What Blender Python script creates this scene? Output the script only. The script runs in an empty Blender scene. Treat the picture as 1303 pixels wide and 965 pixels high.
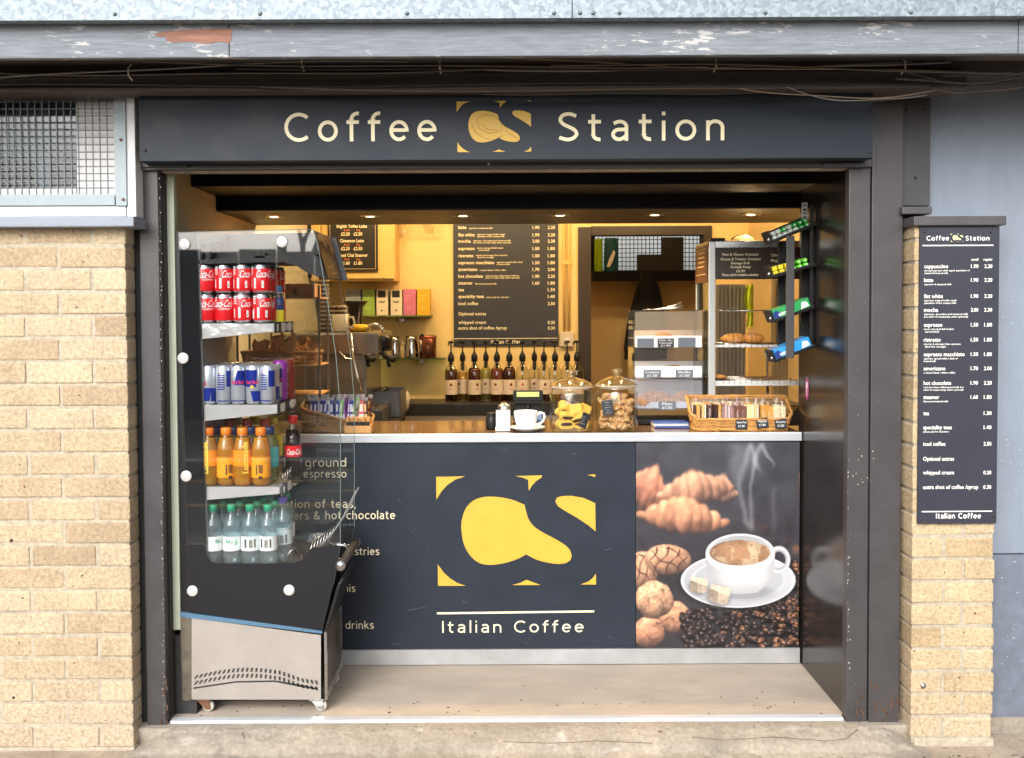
import bpy, bmesh, math, random
import numpy as np
from mathutils import Vector, Matrix, noise as mnoise
random.seed(11)
R = math.radians
SC = bpy.context.scene
COL = SC.collection

# ------------------------------------------------------------------ camera
FPX, CXP, CYP = 1248.0, 643.0, 437.0          # focal length and principal point in photo pixels (1303 x 965)
PITCH, ROLL = R(1.8), R(0.27)
CAM = Vector((0.0, -3.2, 1.42))
_F = Vector((0, math.cos(PITCH), -math.sin(PITCH)))
_U0 = Vector((0, math.sin(PITCH), math.cos(PITCH)))
_R0 = Vector((1, 0, 0))
CR = _R0 * math.cos(ROLL) - _U0 * math.sin(ROLL)
CU = _U0 * math.cos(ROLL) + _R0 * math.sin(ROLL)
cd = bpy.data.cameras.new('camera')
cd.sensor_fit = 'HORIZONTAL'; cd.sensor_width = 36.0
cd.lens = 36.0 * FPX / 1303.0
cd.shift_x = (651.5 - CXP) / 1303.0
cd.shift_y = -(482.5 - CYP) / 1303.0
cd.clip_start = 0.05; cd.clip_end = 2000
cam = bpy.data.objects.new('camera', cd); COL.objects.link(cam)
cam.matrix_world = Matrix(((CR.x, CU.x, -_F.x, CAM.x), (CR.y, CU.y, -_F.y, CAM.y), (CR.z, CU.z, -_F.z, CAM.z), (0, 0, 0, 1)))
SC.camera = cam

# ------------------------------------------------------------------ sky, sun, exposure
SUN_EL, SUN_AZ = R(32), R(198)
w = bpy.data.worlds.new('World'); SC.world = w; w.use_nodes = True
nt = w.node_tree; nt.nodes.clear()
sky = nt.nodes.new('ShaderNodeTexSky'); sky.sky_type = 'NISHITA'; sky.sun_disc = False
sky.sun_elevation = SUN_EL; sky.sun_rotation = SUN_AZ
sky.air_density = 1.0; sky.dust_density = 4.0; sky.ozone_density = 1.0
hsv = nt.nodes.new('ShaderNodeHueSaturation'); hsv.inputs['Saturation'].default_value = 0.30
bg = nt.nodes.new('ShaderNodeBackground'); bg.inputs['Strength'].default_value = 0.15
ow = nt.nodes.new('ShaderNodeOutputWorld')
nt.links.new(sky.outputs[0], hsv.inputs['Color']); nt.links.new(hsv.outputs[0], bg.inputs[0]); nt.links.new(bg.outputs[0], ow.inputs[0])
sl = bpy.data.lights.new('sun', 'SUN'); sl.energy = 1.3; sl.angle = R(35); sl.color = (1.0, 0.98, 0.95)
so = bpy.data.objects.new('sun', sl); COL.objects.link(so)
_sd = Vector((math.sin(SUN_AZ) * math.cos(SUN_EL), math.cos(SUN_AZ) * math.cos(SUN_EL), math.sin(SUN_EL)))
so.rotation_euler = _sd.to_track_quat('Z', 'Y').to_euler()
so.location = (0, -6, 8)
SC.view_settings.view_transform = 'Standard'; SC.view_settings.look = 'None'
SC.view_settings.exposure = 0.80; SC.view_settings.gamma = 1.0; SC.view_settings.use_curve_mapping = False
SC.render.engine = 'CYCLES'
cy = SC.cycles
cy.use_denoising = True; cy.max_bounces = 8; cy.diffuse_bounces = 4; cy.glossy_bounces = 4
cy.transmission_bounces = 6; cy.transparent_max_bounces = 32
cy.caustics_reflective = False; cy.caustics_refractive = False; cy.sample_clamp_indirect = 6.0

# ------------------------------------------------------------------ helpers
def at(px, py, Y):
    d = _F * FPX + CR * (px - CXP) + CU * (CYP - py)
    return CAM + d * ((Y - CAM.y) / d.y)
def PX(px, Y, py=398): return at(px, py, Y).x
def PZ(py, Y, px=643): return at(px, py, Y).z
def C(r, g, b):
    f = lambda c: (c / 255 / 12.92) if c / 255 <= 0.04045 else ((c / 255 + 0.055) / 1.055) ** 2.4
    return (f(r), f(g), f(b))

MATS = {}
def mat(name, col, rough=0.5, metal=0.0, var=0.0, vs=18.0, bump=0.0, bs=150.0, coat=0.0, spec=0.5, emit=None, est=1.0, stretch=None, island=0.0, trans=0.0):
    if name in MATS: return MATS[name]
    m = bpy.data.materials.new(name); m.use_nodes = True
    n = m.node_tree.nodes; l = m.node_tree.links
    b = n['Principled BSDF']
    b.inputs['Base Color'].default_value = (*col, 1); b.inputs['Roughness'].default_value = rough
    b.inputs['Metallic'].default_value = metal; b.inputs['Specular IOR Level'].default_value = spec
    if coat: b.inputs['Coat Weight'].default_value = coat; b.inputs['Coat Roughness'].default_value = 0.05
    if emit: b.inputs['Emission Color'].default_value = (*emit, 1); b.inputs['Emission Strength'].default_value = est
    if trans:
        b.inputs['Transmission Weight'].default_value = trans
    if var or bump or island:
        tc = n.new('ShaderNodeTexCoord'); mp = n.new('ShaderNodeMapping')
        if stretch: mp.inputs['Scale'].default_value = stretch
        l.new(tc.outputs['Object'], mp.inputs[0])
    src = None
    if var:
        nz = n.new('ShaderNodeTexNoise'); nz.inputs['Scale'].default_value = vs; nz.inputs['Detail'].default_value = 6; nz.inputs['Roughness'].default_value = 0.65
        l.new(mp.outputs[0], nz.inputs['Vector'])
        cr = n.new('ShaderNodeValToRGB')
        cr.color_ramp.elements[0].position = 0.3; cr.color_ramp.elements[1].position = 0.7
        cr.color_ramp.elements[0].color = (*[c * (1 - var) for c in col], 1)
        cr.color_ramp.elements[1].color = (*[min(1, c * (1 + var)) for c in col], 1)
        l.new(nz.outputs['Fac'], cr.inputs[0]); src = cr.outputs[0]
        rr = n.new('ShaderNodeMapRange'); rr.inputs['To Min'].default_value = max(0, rough * (1 - .35)); rr.inputs['To Max'].default_value = min(1, rough * 1.35)
        l.new(nz.outputs['Fac'], rr.inputs[0]); l.new(rr.outputs[0], b.inputs['Roughness'])
    if island:
        ge = n.new('ShaderNodeNewGeometry'); hs = n.new('ShaderNodeHueSaturation'); mr = n.new('ShaderNodeMapRange')
        mr.inputs['To Min'].default_value = 1 - island; mr.inputs['To Max'].default_value = 1 + island * .6
        l.new(ge.outputs['Random Per Island'], mr.inputs[0]); l.new(mr.outputs[0], hs.inputs['Value'])
        if src: l.new(src, hs.inputs['Color'])
        else: hs.inputs['Color'].default_value = (*col, 1)
        src = hs.outputs[0]
    if src: l.new(src, b.inputs['Base Color'])
    if bump:
        nb = n.new('ShaderNodeTexNoise'); nb.inputs['Scale'].default_value = bs; nb.inputs['Detail'].default_value = 4
        l.new(mp.outputs[0], nb.inputs['Vector'])
        bp = n.new('ShaderNodeBump'); bp.inputs['Strength'].default_value = bump; bp.inputs['Distance'].default_value = 0.004
        l.new(nb.outputs['Fac'], bp.inputs['Height']); l.new(bp.outputs[0], b.inputs['Normal'])
    MATS[name] = m
    return m

def thin(name, tint=(1, 1, 1), refl=1.0, rough=0.02, diff=0.0, dcol=(.8, .9, .95)):
    """Clear sheet glass or plastic: what is behind shows through, with a Fresnel reflection on top."""
    if name in MATS: return MATS[name]
    m = bpy.data.materials.new(name); m.use_nodes = True
    n = m.node_tree.nodes; l = m.node_tree.links; n.remove(n['Principled BSDF'])
    out = n['Material Output']
    tr = n.new('ShaderNodeBsdfTransparent'); tr.inputs[0].default_value = (*tint, 1)
    base = tr.outputs[0]
    if diff:
        df = n.new('ShaderNodeBsdfDiffuse'); df.inputs[0].default_value = (*dcol, 1)
        tl = n.new('ShaderNodeBsdfTranslucent'); tl.inputs[0].default_value = (*dcol, 1)
        mx0 = n.new('ShaderNodeMixShader'); mx0.inputs[0].default_value = .5
        l.new(df.outputs[0], mx0.inputs[1]); l.new(tl.outputs[0], mx0.inputs[2])
        mx1 = n.new('ShaderNodeMixShader'); mx1.inputs[0].default_value = diff
        l.new(tr.outputs[0], mx1.inputs[1]); l.new(mx0.outputs[0], mx1.inputs[2]); base = mx1.outputs[0]
    gl = n.new('ShaderNodeBsdfGlossy'); gl.inputs['Roughness'].default_value = rough
    lw = n.new('ShaderNodeLayerWeight'); lw.inputs['Blend'].default_value = 0.5
    pw = n.new('ShaderNodeMath'); pw.operation = 'POWER'; pw.inputs[1].default_value = 5
    ma = n.new('ShaderNodeMath'); ma.operation = 'MULTIPLY_ADD'; ma.inputs[1].default_value = .96; ma.inputs[2].default_value = .04
    l.new(lw.outputs['Facing'], pw.inputs[0]); l.new(pw.outputs[0], ma.inputs[0])
    mu = n.new('ShaderNodeMath'); mu.operation = 'MULTIPLY'; mu.inputs[1].default_value = refl; mu.use_clamp = True
    l.new(ma.outputs[0], mu.inputs[0])
    mx = n.new('ShaderNodeMixShader'); l.new(mu.outputs[0], mx.inputs[0]); l.new(base, mx.inputs[1]); l.new(gl.outputs[0], mx.inputs[2])
    l.new(mx.outputs[0], out.inputs[0])
    MATS[name] = m
    return m

TEXTS = {}
def text_mesh(s, space=1.0, bold=0.0, res=2):
    k = (s, space, bold, res)
    if k not in TEXTS:
        cu = bpy.data.curves.new('t', 'FONT'); cu.body = s; cu.space_character = space; cu.offset = bold; cu.resolution_u = res
        o = bpy.data.objects.new('t', cu)
        me = bpy.data.meshes.new_from_object(o)
        vs = np.array([v.co[:] for v in me.vertices]) if len(me.vertices) else np.zeros((1, 3))
        TEXTS[k] = (me, vs[:, 0].min(), vs[:, 0].max())
        bpy.data.objects.remove(o); bpy.data.curves.remove(cu)
    return TEXTS[k]
CAP = 0.682

class MB:
    """Collects shapes in one bmesh; `mi` is the material slot of what is added next."""
    def __init__(s): s.bm = bmesh.new(); s.mi = 0
    def _n(s): return len(s.bm.faces), len(s.bm.verts)
    def _end(s, n, smooth=False):
        s.bm.faces.ensure_lookup_table(); s.bm.verts.ensure_lookup_table()
        for f in s.bm.faces[n[0]:]:
            f.material_index = s.mi; f.smooth = smooth
        return s.bm.verts[n[1]:]
    def box(s, x0, x1, y0, y1, z0, z1, bev=0.0, rot=None):
        n = s._n(); x0, x1 = min(x0, x1), max(x0, x1); y0, y1 = min(y0, y1), max(y0, y1); z0, z1 = min(z0, z1), max(z0, z1)
        tb = bmesh.new(); bmesh.ops.create_cube(tb, size=1)
        for v in tb.verts:
            v.co = Vector(((x0 + x1) / 2 + v.co.x * (x1 - x0), (y0 + y1) / 2 + v.co.y * (y1 - y0), (z0 + z1) / 2 + v.co.z * (z1 - z0)))
        if bev:
            bmesh.ops.bevel(tb, geom=list(tb.edges), offset=min(bev, .45 * min(x1 - x0, y1 - y0, z1 - z0)), segments=2, affect='EDGES', profile=.6)
        if rot is not None:
            c = Vector(((x0 + x1) / 2, (y0 + y1) / 2, (z0 + z1) / 2))
            for v in tb.verts: v.co = c + rot @ (v.co - c)
        me = bpy.data.meshes.new('t'); tb.to_mesh(me); tb.free(); s.bm.from_mesh(me); bpy.data.meshes.remove(me)
        return s._end(n)
    def pbox(s, px0, py0, px1, py1, Y, depth, bev=0.0):
        a = at(px0, py0, Y); b = at(px1, py1, Y); c = at(px0, py1, Y); d = at(px1, py0, Y)
        return s.box((a.x + c.x) / 2, (b.x + d.x) / 2, Y, Y + depth, (c.z + b.z) / 2, (a.z + d.z) / 2, bev)
    def prism(s, pts, y0, y1):
        """pts: (x, z) outline, extruded along Y."""
        n = s._n()
        a = [s.bm.verts.new((p[0], y0, p[1])) for p in pts]; b = [s.bm.verts.new((p[0], y1, p[1])) for p in pts]
        s.bm.faces.new(a); s.bm.faces.new(b[::-1])
        for i in range(len(pts)):
            j = (i + 1) % len(pts); s.bm.faces.new((a[j], a[i], b[i], b[j]))
        return s._end(n)
    def pprism(s, pts, Y, depth):
        return s.prism([(at(x, y, Y).x, at(x, y, Y).z) for x, y in pts], Y, Y + depth)
    def poly(s, pts):
        n = s._n(); s.bm.faces.new([s.bm.verts.new(p) for p in pts]); return s._end(n)
    def tube(s, pts, r, seg=8, caps=True, smooth=True, closed=False):
        n = s._n(); pts = [Vector(p) for p in pts]; k = len(pts)
        rs = r if isinstance(r, (list, tuple)) else [r] * k
        rings = []; up = None
        for i, p in enumerate(pts):
            t = (pts[(i + 1) % k] - pts[i - 1]) if closed else (pts[min(i + 1, k - 1)] - pts[max(i - 1, 0)])
            t.normalize()
            if up is None: up = Vector((0, 0, 1)) if abs(t.z) < .9 else Vector((1, 0, 0))
            a = up - t * up.dot(t)
            if a.length < 1e-5: a = t.orthogonal()
            a.normalize(); b = t.cross(a); up = a
            rings.append([s.bm.verts.new(p + (a * math.cos(q) + b * math.sin(q)) * rs[i]) for q in [2 * math.pi * j / seg for j in range(seg)]])
        for i in range(k if closed else k - 1):
            A, B = rings[i], rings[(i + 1) % k]
            for j in range(seg):
                s.bm.faces.new((A[j], A[(j + 1) % seg], B[(j + 1) % seg], B[j]))
        if caps and not closed:
            s.bm.faces.new(rings[0][::-1]); s.bm.faces.new(rings[-1])
        return s._end(n, smooth)
    def cyl(s, p0, p1, r, r1=None, seg=16):
        return s.tube([p0, p1], [r, r if r1 is None else r1], seg)
    def lathe(s, c, prof, seg=24, smooth=True, axis='Z'):
        n = s._n(); c = Vector(c); rings = []
        def P(r, h, q):
            a, b = r * math.cos(q), r * math.sin(q)
            return c + (Vector((a, b, h)) if axis == 'Z' else Vector((a, h, b)) if axis == 'Y' else Vector((h, a, b)))
        for r, h in prof:
            if r < 1e-6: rings.append([s.bm.verts.new(P(0, h, 0))])
            else: rings.append([s.bm.verts.new(P(r, h, 2 * math.pi * j / seg)) for j in range(seg)])
        for A, B in zip(rings, rings[1:]):
            if len(A) == 1 and len(B) == 1: continue
            for j in range(seg):
                k = (j + 1) % seg
                if len(A) == 1: s.bm.faces.new((A[0], B[k], B[j]))
                elif len(B) == 1: s.bm.faces.new((A[j], A[k], B[0]))
                else: s.bm.faces.new((A[j], A[k], B[k], B[j]))
        return s._end(n, smooth)
    def ball(s, c, r, sub=2, jit=0.0, seed=0, freq=2.0):
        n = s._n(); r = (r, r, r) if not isinstance(r, (tuple, list)) else r
        g = bmesh.ops.create_icosphere(s.bm, subdivisions=sub, radius=1)
        for v in g['verts']:
            d = 1 + (jit * mnoise.noise(v.co * freq + Vector((seed * 7.3, seed * 3.1, seed))) if jit else 0)
            v.co = Vector((c[0] + v.co.x * r[0] * d, c[1] + v.co.y * r[1] * d, c[2] + v.co.z * r[2] * d))
        return s._end(n, True)
    def grid(s, f, nu, nv, smooth=True):
        n = s._n()
        V = [[s.bm.verts.new(f(i / nu, j / nv)) for j in range(nv + 1)] for i in range(nu + 1)]
        for i in range(nu):
            for j in range(nv): s.bm.faces.new((V[i][j], V[i + 1][j], V[i + 1][j + 1], V[i][j + 1]))
        return s._end(n, smooth)
    def text(s, t, x0, x1, zb, cap, Y, space=1.0, bold=0.0, fn=None, res=2, align='L', shear=0.0):
        """Text standing in the XZ plane at Y; x1=None keeps the natural width for that cap height."""
        me, a, b = text_mesh(t, space, bold, res)
        n = s._n(); s.bm.from_mesh(me); vs = s._end(n)
        sz = cap / CAP; sx = sz if x1 is None else (x1 - x0) / max(b - a, 1e-6)
        off = 0 if align == 'L' else -(b - a) * sx * (1 if align == 'R' else .5)
        for v in vs:
            x, y = v.co.x, v.co.y
            p = (x0 + off + (x - a) * sx + shear * y * sz, zb + y * sz)
            v.co = fn(*p) if fn else Vector((p[0], Y, p[1]))
        return vs
    def ptext(s, t, px0, px1, pbase, pcap, Y, **k):
        a = at(px0, pbase, Y); x1 = None if px1 is None else at(px1, pbase, Y).x
        cap = abs(at(px0, pcap, Y).z - a.z)
        return s.text(t, a.x, x1, a.z, cap, Y, **k)

# a monoline humanist letter set (units of the cap height) for the large lettering
def _arc(cx, cy, rx, ry, a0, a1, n=18): return [(cx + rx * math.cos(R(a0 + (a1 - a0) * i / n)), cy + ry * math.sin(R(a0 + (a1 - a0) * i / n))) for i in range(n + 1)]
def _spl(P, n=6):
    out = []
    for i in range(len(P) - 1):
        p0, p1, p2, p3 = P[max(i - 1, 0)], P[i], P[i + 1], P[min(i + 2, len(P) - 1)]
        for k in range(n):
            t = k / n; out.append(tuple(.5 * (2 * b + (c - a) * t + (2 * a - 5 * b + 4 * c - d) * t * t + (3 * b - a - 3 * c + d) * t ** 3) for a, b, c, d in zip(p0, p1, p2, p3)))
    return out + [P[-1]]
_S = _spl([(.55, .87), (.36, .945), (.17, .90), (.09, .745), (.17, .60), (.33, .50), (.50, .385), (.56, .24), (.46, .10), (.28, .055), (.06, .125)])
_ell = lambda cx, rx: _arc(cx, .365, rx, .305, 0, 360, 28)
_arch = lambda x0, w: [(x0, .42)] + _arc(x0 + w / 2, .45, w / 2, .22, 172, 0) + [(x0 + w, 0)]
GLY = {'C': (.80, [_arc(.47, .5, .39, .445, 48, 312, 30)]), 'S': (.64, [_S]), 'I': (.17, [[(.085, 0), (.085, 1)]]), 'o': (.64, [_ell(.32, .25)]), 'l': (.17, [[(.085, 0), (.085, 1.05)]]),
       'f': (.42, [[(.17, 0), (.17, .76)] + _arc(.36, .76, .19, .215, 180, 78), [(.02, .67), (.40, .67)]]),
       'e': (.62, [[(.12, .385), (.50, .385)], [(.555, .33)] + _arc(.315, .365, .24, .305, 4, 318, 28)]),
       't': (.42, [[(.17, .93), (.17, .22)] + _arc(.34, .22, .17, .165, 180, 282), [(.02, .67), (.39, .67)]]),
       'a': (.57, [[(.10, .61)] + _arc(.28, .49, .19, .185, 128, 0) + [(.47, 0)], [(.47, .40), (.30, .395)] + _arc(.26, .225, .175, .17, 90, 285) + [(.38, .10), (.47, .19)]]),
       'i': (.17, [[(.085, 0), (.085, .70)], [(.085, .88), (.085, 1.01)]]), 'n': (.60, [[(.085, 0), (.085, .70)], _arch(.085, .42)]),
       'm': (.94, [[(.085, 0), (.085, .70)], _arch(.085, .37), _arch(.455, .37)]), 'h': (.60, [[(.085, 0), (.085, 1.05)], _arch(.085, .42)]),
       'u': (.60, [[(.505, 0), (.505, .70)], [(.085, .70), (.085, .26)] + _arc(.295, .26, .21, .20, 180, 352)]),
       'r': (.42, [[(.085, 0), (.085, .70)], [(.085, .42)] + _arc(.31, .42, .225, .245, 172, 72)]),
       's': (.48, [[(x * .76 + .02, y * .715) for x, y in _S]]), 'c': (.54, [_arc(.34, .365, .27, .305, 50, 310, 24)]),
       'p': (.64, [[(.085, -.27), (.085, .70)], _ell(.33, .24)]), 'd': (.64, [[(.55, 0), (.55, 1.05)], _ell(.31, .24)]),
       'g': (.64, [[(.55, .70), (.55, -.06)] + _arc(.33, -.06, .22, .18, 0, -125), _ell(.31, .24)]),
       'y': (.56, [[(.03, .70), (.29, .04)], [(.54, .70), (.25, -.08), (.17, -.19), (.03, -.21)]]), 'k': (.56, [[(.085, 0), (.085, 1.05)], [(.49, .70), (.11, .36)], [(.22, .45), (.53, 0)]]),
       '&': (.76, [_spl([(.70, 0), (.40, .34), (.17, .68), (.19, .87), (.32, .95), (.45, .86), (.40, .68), (.15, .45), (.07, .24), (.18, .08), (.38, .06), (.56, .22), (.64, .45)])]),
       ',': (.2, [[(.12, .10), (.06, -.14)]]), ' ': (.34, [])}
def strokes(mb, s, x0, x1, zb, cap, Y, wd=.14, gap=.10):
    """Letters drawn as strokes of even width, fitted between x0 and x1."""
    tot = sum(GLY[c][0] for c in s) + gap * (len(s) - 1); sx = (x1 - x0) / tot; n = mb._n(); pen = 0
    for c in s:
        adv, paths = GLY[c]
        for ip, P in enumerate(paths):
            Q = [Vector(((pen + x) * sx, 0, y * cap)) for x, y in P]; k = len(Q); L_, R_ = [], []; h = wd * cap / 2
            closed = (Q[0] - Q[-1]).length < 1e-6
            for i in range(k):
                a = Q[i - 1] if i else (Q[-2] if closed else None); b = Q[i + 1] if i < k - 1 else (Q[1] if closed else None)
                ds = [((Q[i] - a).normalized() if a is not None else None), ((b - Q[i]).normalized() if b is not None else None)]
                ds = [d for d in ds if d is not None]; t = sum(ds, Vector()).normalized() if len(ds) > 1 else ds[0]
                nn = Vector((-t.z, 0, t.x)); m_ = h / max(.5, nn.dot(Vector((-ds[0].z, 0, ds[0].x))))
                o = Vector((x0, Y - .0005 * ip, zb)); L_.append(mb.bm.verts.new(o + Q[i] + nn * m_)); R_.append(mb.bm.verts.new(o + Q[i] - nn * m_))
            for i in range(k - 1): mb.bm.faces.new((L_[i], R_[i], R_[i + 1], L_[i + 1]))
        pen += adv + gap
    return mb._end(n)
def pstrokes(mb, s, px0, px1, pbase, pcap, Y, **k):
    a = at(px0, pbase, Y); return strokes(mb, s, a.x, at(px1, pbase, Y).x, a.z, abs(at(px0, pcap, Y).z - a.z), Y, **k)

ORG = {}
def finish(bm, sharp=0.75):
    bmesh.ops.recalc_face_normals(bm, faces=list(bm.faces)) if False else None
    for e in bm.edges:
        if len(e.link_faces) == 2 and e.link_faces[0].smooth and e.calc_face_angle(0) > sharp: e.smooth = False
def obj(name, mb, mats, parent=None):
    bm = mb.bm; finish(bm)
    o0 = ORG.get(parent.name, Vector()) if parent else Vector()
    if o0.length: bmesh.ops.translate(bm, verts=list(bm.verts), vec=-o0)
    me = bpy.data.meshes.new(name); bm.to_mesh(me); bm.free()
    for m in (mats if isinstance(mats, (list, tuple)) else [mats]): me.materials.append(m)
    o = bpy.data.objects.new(name, me); COL.objects.link(o)
    if parent: o.parent = parent
    ORG[o.name] = o0
    return o
def tag(o, label=None, cat=None, group=None, kind=None):
    if label: o['label'] = label
    if cat: o['category'] = cat
    if group: o['group'] = group
    if kind: o['kind'] = kind
    return o
def thing(name, label, cat, loc=(0, 0, 0), group=None):
    o = bpy.data.objects.new(name, None); COL.objects.link(o); o.empty_display_size = .05
    o.location = loc; ORG[o.name] = Vector(loc)
    return tag(o, label, cat, group)
def solo(name, mb, mats, label, cat, group=None):
    return tag(obj(name, mb, mats), label, cat, group)
def struct(name, mb, mats): return tag(obj(name, mb, mats), kind='structure')
def kids(o): return [c for c in bpy.data.objects if c.parent is o]
def dup(root, loc, rotz=0.0, label=None, group=None, _ch=None):
    """A copy of a thing with its parts and sub-parts."""
    r = root.copy(); COL.objects.link(r); r.location = loc; r.rotation_euler = (0, 0, rotz)
    if label: r['label'] = label
    if group: r['group'] = group
    for ch in root.children:
        c = ch.copy(); COL.objects.link(c); c.parent = r
        for g in ch.children:
            d = g.copy(); COL.objects.link(d); d.parent = c
    return r
ORD = ['leftmost', 'second from the left', 'third from the left', 'fourth from the left', 'fifth from the left', 'sixth from the left', 'seventh from the left', 'eighth from the left', 'ninth from the left', 'tenth from the left', 'eleventh from the left', 'twelfth from the left']
# ================================================================== materials of the setting
def brick_mat(name, c1, c2, c3):
    m = bpy.data.materials.new(name); m.use_nodes = True
    n = m.node_tree.nodes; l = m.node_tree.links; b = n['Principled BSDF']
    ge = n.new('ShaderNodeNewGeometry'); cr = n.new('ShaderNodeValToRGB')
    e = cr.color_ramp.elements; e[0].color = (*c1, 1); e[1].color = (*c2, 1); e[0].position = 0; e[1].position = 1
    x = e.new(.5); x.color = (*c3, 1); x = e.new(.08); x.color = (*[q * .93 for q in c1], 1); x = e.new(.16); x.color = (*c1, 1)
    l.new(ge.outputs['Random Per Island'], cr.inputs[0])
    tc = n.new('ShaderNodeTexCoord')
    n1 = n.new('ShaderNodeTexNoise'); n1.inputs['Scale'].default_value = 80; n1.inputs['Detail'].default_value = 6; n1.inputs['Roughness'].default_value = .75
    n2 = n.new('ShaderNodeTexNoise'); n2.inputs['Scale'].default_value = 7; n2.inputs['Detail'].default_value = 4
    for q in (n1, n2): l.new(tc.outputs['Object'], q.inputs['Vector'])
    r1 = n.new('ShaderNodeMapRange'); r1.inputs['From Min'].default_value = .3; r1.inputs['From Max'].default_value = .7; r1.inputs['To Min'].default_value = .62; r1.inputs['To Max'].default_value = 1.30
    r2 = n.new('ShaderNodeMapRange'); r2.inputs['From Min'].default_value = .3; r2.inputs['From Max'].default_value = .7; r2.inputs['To Min'].default_value = .86; r2.inputs['To Max'].default_value = 1.1
    l.new(n1.outputs[0], r1.inputs[0]); l.new(n2.outputs[0], r2.inputs[0])
    mm = n.new('ShaderNodeMath'); mm.operation = 'MULTIPLY'; l.new(r1.outputs[0], mm.inputs[0]); l.new(r2.outputs[0], mm.inputs[1])
    hs = n.new('ShaderNodeHueSaturation'); l.new(cr.outputs[0], hs.inputs['Color']); l.new(mm.outputs[0], hs.inputs['Value'])
    # small dark pits
    n3 = n.new('ShaderNodeTexNoise'); n3.inputs['Scale'].default_value = 60; n3.inputs['Detail'].default_value = 1; l.new(tc.outputs['Object'], n3.inputs['Vector'])
    r3 = n.new('ShaderNodeMapRange'); r3.inputs['From Min'].default_value = .735; r3.inputs['From Max'].default_value = .77; l.new(n3.outputs[0], r3.inputs[0])
    mx = n.new('ShaderNodeMix'); mx.data_type = 'RGBA'; mx.inputs['B'].default_value = (.12, .07, .035, 1)
    l.new(r3.outputs[0], mx.inputs['Factor']); l.new(hs.outputs[0], mx.inputs['A'])
    # pale efflorescence near the pavement
    sp = n.new('ShaderNodeSeparateXYZ'); l.new(tc.outputs['Object'], sp.inputs[0])
    rz = n.new('ShaderNodeMapRange'); rz.inputs['From Min'].default_value = .28; rz.inputs['From Max'].default_value = .02; l.new(sp.outputs['Z'], rz.inputs[0])
    r4 = n.new('ShaderNodeMapRange'); r4.inputs['From Min'].default_value = .42; r4.inputs['From Max'].default_value = .62; l.new(n1.outputs[0], r4.inputs[0])
    m4 = n.new('ShaderNodeMath'); m4.operation = 'MULTIPLY'; l.new(rz.outputs[0], m4.inputs[0]); l.new(r4.outputs[0], m4.inputs[1])
    m5 = n.new('ShaderNodeMath'); m5.operation = 'MULTIPLY'; m5.inputs[1].default_value = .7; l.new(m4.outputs[0], m5.inputs[0])
    mx2 = n.new('ShaderNodeMix'); mx2.data_type = 'RGBA'; mx2.inputs['B'].default_value = (.62, .52, .42, 1)
    l.new(m5.outputs[0], mx2.inputs['Factor']); l.new(mx.outputs['Result'], mx2.inputs['A'])
    l.new(mx2.outputs['Result'], b.inputs['Base Color']); b.inputs['Roughness'].default_value = .95; b.inputs['Specular IOR Level'].default_value = .2
    bp = n.new('ShaderNodeBump'); bp.inputs['Strength'].default_value = 1.0; bp.inputs['Distance'].default_value = .005
    l.new(n1.outputs[0], bp.inputs['Height']); l.new(bp.outputs[0], b.inputs['Normal'])
    return m
BRK = brick_mat('buff_brick', (.48, .37, .245), (.58, .47, .325), (.535, .425, .285))
BRKP = brick_mat('buff_brick_smooth', (.52, .39, .235), (.60, .475, .31), (.56, .43, .27))
MORT = mat('mortar', (.45, .395, .305), .95, var=.25, vs=40, bump=.8, bs=220)
DKGREY = mat('frame_paint', C(67, 65, 67), .42, var=.14, vs=9, bump=.12, bs=60)
DKGREY2 = mat('plate_paint', C(66, 65, 68), .5, var=.18, vs=14, bump=.15, bs=80)
FLAKE = mat('bare_flake', C(196, 190, 180), .8)
SLATE = mat('sign_slate', C(34, 42, 53), .5, spec=.3, var=.12, vs=6, bump=.06, bs=300)
SLATE2 = mat('counter_slate', C(38, 45, 56), .45, spec=.3, var=.1, vs=5, bump=.05, bs=300)
BOARD = mat('menu_board', C(54, 56, 66), .45, spec=.3, var=.05, vs=6)
CREAM = mat('cream_letter', C(244, 232, 196), .5)
WHITEL = mat('white_letter', C(240, 238, 232), .5)
YEL = mat('logo_yellow', C(206, 166, 62), .45, var=.06, vs=12)
BLACK = mat('black_paint', (.006, .006, .007), .5, spec=.25, var=.2, vs=10)
BLACKG = mat('black_gloss', (.020, .017, .016), .2, var=.3, vs=7)
BLUEW = mat('blue_render', C(128, 138, 152), .6, var=.09, vs=5, bump=.25, bs=40, stretch=(2.5, 1, .7))
WALLY = mat('cream_wall', C(232, 205, 145), .75, var=.05, vs=5, bump=.08, bs=90)
WALLG = mat('pale_wall', C(196, 188, 160), .7, var=.06, vs=6, bump=.08, bs=90)
WALLB = mat('beige_wall', C(204, 178, 128), .8, var=.06, vs=5)
CEIL = mat('ceiling_paint', C(200, 180, 140), .8, var=.05, vs=5)
ALU = mat('white_metal', C(216, 220, 226), .35, metal=.3, var=.05, vs=30)
STEEL = mat('brushed_steel', C(190, 190, 190), .28, metal=1, var=.08, vs=30)
MIRROR = mat('polished_steel', C(176, 172, 168), .1, metal=1, var=.08, vs=12, bump=.05, bs=7)
CHROME = mat('chrome', C(220, 220, 222), .07, metal=1)
BLKPL = mat('black_plastic', (.010, .010, .011), .45, spec=.3, var=.1, vs=40)
BLKRUB = mat('black_rubber', (.02, .02, .02), .7)
WHITEPL = mat('white_plastic', C(228, 228, 224), .4)
WHITEM = mat('white_paint', C(226, 228, 230), .5, var=.06, vs=10, bump=.1, bs=60)
LINO = mat('counter_top', C(120, 92, 62), .18, var=.08, vs=12, coat=.4)
LIP = mat('counter_edge', C(196, 200, 206), .35, metal=.25, var=.05, vs=14)
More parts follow.
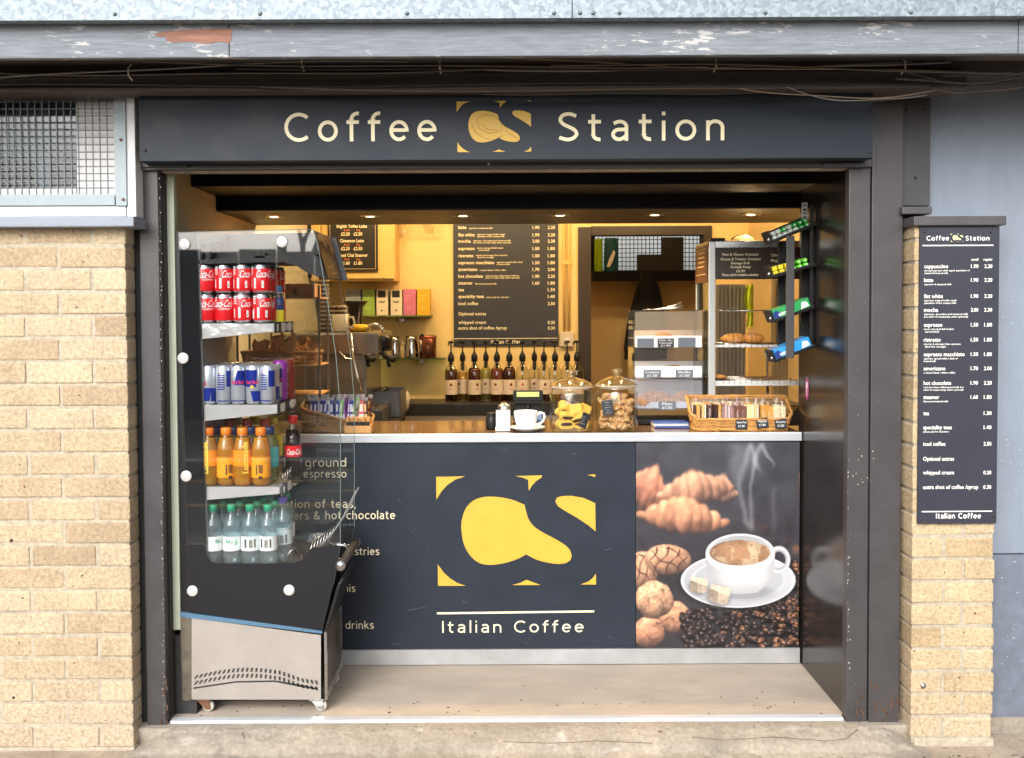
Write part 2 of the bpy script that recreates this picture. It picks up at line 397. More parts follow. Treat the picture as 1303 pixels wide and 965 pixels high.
SKIRT = mat('kickplate_metal', C(186, 188, 190), .42, metal=.55, var=.12, vs=8, bump=.08, bs=30)
GLASS = thin('clear_glass')
GLASSG = thin('fridge_glass', (.985, .99, .99), refl=1.7)
JARG = thin('jar_glass', (.97, .98, .96), refl=1.3)

def galv():
    m = bpy.data.materials.new('galvanised_sheet'); m.use_nodes = True
    n = m.node_tree.nodes; l = m.node_tree.links; b = n['Principled BSDF']
    tc = n.new('ShaderNodeTexCoord'); v = n.new('ShaderNodeTexVoronoi'); v.inputs['Scale'].default_value = 95; v.feature = 'F1'
    nz = n.new('ShaderNodeTexNoise'); nz.inputs['Scale'].default_value = 45; nz.inputs['Detail'].default_value = 3
    ad = n.new('ShaderNodeVectorMath'); ad.operation = 'MULTIPLY_ADD'; ad.inputs[1].default_value = (.03, .03, .03)
    l.new(tc.outputs['Object'], nz.inputs['Vector']); l.new(nz.outputs['Color'], ad.inputs[0]); l.new(tc.outputs['Object'], ad.inputs[2]); l.new(ad.outputs[0], v.inputs['Vector'])
    sp = n.new('ShaderNodeSeparateColor'); l.new(v.outputs['Color'], sp.inputs[0])
    cr = n.new('ShaderNodeValToRGB'); cr.color_ramp.elements[0].color = (*C(114, 126, 136), 1); cr.color_ramp.elements[1].color = (*C(150, 161, 169), 1)
    l.new(sp.outputs[0], cr.inputs[0]); l.new(cr.outputs[0], b.inputs['Base Color'])
    b.inputs['Metallic'].default_value = .35; b.inputs['Roughness'].default_value = .55
    return m
def flaky():
    m = bpy.data.materials.new('flaking_paint'); m.use_nodes = True
    n = m.node_tree.nodes; l = m.node_tree.links; b = n['Principled BSDF']
    tc = n.new('ShaderNodeTexCoord')
    def noise(sc, st, det=8):
        mp = n.new('ShaderNodeMapping'); mp.inputs['Scale'].default_value = st
        q = n.new('ShaderNodeTexNoise'); q.inputs['Scale'].default_value = sc; q.inputs['Detail'].default_value = det; q.inputs['Roughness'].default_value = .7
        l.new(tc.outputs['Object'], mp.inputs[0]); l.new(mp.outputs[0], q.inputs['Vector']); return q
    a = noise(3.0, (1, 1, 2)); g = noise(26, (.55, 1, 3)); s = noise(60, (.15, 1, 2.2))
    base = n.new('ShaderNodeValToRGB'); base.color_ramp.elements[0].position = .3; base.color_ramp.elements[1].position = .7
    base.color_ramp.elements[0].color = (*C(96, 102, 110), 1); base.color_ramp.elements[1].color = (*C(134, 141, 149), 1); l.new(s.outputs[0], base.inputs[0])
    mu = n.new('ShaderNodeMath'); mu.operation = 'MULTIPLY'; l.new(a.outputs[0], mu.inputs[0]); l.new(g.outputs[0], mu.inputs[1])
    mr = n.new('ShaderNodeMapRange'); mr.inputs['From Min'].default_value = .318; mr.inputs['From Max'].default_value = .345; l.new(mu.outputs[0], mr.inputs[0])
    mx = n.new('ShaderNodeMix'); mx.data_type = 'RGBA'; mx.inputs['B'].default_value = (*C(178, 178, 178), 1)
    l.new(mr.outputs[0], mx.inputs['Factor']); l.new(base.outputs[0], mx.inputs['A'])
    st = n.new('ShaderNodeMapRange'); st.inputs['From Min'].default_value = .66; st.inputs['From Max'].default_value = .74; l.new(s.outputs[0], st.inputs[0])
    mx2 = n.new('ShaderNodeMix'); mx2.data_type = 'RGBA'; mx2.inputs['B'].default_value = (*C(84, 82, 88), 1)
    l.new(st.outputs[0], mx2.inputs['Factor']); l.new(mx.outputs['Result'], mx2.inputs['A'])
    l.new(mx2.outputs['Result'], b.inputs['Base Color']); b.inputs['Roughness'].default_value = .75
    bp = n.new('ShaderNodeBump'); bp.inputs['Strength'].default_value = .5; bp.inputs['Distance'].default_value = .003; l.new(mu.outputs[0], bp.inputs['Height']); l.new(bp.outputs[0], b.inputs['Normal'])
    return m
GALV = galv(); FLAKY = flaky()
def concrete(name, c, lime=False):
    m = bpy.data.materials.new(name); m.use_nodes = True
    n = m.node_tree.nodes; l = m.node_tree.links; b = n['Principled BSDF']; tc = n.new('ShaderNodeTexCoord')
    def noise(sc, det=8, ro=.65):
        q = n.new('ShaderNodeTexNoise'); q.inputs['Scale'].default_value = sc; q.inputs['Detail'].default_value = det; q.inputs['Roughness'].default_value = ro; l.new(tc.outputs['Object'], q.inputs['Vector']); return q
    a = noise(3.5); g = noise(70, 4); k = noise(9)
    cr = n.new('ShaderNodeValToRGB'); cr.color_ramp.elements[0].position = .32; cr.color_ramp.elements[1].position = .68
    cr.color_ramp.elements[0].color = (*[q * .72 for q in c], 1); cr.color_ramp.elements[1].color = (*[min(1, q * 1.18) for q in c], 1); l.new(a.outputs[0], cr.inputs[0])
    mr = n.new('ShaderNodeMapRange'); mr.inputs['From Min'].default_value = .3; mr.inputs['From Max'].default_value = .7; mr.inputs['To Min'].default_value = .8; mr.inputs['To Max'].default_value = 1.18; l.new(g.outputs[0], mr.inputs[0])
    hs = n.new('ShaderNodeHueSaturation'); l.new(cr.outputs[0], hs.inputs['Color']); l.new(mr.outputs[0], hs.inputs['Value']); last = hs.outputs[0]
    r2 = n.new('ShaderNodeMapRange'); r2.inputs['From Min'].default_value = .60; r2.inputs['From Max'].default_value = .74; r2.inputs['To Max'].default_value = .55 if lime else .3; l.new(k.outputs[0], r2.inputs[0])
    mx = n.new('ShaderNodeMix'); mx.data_type = 'RGBA'; mx.inputs['B'].default_value = (.66, .62, .56, 1) if lime else (.42, .33, .24, 1)
    l.new(r2.outputs[0], mx.inputs['Factor']); l.new(last, mx.inputs['A']); last = mx.outputs['Result']
    l.new(last, b.inputs['Base Color']); b.inputs['Roughness'].default_value = .92
    bp = n.new('ShaderNodeBump'); bp.inputs['Strength'].default_value = .7; bp.inputs['Distance'].default_value = .006; l.new(g.outputs[0], bp.inputs['Height']); l.new(bp.outputs[0], b.inputs['Normal'])
    return m
STEPM = concrete('step_concrete', C(160, 150, 136), True)
FLOORM = mat('shop_floor', C(182, 169, 154), .75, var=.13, vs=7, bump=.15, bs=150, stretch=(.7, 1.8, 1))
PAVE = concrete('pavement_concrete', C(168, 153, 136))
ASPH = mat('asphalt', (.055, .055, .057), .9, var=.3, vs=60, bump=.6, bs=260)
COB = mat('paving_setts', (.17, .16, .15), .85, var=.3, vs=14, bump=.6, bs=60)

# ================================================================== ground, pavement, road (behind the camera they only show in reflections)
m = MB(); m.box(-150, 150, -150, 150, -.4, -.17); struct('ground', m, concrete('far_ground', C(120, 115, 105)))
m = MB(); m.box(-14, 14, -2.7, .085, -.169, -.02); struct('pavement', m, PAVE)
m = MB(); m.box(-14, 14, -2.86, -2.7, -.169, -.016, .01); struct('kerb', m, COB)
m = MB(); m.box(-40, 40, -5.9, -2.86, -.149, -.12); struct('road', m, ASPH)
m = MB()
for y in (-4.42, -5.55): m.box(-40, 40, y, y + .1, -.119, -.116)
struct('road_line', m, mat('road_yellow', C(196, 160, 70), .8, var=.2, vs=30))
m = MB(); m.box(-40, 40, -6.06, -5.9, -.149, .01, .01); struct('far_kerb', m, mat('kerb_pale', (.55, .54, .52), .8))
m = MB(); m.box(-40, 40, -9.4, -6.06, -.149, 0); struct('far_pavement', m, COB)
m = MB()
for i in range(60):
    x = -15 + i * .5; m.box(x, x + .485, -9.5, -9.46, 0, 2.25 + .02 * math.sin(i * 3.1))
for i in range(11): m.box(-15 + i * 3, -14.9 + i * 3, -9.6, -9.5, 0, 2.4)
solo('boarded_fence', m, mat('dark_boards', (.03, .03, .034), .7, var=.3, vs=4), 'tall dark boarded fence across the street, mirrored in the fridge glass', 'fence')

tr = thing('bare_tree', 'leafless tree behind the boarded fence, mirrored in the fridge glass', 'tree', (-1.2, -11, -.15))
m = MB(); rt_ = random.Random(8)
def limb(p, d, L, r, dep):
    q = [p]; 
    for k in range(5):
        d = (d + Vector((rt_.uniform(-.16, .16), rt_.uniform(-.16, .16), .03))).normalized(); q.append(q[-1] + d * L / 5)
    m.tube(q, [r * (1 - .09 * k) for k in range(6)], 6)
    if dep:
        for k in range(3 if dep > 1 else 4): limb(q[rt_.randint(2, 5)], (d + Vector((rt_.uniform(-.9, .9), rt_.uniform(-.5, .5), rt_.uniform(0, .5)))).normalized(), L * .72, r * .5, dep - 1)
for x in (-2.6, -1.2, .4): limb(Vector((x, -11, -.15)), Vector((.05, 0, 1)), 2.6, .07, 3)
obj('trunk', m, mat('bark_dark', (.03, .028, .026), .9), tr)
# concrete step under the opening: uneven surface and a broken front edge
m = MB()
sx0, sx1 = PX(158, 0), PX(1178, 0)
def stepf(u, v):
    x = sx0 + (sx1 - sx0) * u
    e = .016 * mnoise.noise(Vector((x * 6, 3, 0))) + .012 * mnoise.noise(Vector((x * 19, 7, 0)))
    prof = [(.1, .058), (.04, .058), (.02, .055), (-.005, .046), (-.03 + e, .036), (-.045 + e, .028), (-.052 + e * 1.2, .010), (-.058 + e * 1.2, .006), (-.09, .002), (-.13, -.004)]
    k = min(int(v * 9), 8); f = v * 9 - k
    y = prof[k][0] * (1 - f) + prof[k + 1][0] * f; z = prof[k][1] * (1 - f) + prof[k + 1][1] * f
    if y < .03: z += .004 * mnoise.noise(Vector((x * 30, y * 40, 1))) + .003 * mnoise.noise(Vector((x * 80, y * 90, 4)))
    ed = min(1, min(u, 1 - u) / .05); ed = ed * ed * (3 - 2 * ed)
    if y < .03: z = z * ed + .002 * (1 - ed); y = y + (1 - ed) * .02
    return Vector((x, y, max(z, -.004) - .0205))
m.grid(stepf, 420, 36); struct('doorstep', m, STEPM)
m = MB()
for pts in ([(310, 916), (312, 925), (308, 934), (311, 940)], [(880, 938), (920, 942), (985, 938), (1050, 943), (1075, 941), (1092, 928), (1112, 918)], [(640, 944), (700, 946), (760, 943), (830, 946)]):
    P = []
    for a, b in pts:
        q = at(a, b, -.02); t = (0.0 - CAM.z + .032) / (q - CAM).z
        P.append(CAM + (q - CAM) * max(.9, min(1.06, t)))
    P = [Vector((p.x, p.y, max(.013, min(.04, p.z)))) for p in P]
    m.tube(P, .0010, 5)
solo('step_crack', m, mat('crack_dark', (.10, .08, .06), .95), 'thin dark cracks running through the pale concrete doorstep', 'crack')

m = MB(); rg = random.Random(12)
for i in range(230):
    k = rg.random(); x = rg.uniform(-1.75, 1.7); s_ = rg.uniform(.0012, .0036)
    if k < .5: y, z = rg.uniform(-.105, -.07), -.0195
    elif k < .8: y, z = rg.uniform(-.02, .06), .036 if abs(x) < 1.1 else -.0195
    else: x = rg.uniform(-1.1, 1.1); y, z = .11 + abs(rg.gauss(0, .12)), .0425
    m.ball((x, y, z + s_ * .5), (s_ * rg.uniform(.8, 2), s_, s_ * .7), 1, .5, i)
tag(obj('grit', m, mat('grit_mixed', (.16, .12, .09), .95, island=.6)), 'scattered grit and crumbs on the step and shop floor', 'grit', kind='stuff')
m = MB(); m.box(-1.16, 1.15, .104, 4.2, -.04, .042); struct('interior_floor', m, FLOORM)
m = MB(); a = at(217, 914, .075); b = at(1073, 908, .075)
m.box(a.x, b.x, .068, .103, .03, .047, .003)
solo('threshold_strip', m, ALU, 'long white metal threshold strip along the front edge of the shop floor', 'threshold')

# ================================================================== brick wall and pier
def bricks(rows, zp, hb, x0, x1, y0, depth, edge, jit=.0016, seed=1, jt=.0095):
    """Courses of stretchers; `edge`='R': alternate courses end in a half at x1, 'P': a narrow pier."""
    rnd = random.Random(seed); mb = MB()
    for r in range(rows):
        z = zp + r * hb
        if edge == 'R':
            x = x1; first = True
            while x > x0:
                L = .11 if (first and r % 2 == 0) else .2185
                j = lambda: rnd.uniform(-jit, jit)
                mb.box(x - L + jt / 2 + j(), x - jt / 2 * (0 if first else 1), y0 + j() * 1.3, y0 + depth, z + jt / 2 + j(), z + hb - jt / 2 + j(), .0055)
                x -= L; first = False
        else:
            wd = x1 - x0; c = .62 if r % 2 else .385
            j = lambda: rnd.uniform(-jit, jit)
            mb.box(x0, x0 + wd * c - jt / 2 + j(), y0 + j(), y0 + depth, z + jt / 2, z + hb - jt / 2, .003)
            mb.box(x0 + wd * c + jt / 2, x1 + j() * 3, y0 + j() * 1.5, y0 + depth, z + jt / 2 + j(), z + hb - jt / 2 + j(), .006)
    return mb
HB = .0754
xc = PX(161, 0)
wl = thing('brick_wall', 'buff rough brick wall under the meshed window, left of the shop opening', 'wall', (xc - 1, 0, 0))
obj('bricks', bricks(23, -.014, HB, xc - 2.2, xc, 0, .082, 'R', seed=3), BRK, wl)
m = MB(); m.box(xc - 2.3, xc - .005, .0035, .12, -.03, 1.72)
for r in range(23): pass
obj('mortar', m, MORT, wl)
m = MB(); m.box(xc - 2.2, xc + .004, -.006, .03, -.03, -.010, .004); obj('mortar_fillet', m, MORT, wl)
m = MB()
for px, py in ((14, 688), (17, 888)): q = at(px, py, -.002); m.cyl(q, q + Vector((0, .01, 0)), .0045, seg=8)
obj('drill_hole', m, mat('hole_dark', (.04, .015, .01), .9), wl)
px0, px1 = PX(1163, 0), PX(1269, 0)
pr = thing('brick_pier', 'narrow buff brick pier carrying the tall menu board, right of the shop', 'pier', ((px0 + px1) / 2, 0, 0))
obj('bricks', bricks(23, .0055, .0748, px0, px1, 0, .108, 'P', seed=9, jt=.0115), BRKP, pr)
m = MB(); m.box(px0 + .004, px1 - .006, .0035, .14, -.01, 1.70); m.box(px0 + .01, px1 + .003, -.004, .05, -.03, .007, .006); obj('mortar', m, MORT, pr)
cap_m = mat('coping_paint', C(74, 72, 76), .6, var=.15, vs=12, bump=.2, bs=60)
m = MB(); m.pbox(1163, 275, 1281, 287, -.025, .17, .004); obj('coping', m, cap_m, pr)
m = MB(); m.pbox(1148, 263, 1186, 272.5, .03, .12, .003); obj('coping', m, cap_m, pr)
m = MB(); q = at(1175, 873, -.004); m.cyl(q, q + Vector((0, .01, 0)), .009, seg=12); m.cyl(q - Vector((0, .004, 0)), q, .005, seg=6); obj('bolt', m, STEEL, pr)

# ================================================================== blue painted wall on the right, dark plate above the pier
bw = thing('painted_wall', 'blue grey painted wall behind the brick pier at the far right', 'wall', (1.9, .12, 0))
zs = PZ(708, .12)
m = MB(); m.box(PX(1146, .12), 3.6, .12, .2, zs + .002, 2.4); obj('upper_panel', m, BLUEW, bw)
m = MB(); m.box(PX(1146, .115), 3.6, .112, .2, .03, zs - .002)
obj('lower_board', m, mat('blue_board', C(106, 114, 128), .7, var=.16, vs=26, bump=.5, bs=70), bw)
m = MB()
for i in range(46):
    q = at(random.uniform(1272, 1303), random.choice([random.uniform(560, 640), random.uniform(700, 900), random.uniform(380, 450)]), .1105)
    dx, dz = random.uniform(.002, .009), random.uniform(.001, .004); s = random.choice((-1, 1)) * .003
    m.poly([(q.x, q.y, q.z), (q.x + dx, q.y, q.z + s), (q.x + dx * .9, q.y, q.z + dz + s), (q.x - .001, q.y, q.z + dz * .6)])
obj('paint_chips', m, mat('chip_pale', C(176, 184, 196), .8), bw)
m = MB(); m.box(PX(1130, .1), 3.6, .1, .2, -.03, .03, .006); obj('concrete_foot', m, STEPM, bw)
m = MB(); m.pbox(1146, 104, 1184, 262, .085, .03, .002)
dp = solo('cover_plate', m, DKGREY2, 'dark grey metal plate above the pier coping', 'plate')
m = MB()
for px, py in ((1165, 226), (1154, 140), (1176, 140)): q = at(px, py, .083); m.cyl(q, q + Vector((0, .004, 0)), .005, seg=8)
obj('screw', m, mat('dark_screw', (.04, .04, .042), .5, metal=.5), dp)

# ================================================================== shop doorway (posts, lintel)
dw = thing('shop_doorway', 'dark grey painted steel doorway framing the kiosk opening', 'doorway', (0, .06, .05))
m = MB(); m.box(PX(181.5, .06, 560), PX(206, .06, 560), .06, .1, .03, PZ(207, .06), .003)
obj('post', m, DKGREY, dw)
m = MB(); m.box(PX(173, .085, 560), PX(182, .085, 560), .085, .12, .03, PZ(204, .085), .002); obj('post', m, mat('gap_dark', (.02, .024, .024), .8, var=.4, vs=60, bump=.6, bs=80), dw)  # dark strip filling the gap beside the left post
m = MB(); m.box(PX(1078.5, .06, 560), PX(1105.5, .06, 560), .06, .1, .035, PZ(203.5, .06), .003); obj('post', m, DKGREY, dw)
m = MB(); m.box(PX(1107, .06, 560), PX(1146, .06, 560), .055, .12, .035, PZ(104, .06), .003); obj('post', m, DKGREY, dw)
m = MB(); m.pbox(176, 204.5, 1110, 215, .045, .09, .003); obj('lintel', m, DKGREY, dw)
m = MB(); m.pbox(180, 205, 239, 213, .036, .02, .002); m.pbox(1048, 207, 1102, 213, .036, .02, .002); obj('bracket_plate', m, DKGREY2, dw)
m = MB(); m.pbox(206, 214.6, 1078, 217.4, .06, .05, .001); obj('drip_edge', m, mat('drip_edge_paint', C(150, 140, 126), .7, var=.3, vs=60), dw)
# flaked paint along the inner corners of the posts
m = MB(); rnd = random.Random(5)
def flake(px, py, Y, s):
    q = at(px, py, Y); k = rnd.randint(4, 6)
    m.poly([(q.x + s * math.cos(6.28 * i / k) * rnd.uniform(.4, 1), q.y, q.z + 1.5 * s * math.sin(6.28 * i / k) * rnd.uniform(.4, 1)) for i in range(k)])
for i in range(90): flake(206 + rnd.gauss(0, .9) + (i / 90) * 5 - 2.5, 225 + 690 * i / 90 + rnd.uniform(-4, 4), .0585, rnd.uniform(.0010, .0028))
for i in range(26): flake(1079.5 + rnd.gauss(0, .8), rnd.uniform(570, 900), .0585, rnd.uniform(.001, .003))
for i in range(12): flake(rnd.uniform(1082, 1112), rnd.uniform(572, 630), .0535, rnd.uniform(.001, .0035))
for i in range(16): flake(rnd.uniform(1081, 1142), rnd.uniform(230, 900), .0535, rnd.uniform(.0007, .0015))
for i in range(10): flake(rnd.uniform(184, 204), rnd.uniform(230, 900), .0585, rnd.uniform(.0005, .0011))
obj('paint_flakes', m, FLAKE, dw)
m = MB()
for px, y0, y1 in ((1094, 880, 922), (1110, 872, 925), (1138, 890, 928), (1126, 902, 928), (208, 870, 925)):
    for i in range(9):
        a = at(px + rnd.uniform(-5, 5), rnd.uniform(y0, y1), .0535); h = rnd.uniform(.006, .03); ww = rnd.uniform(.002, .007)
        m.poly([(a.x, a.y, a.z), (a.x + ww, a.y, a.z - .004), (a.x + ww * .7, a.y, a.z + h), (a.x - ww * .3, a.y, a.z + h * .7)])
obj('rust', m, mat('rust', C(92, 66, 50), .9, var=.4, vs=80), dw)
m = MB(); m.box(PX(206, .1), PX(211, .1), .1, .14, .05, PZ(216, .1)); obj('door_seal', m, mat('door_seal', (.025, .02, .02), .7, var=.5, vs=90, bump=.8, bs=120), dw)

# ================================================================== canopy: galvanised flashing, timber fascia, eaves, beam and cables
cn = thing('metal_flashing', 'galvanised sheet metal flashing along the top edge of the canopy', 'flashing', (0, -.4, 2.2))
zb = (PZ(22, -.4))
xs = PX(729, -.4)
for xa, xb in ((-3.2, xs - .0015), (xs + .0015, 3.6)):
    m = MB(); m.box(xa, xb, -.4, -.397, zb, zb + .5); m.box(xa, xb, -.4, -.36, zb - .003, zb); obj('sheet', m, GALV, cn)
for px in (146, 331, 518, 705, 738, 755, 788, 974, 1159):
    q = at(px, 17 - (px - 650) * .0025, -.4); m = MB(); m.lathe(q, [(0, -.006), (.0035, -.005), (.006, -.001), (.006, 0)], 12, axis='Y'); obj('screw', m, mat('screw_head', C(120, 128, 132), .5, metal=.6), cn)
fb = thing('fascia_board', 'weathered grey timber fascia with flaking paint below the metal flashing', 'fascia', (0, -.36, 2.15))
zt, zl = PZ(22, -.36) + .012, PZ(71.5, -.36)
cuts = [-3.2, PX(296, -.36), PX(1292, -.36), 3.6]
for xa, xb in zip(cuts, cuts[1:]):
    m = MB(); m.box(xa + .001, xb - .001, -.36, -.335, zl, zt, .003); obj('board', m, FLAKY, fb)
m = MB(); m.poly([at(x, y, -.3615) for x, y in [(196, 44), (210, 40), (240, 38), (270, 37), (295, 36), (294.5, 46), (293, 55), (280, 53), (262, 56), (240, 53), (222, 54), (211, 52), (212, 47), (203, 47)]])
obj('bare_wood', m, mat('bare_wood', C(140, 100, 84), .85, var=.4, vs=30, bump=.5, bs=60, stretch=(.2, 1, 2)), fb)
m = MB(); m.box(-3.2, 3.6, -.36, .5, zt + .002, zt + .06); m.box(-3.4, 3.8, -.42, 4.6, zt + .5, zt + .6); m.box(-3.2, 3.6, -.33, .3, zl + .055, zl + .07)
solo('canopy_roof', m, mat('roof_dark', (.12, .105, .095), .85, var=.2, vs=8), 'dark underside of the canopy roof behind the timber fascia', 'roof')
BEAMM = mat('beam_brown', C(78, 70, 64), .65, var=.3, vs=6, bump=.3, bs=40, stretch=(.15, 1, 2))
bmz0, bmz1 = PZ(114, -.1), PZ(92, -.1)
be = thing('steel_beam', 'long dark brown beam above the sign with cables slung along it', 'beam', (0, -.1, bmz0))
m = MB(); m.box(-3.2, PX(1228, -.1), -.1, .05, bmz0, bmz1, .003); m.box(-3.2, PX(1228, -.1), -.115, -.1, bmz0 - .004, bmz0 + .008, .002); obj('web', m, BEAMM, be)
m = MB(); m.box(-3.2, 3.6, -.06, .3, bmz1 + .002, zl + .055); obj('upper_flange', m, BEAMM, be)
for px, py in ((385, 80), (560, 83), (910, 81), (1150, 84), (165, 92)):
    q = at(px, py, -.19); m = MB(); m.tube([q + Vector((0, .02, .03)), q + Vector((0, -.012, .01)), q + Vector((0, -.012, -.012)), q + Vector((0, .02, -.02))], .0024, 6); obj('cable_hook', m, mat('hook_pale', C(190, 184, 170), .5), be)
rnd = random.Random(21)
CABM = [mat('cable_black', (.035, .032, .03), .55), mat('cable_brown', (.11, .09, .075), .6), mat('cable_tan', C(150, 130, 104), .6), mat('cable_grey', (.2, .185, .17), .55)]
cabs = [(0, 92, 600, 88, -.19, 5, 3, 1), (0, 99, 700, 86, -.17, 7, 1, 0), (0, 103, 520, 78, -.2, -6, 3, 3), (180, 78, 900, 84, -.21, 4, 3, 1), (300, 86, 1160, 80, -.185, 6, 4, 0),
        (620, 74, 1240, 92, -.2, 3, 2, 2), (560, 88, 1210, 78, -.16, 5, 3, 3), (700, 82, 1303, 96, -.215, -4, 3, 1), (0, 108, 860, 106, -.13, 2, 3, 0), (330, 112, 1180, 108, -.14, 5, 3, 1),
        (940, 111, 1190, 116, -.15, 11, 2, 2), (990, 115, 1200, 117, -.145, 12, 2.4, 0), (1000, 112, 1180, 119, -.155, 13, 2, 3), (600, 118, 1040, 113, -.125, 5, 2.2, 0),
        (1140, 100, 1330, 92, -.2, 9, 4, 0), (1150, 92, 1330, 104, -.17, 8, 4, 0), (1190, 112, 1330, 98, -.15, 12, 3.4, 1), (1200, 96, 1330, 84, -.21, 6, 3.4, 0)]
for i, (a, ya, b, yb, Y, sag, r, mi) in enumerate(cabs):
    P = []
    for k in range(25):
        t = k / 24; P.append(at(a + (b - a) * t - (30 if a == 0 else 0) * (1 - t), ya + (yb - ya) * t + sag * 4 * t * (1 - t) + 1.6 * math.sin(t * 9 + i * 2), Y))
    m = MB(); m.tube(P, r * .0009, 6)
    far = a >= 1140
    bro = a >= 940 and not far
    lab = ('dark cable in the tangle past the right end of the beam' if far else 'thin cable drooping below the beam over the right end of the sign' if bro
           else 'pale cable strung along the beam to its right end' if mi == 2 else 'dark cable slung lengthways along the beam above the sign')
    grp = ('cables tangled at the beam end' if far else 'cables drooping over the sign' if bro else None if mi == 2 else 'cables slung along the beam')
    solo('cable', m, CABM[mi], lab, 'cable', grp)

# ================================================================== fascia sign
LOGO = [
    [(517, 197), (627, 195), (590, 207), (560, 227), (538, 251), (518, 283)],
    [(817, 194), (918, 191), (917, 199), (896, 213), (880, 230), (868, 250), (866, 208), (842, 199)],
    [(1090, 190), (1119, 187), (1120, 198), (1105, 193)],
    [(968, 290), (975, 276), (995, 270), (1030, 269), (1075, 277), (1120, 297), (1121, 404), (1095, 382), (1050, 352), (1000, 323), (978, 308)],
    [(612, 385), (618, 345), (632, 312), (658, 287), (690, 275), (725, 272), (770, 276), (815, 287), (852, 303), (858, 330), (866, 355), (880, 377), (900, 395), (930, 413), (970, 434), (1005, 456), (1024, 475), (1031, 495), (1026, 513), (1010, 524), (980, 528), (940, 523), (895, 511), (858, 492), (830, 507), (790, 521), (745, 530), (710, 531), (680, 524), (652, 503), (632, 475), (618, 438)],
    [(523, 529), (545, 560), (570, 583), (597, 600), (628, 611), (524, 611)],
    [(806, 608), (835, 600), (859, 588), (885, 598), (913, 608)],
    [(1122, 565), (1123, 606), (1064, 606), (1095, 594), (1110, 582)]]
def smooth_poly(P):
    if len(P) < 20: return P
    out = []
    for i in range(len(P)):
        a, b, c, d = [Vector((*P[(i + k) % len(P)], 0)) for k in (-1, 0, 1, 2)]
        for t in (0, .5):
            if t == 0 or abs((b - a).angle(c - b, 0)) > .6 or abs((c - b).angle(d - c, 0)) > .6: q = b.lerp(c, t)
            else: q = .5 * ((2 * b) + (c - a) * t + (2 * a - 5 * b + 4 * c - d) * t * t + (3 * b - a - 3 * c + d) * t ** 3)
            out.append((q.x, q.y))
    return out
def logo(px0, py0, px1, py1, Y, thick, shapes=None):
    mb = MB()
    for P in LOGO:
        Q = [(px0 + (x - 517) / 606 * (px1 - px0), py0 + (y - 188) / 424 * (py1 - py0)) for x, y in smooth_poly(P)]
        mb.pprism(Q, Y, thick)
    return mb
YS = -.03
sg = thing('fascia_sign', 'long slate shop sign reading Coffee Station above the kiosk opening', 'sign', (0, YS, PZ(204, YS)))
m = MB(); m.pbox(176.5, 108, 1111, 203.5, YS, .07, .002); obj('panel', m, SLATE, sg)
for t_, a_, b_, c_, d_ in (('Coffee', 361, 556, 180.5, 144), ('Station', 709, 923.5, 179.8, 143.3)):
    m = MB(); pstrokes(m, t_, a_, b_, c_, d_, YS - .0015, wd=.126, gap=.235); obj('lettering', m, CREAM, sg)
obj('logo', logo(581, 128, 676, 194, YS - .0015, .001), YEL, sg)
m = MB()
for pts in ([(606, 152), (616, 146), (630, 148), (640, 158), (636, 168), (622, 170), (610, 164), (606, 152)], [(640, 158), (648, 170), (658, 176)], [(604, 168), (616, 176), (630, 178), (640, 172)], [(612, 158), (620, 165), (634, 166)], [(600, 158), (606, 170)]):
    m.tube([at(x, y, YS - .0022) for x, y in pts], .0006, 4)
obj('weather_cracks', m, mat('crack_ochre', C(150, 116, 40), .8), sg)
m = MB()
for px, py in ((185, 192), (1108, 142), (1108, 194), (622, 209)): q = at(px, py, YS - .001); m.lathe(q, [(0, -.003), (.004, -.002), (.005, 0)], 10, axis='Y')
obj('screw', m, mat('dark_screw', (.04, .04, .042), .5, metal=.5), sg)

# ================================================================== meshed window at the top left
wn = thing('meshed_window', 'white framed window behind a galvanised wire mesh guard at the top left', 'window', (PX(70, 0), 0, PZ(275, 0)))
m = MB(); m.pbox(160, 110, 172, 276, -.004, .1, .003); m.pbox(-120, 262, 160, 276, -.004, .1, .003); obj('frame', m, WHITEM, wn)
m = MB(); m.pbox(-120, 276, 170, 289, -.05, .14, .004); obj('sill', m, mat('sill_paint', C(140, 149, 162), .6, var=.1, vs=8, bump=.15, bs=50), wn)
GV2 = mat('galvanised_flat', C(142, 154, 160), .5, metal=.3, var=.12, vs=25)
m = MB(); m.pbox(146, 110, 160, 262, -.012, .006, .001); m.pbox(-120, 248, 146, 262, -.012, .006, .001)
gd = obj('mesh_guard', m, GV2, wn)
m = MB()
xa, xb, za, zc = PX(-110, -.008), PX(148, -.008), PZ(250, -.008), PZ(105, -.008)
x = xb - .02
while x > xa: m.box(x - .0016, x + .0016, -.0095, -.0065, za, zc); x -= .0232
z = za + .01
while z < zc: m.box(xa, xb, -.0065, -.0035, z - .0016, z + .0016); z += .0232
obj('wire_mesh', m, mat('wire_grey', C(104, 108, 110), .55, metal=.4), gd)
m = MB()
for px, py in ((154, 178), (157, 254)): q = at(px, py, -.012); m.cyl(q - Vector((0, .004, 0)), q, .005, seg=8)
obj('screw', m, mat('rusty_screw', C(120, 84, 66), .7), gd)
m = MB(); m.pbox(97, 100, 162, 250, .035, .02, .002); m.pbox(-120, 240, 97, 255, .035, .02, .002); m.pbox(-120, 100, 97, 127, .035, .02, .002)
for px in (107, 118, 129, 140, 151): q = PX(px, .034); m.box(q - .001, q + .001, .0335, .036, PZ(248, .034), PZ(100, .034))
obj('sash', m, mat('sash_white', C(246, 246, 248), .5), wn)
m = MB(); m.pbox(-120, 127, 97, 240, .045, .004); obj('pane', m, thin('window_pane', (.7, .76, .8), refl=1.3), wn)
m = MB(); m.pbox(-120, 126, 97, 203, .09, .01)
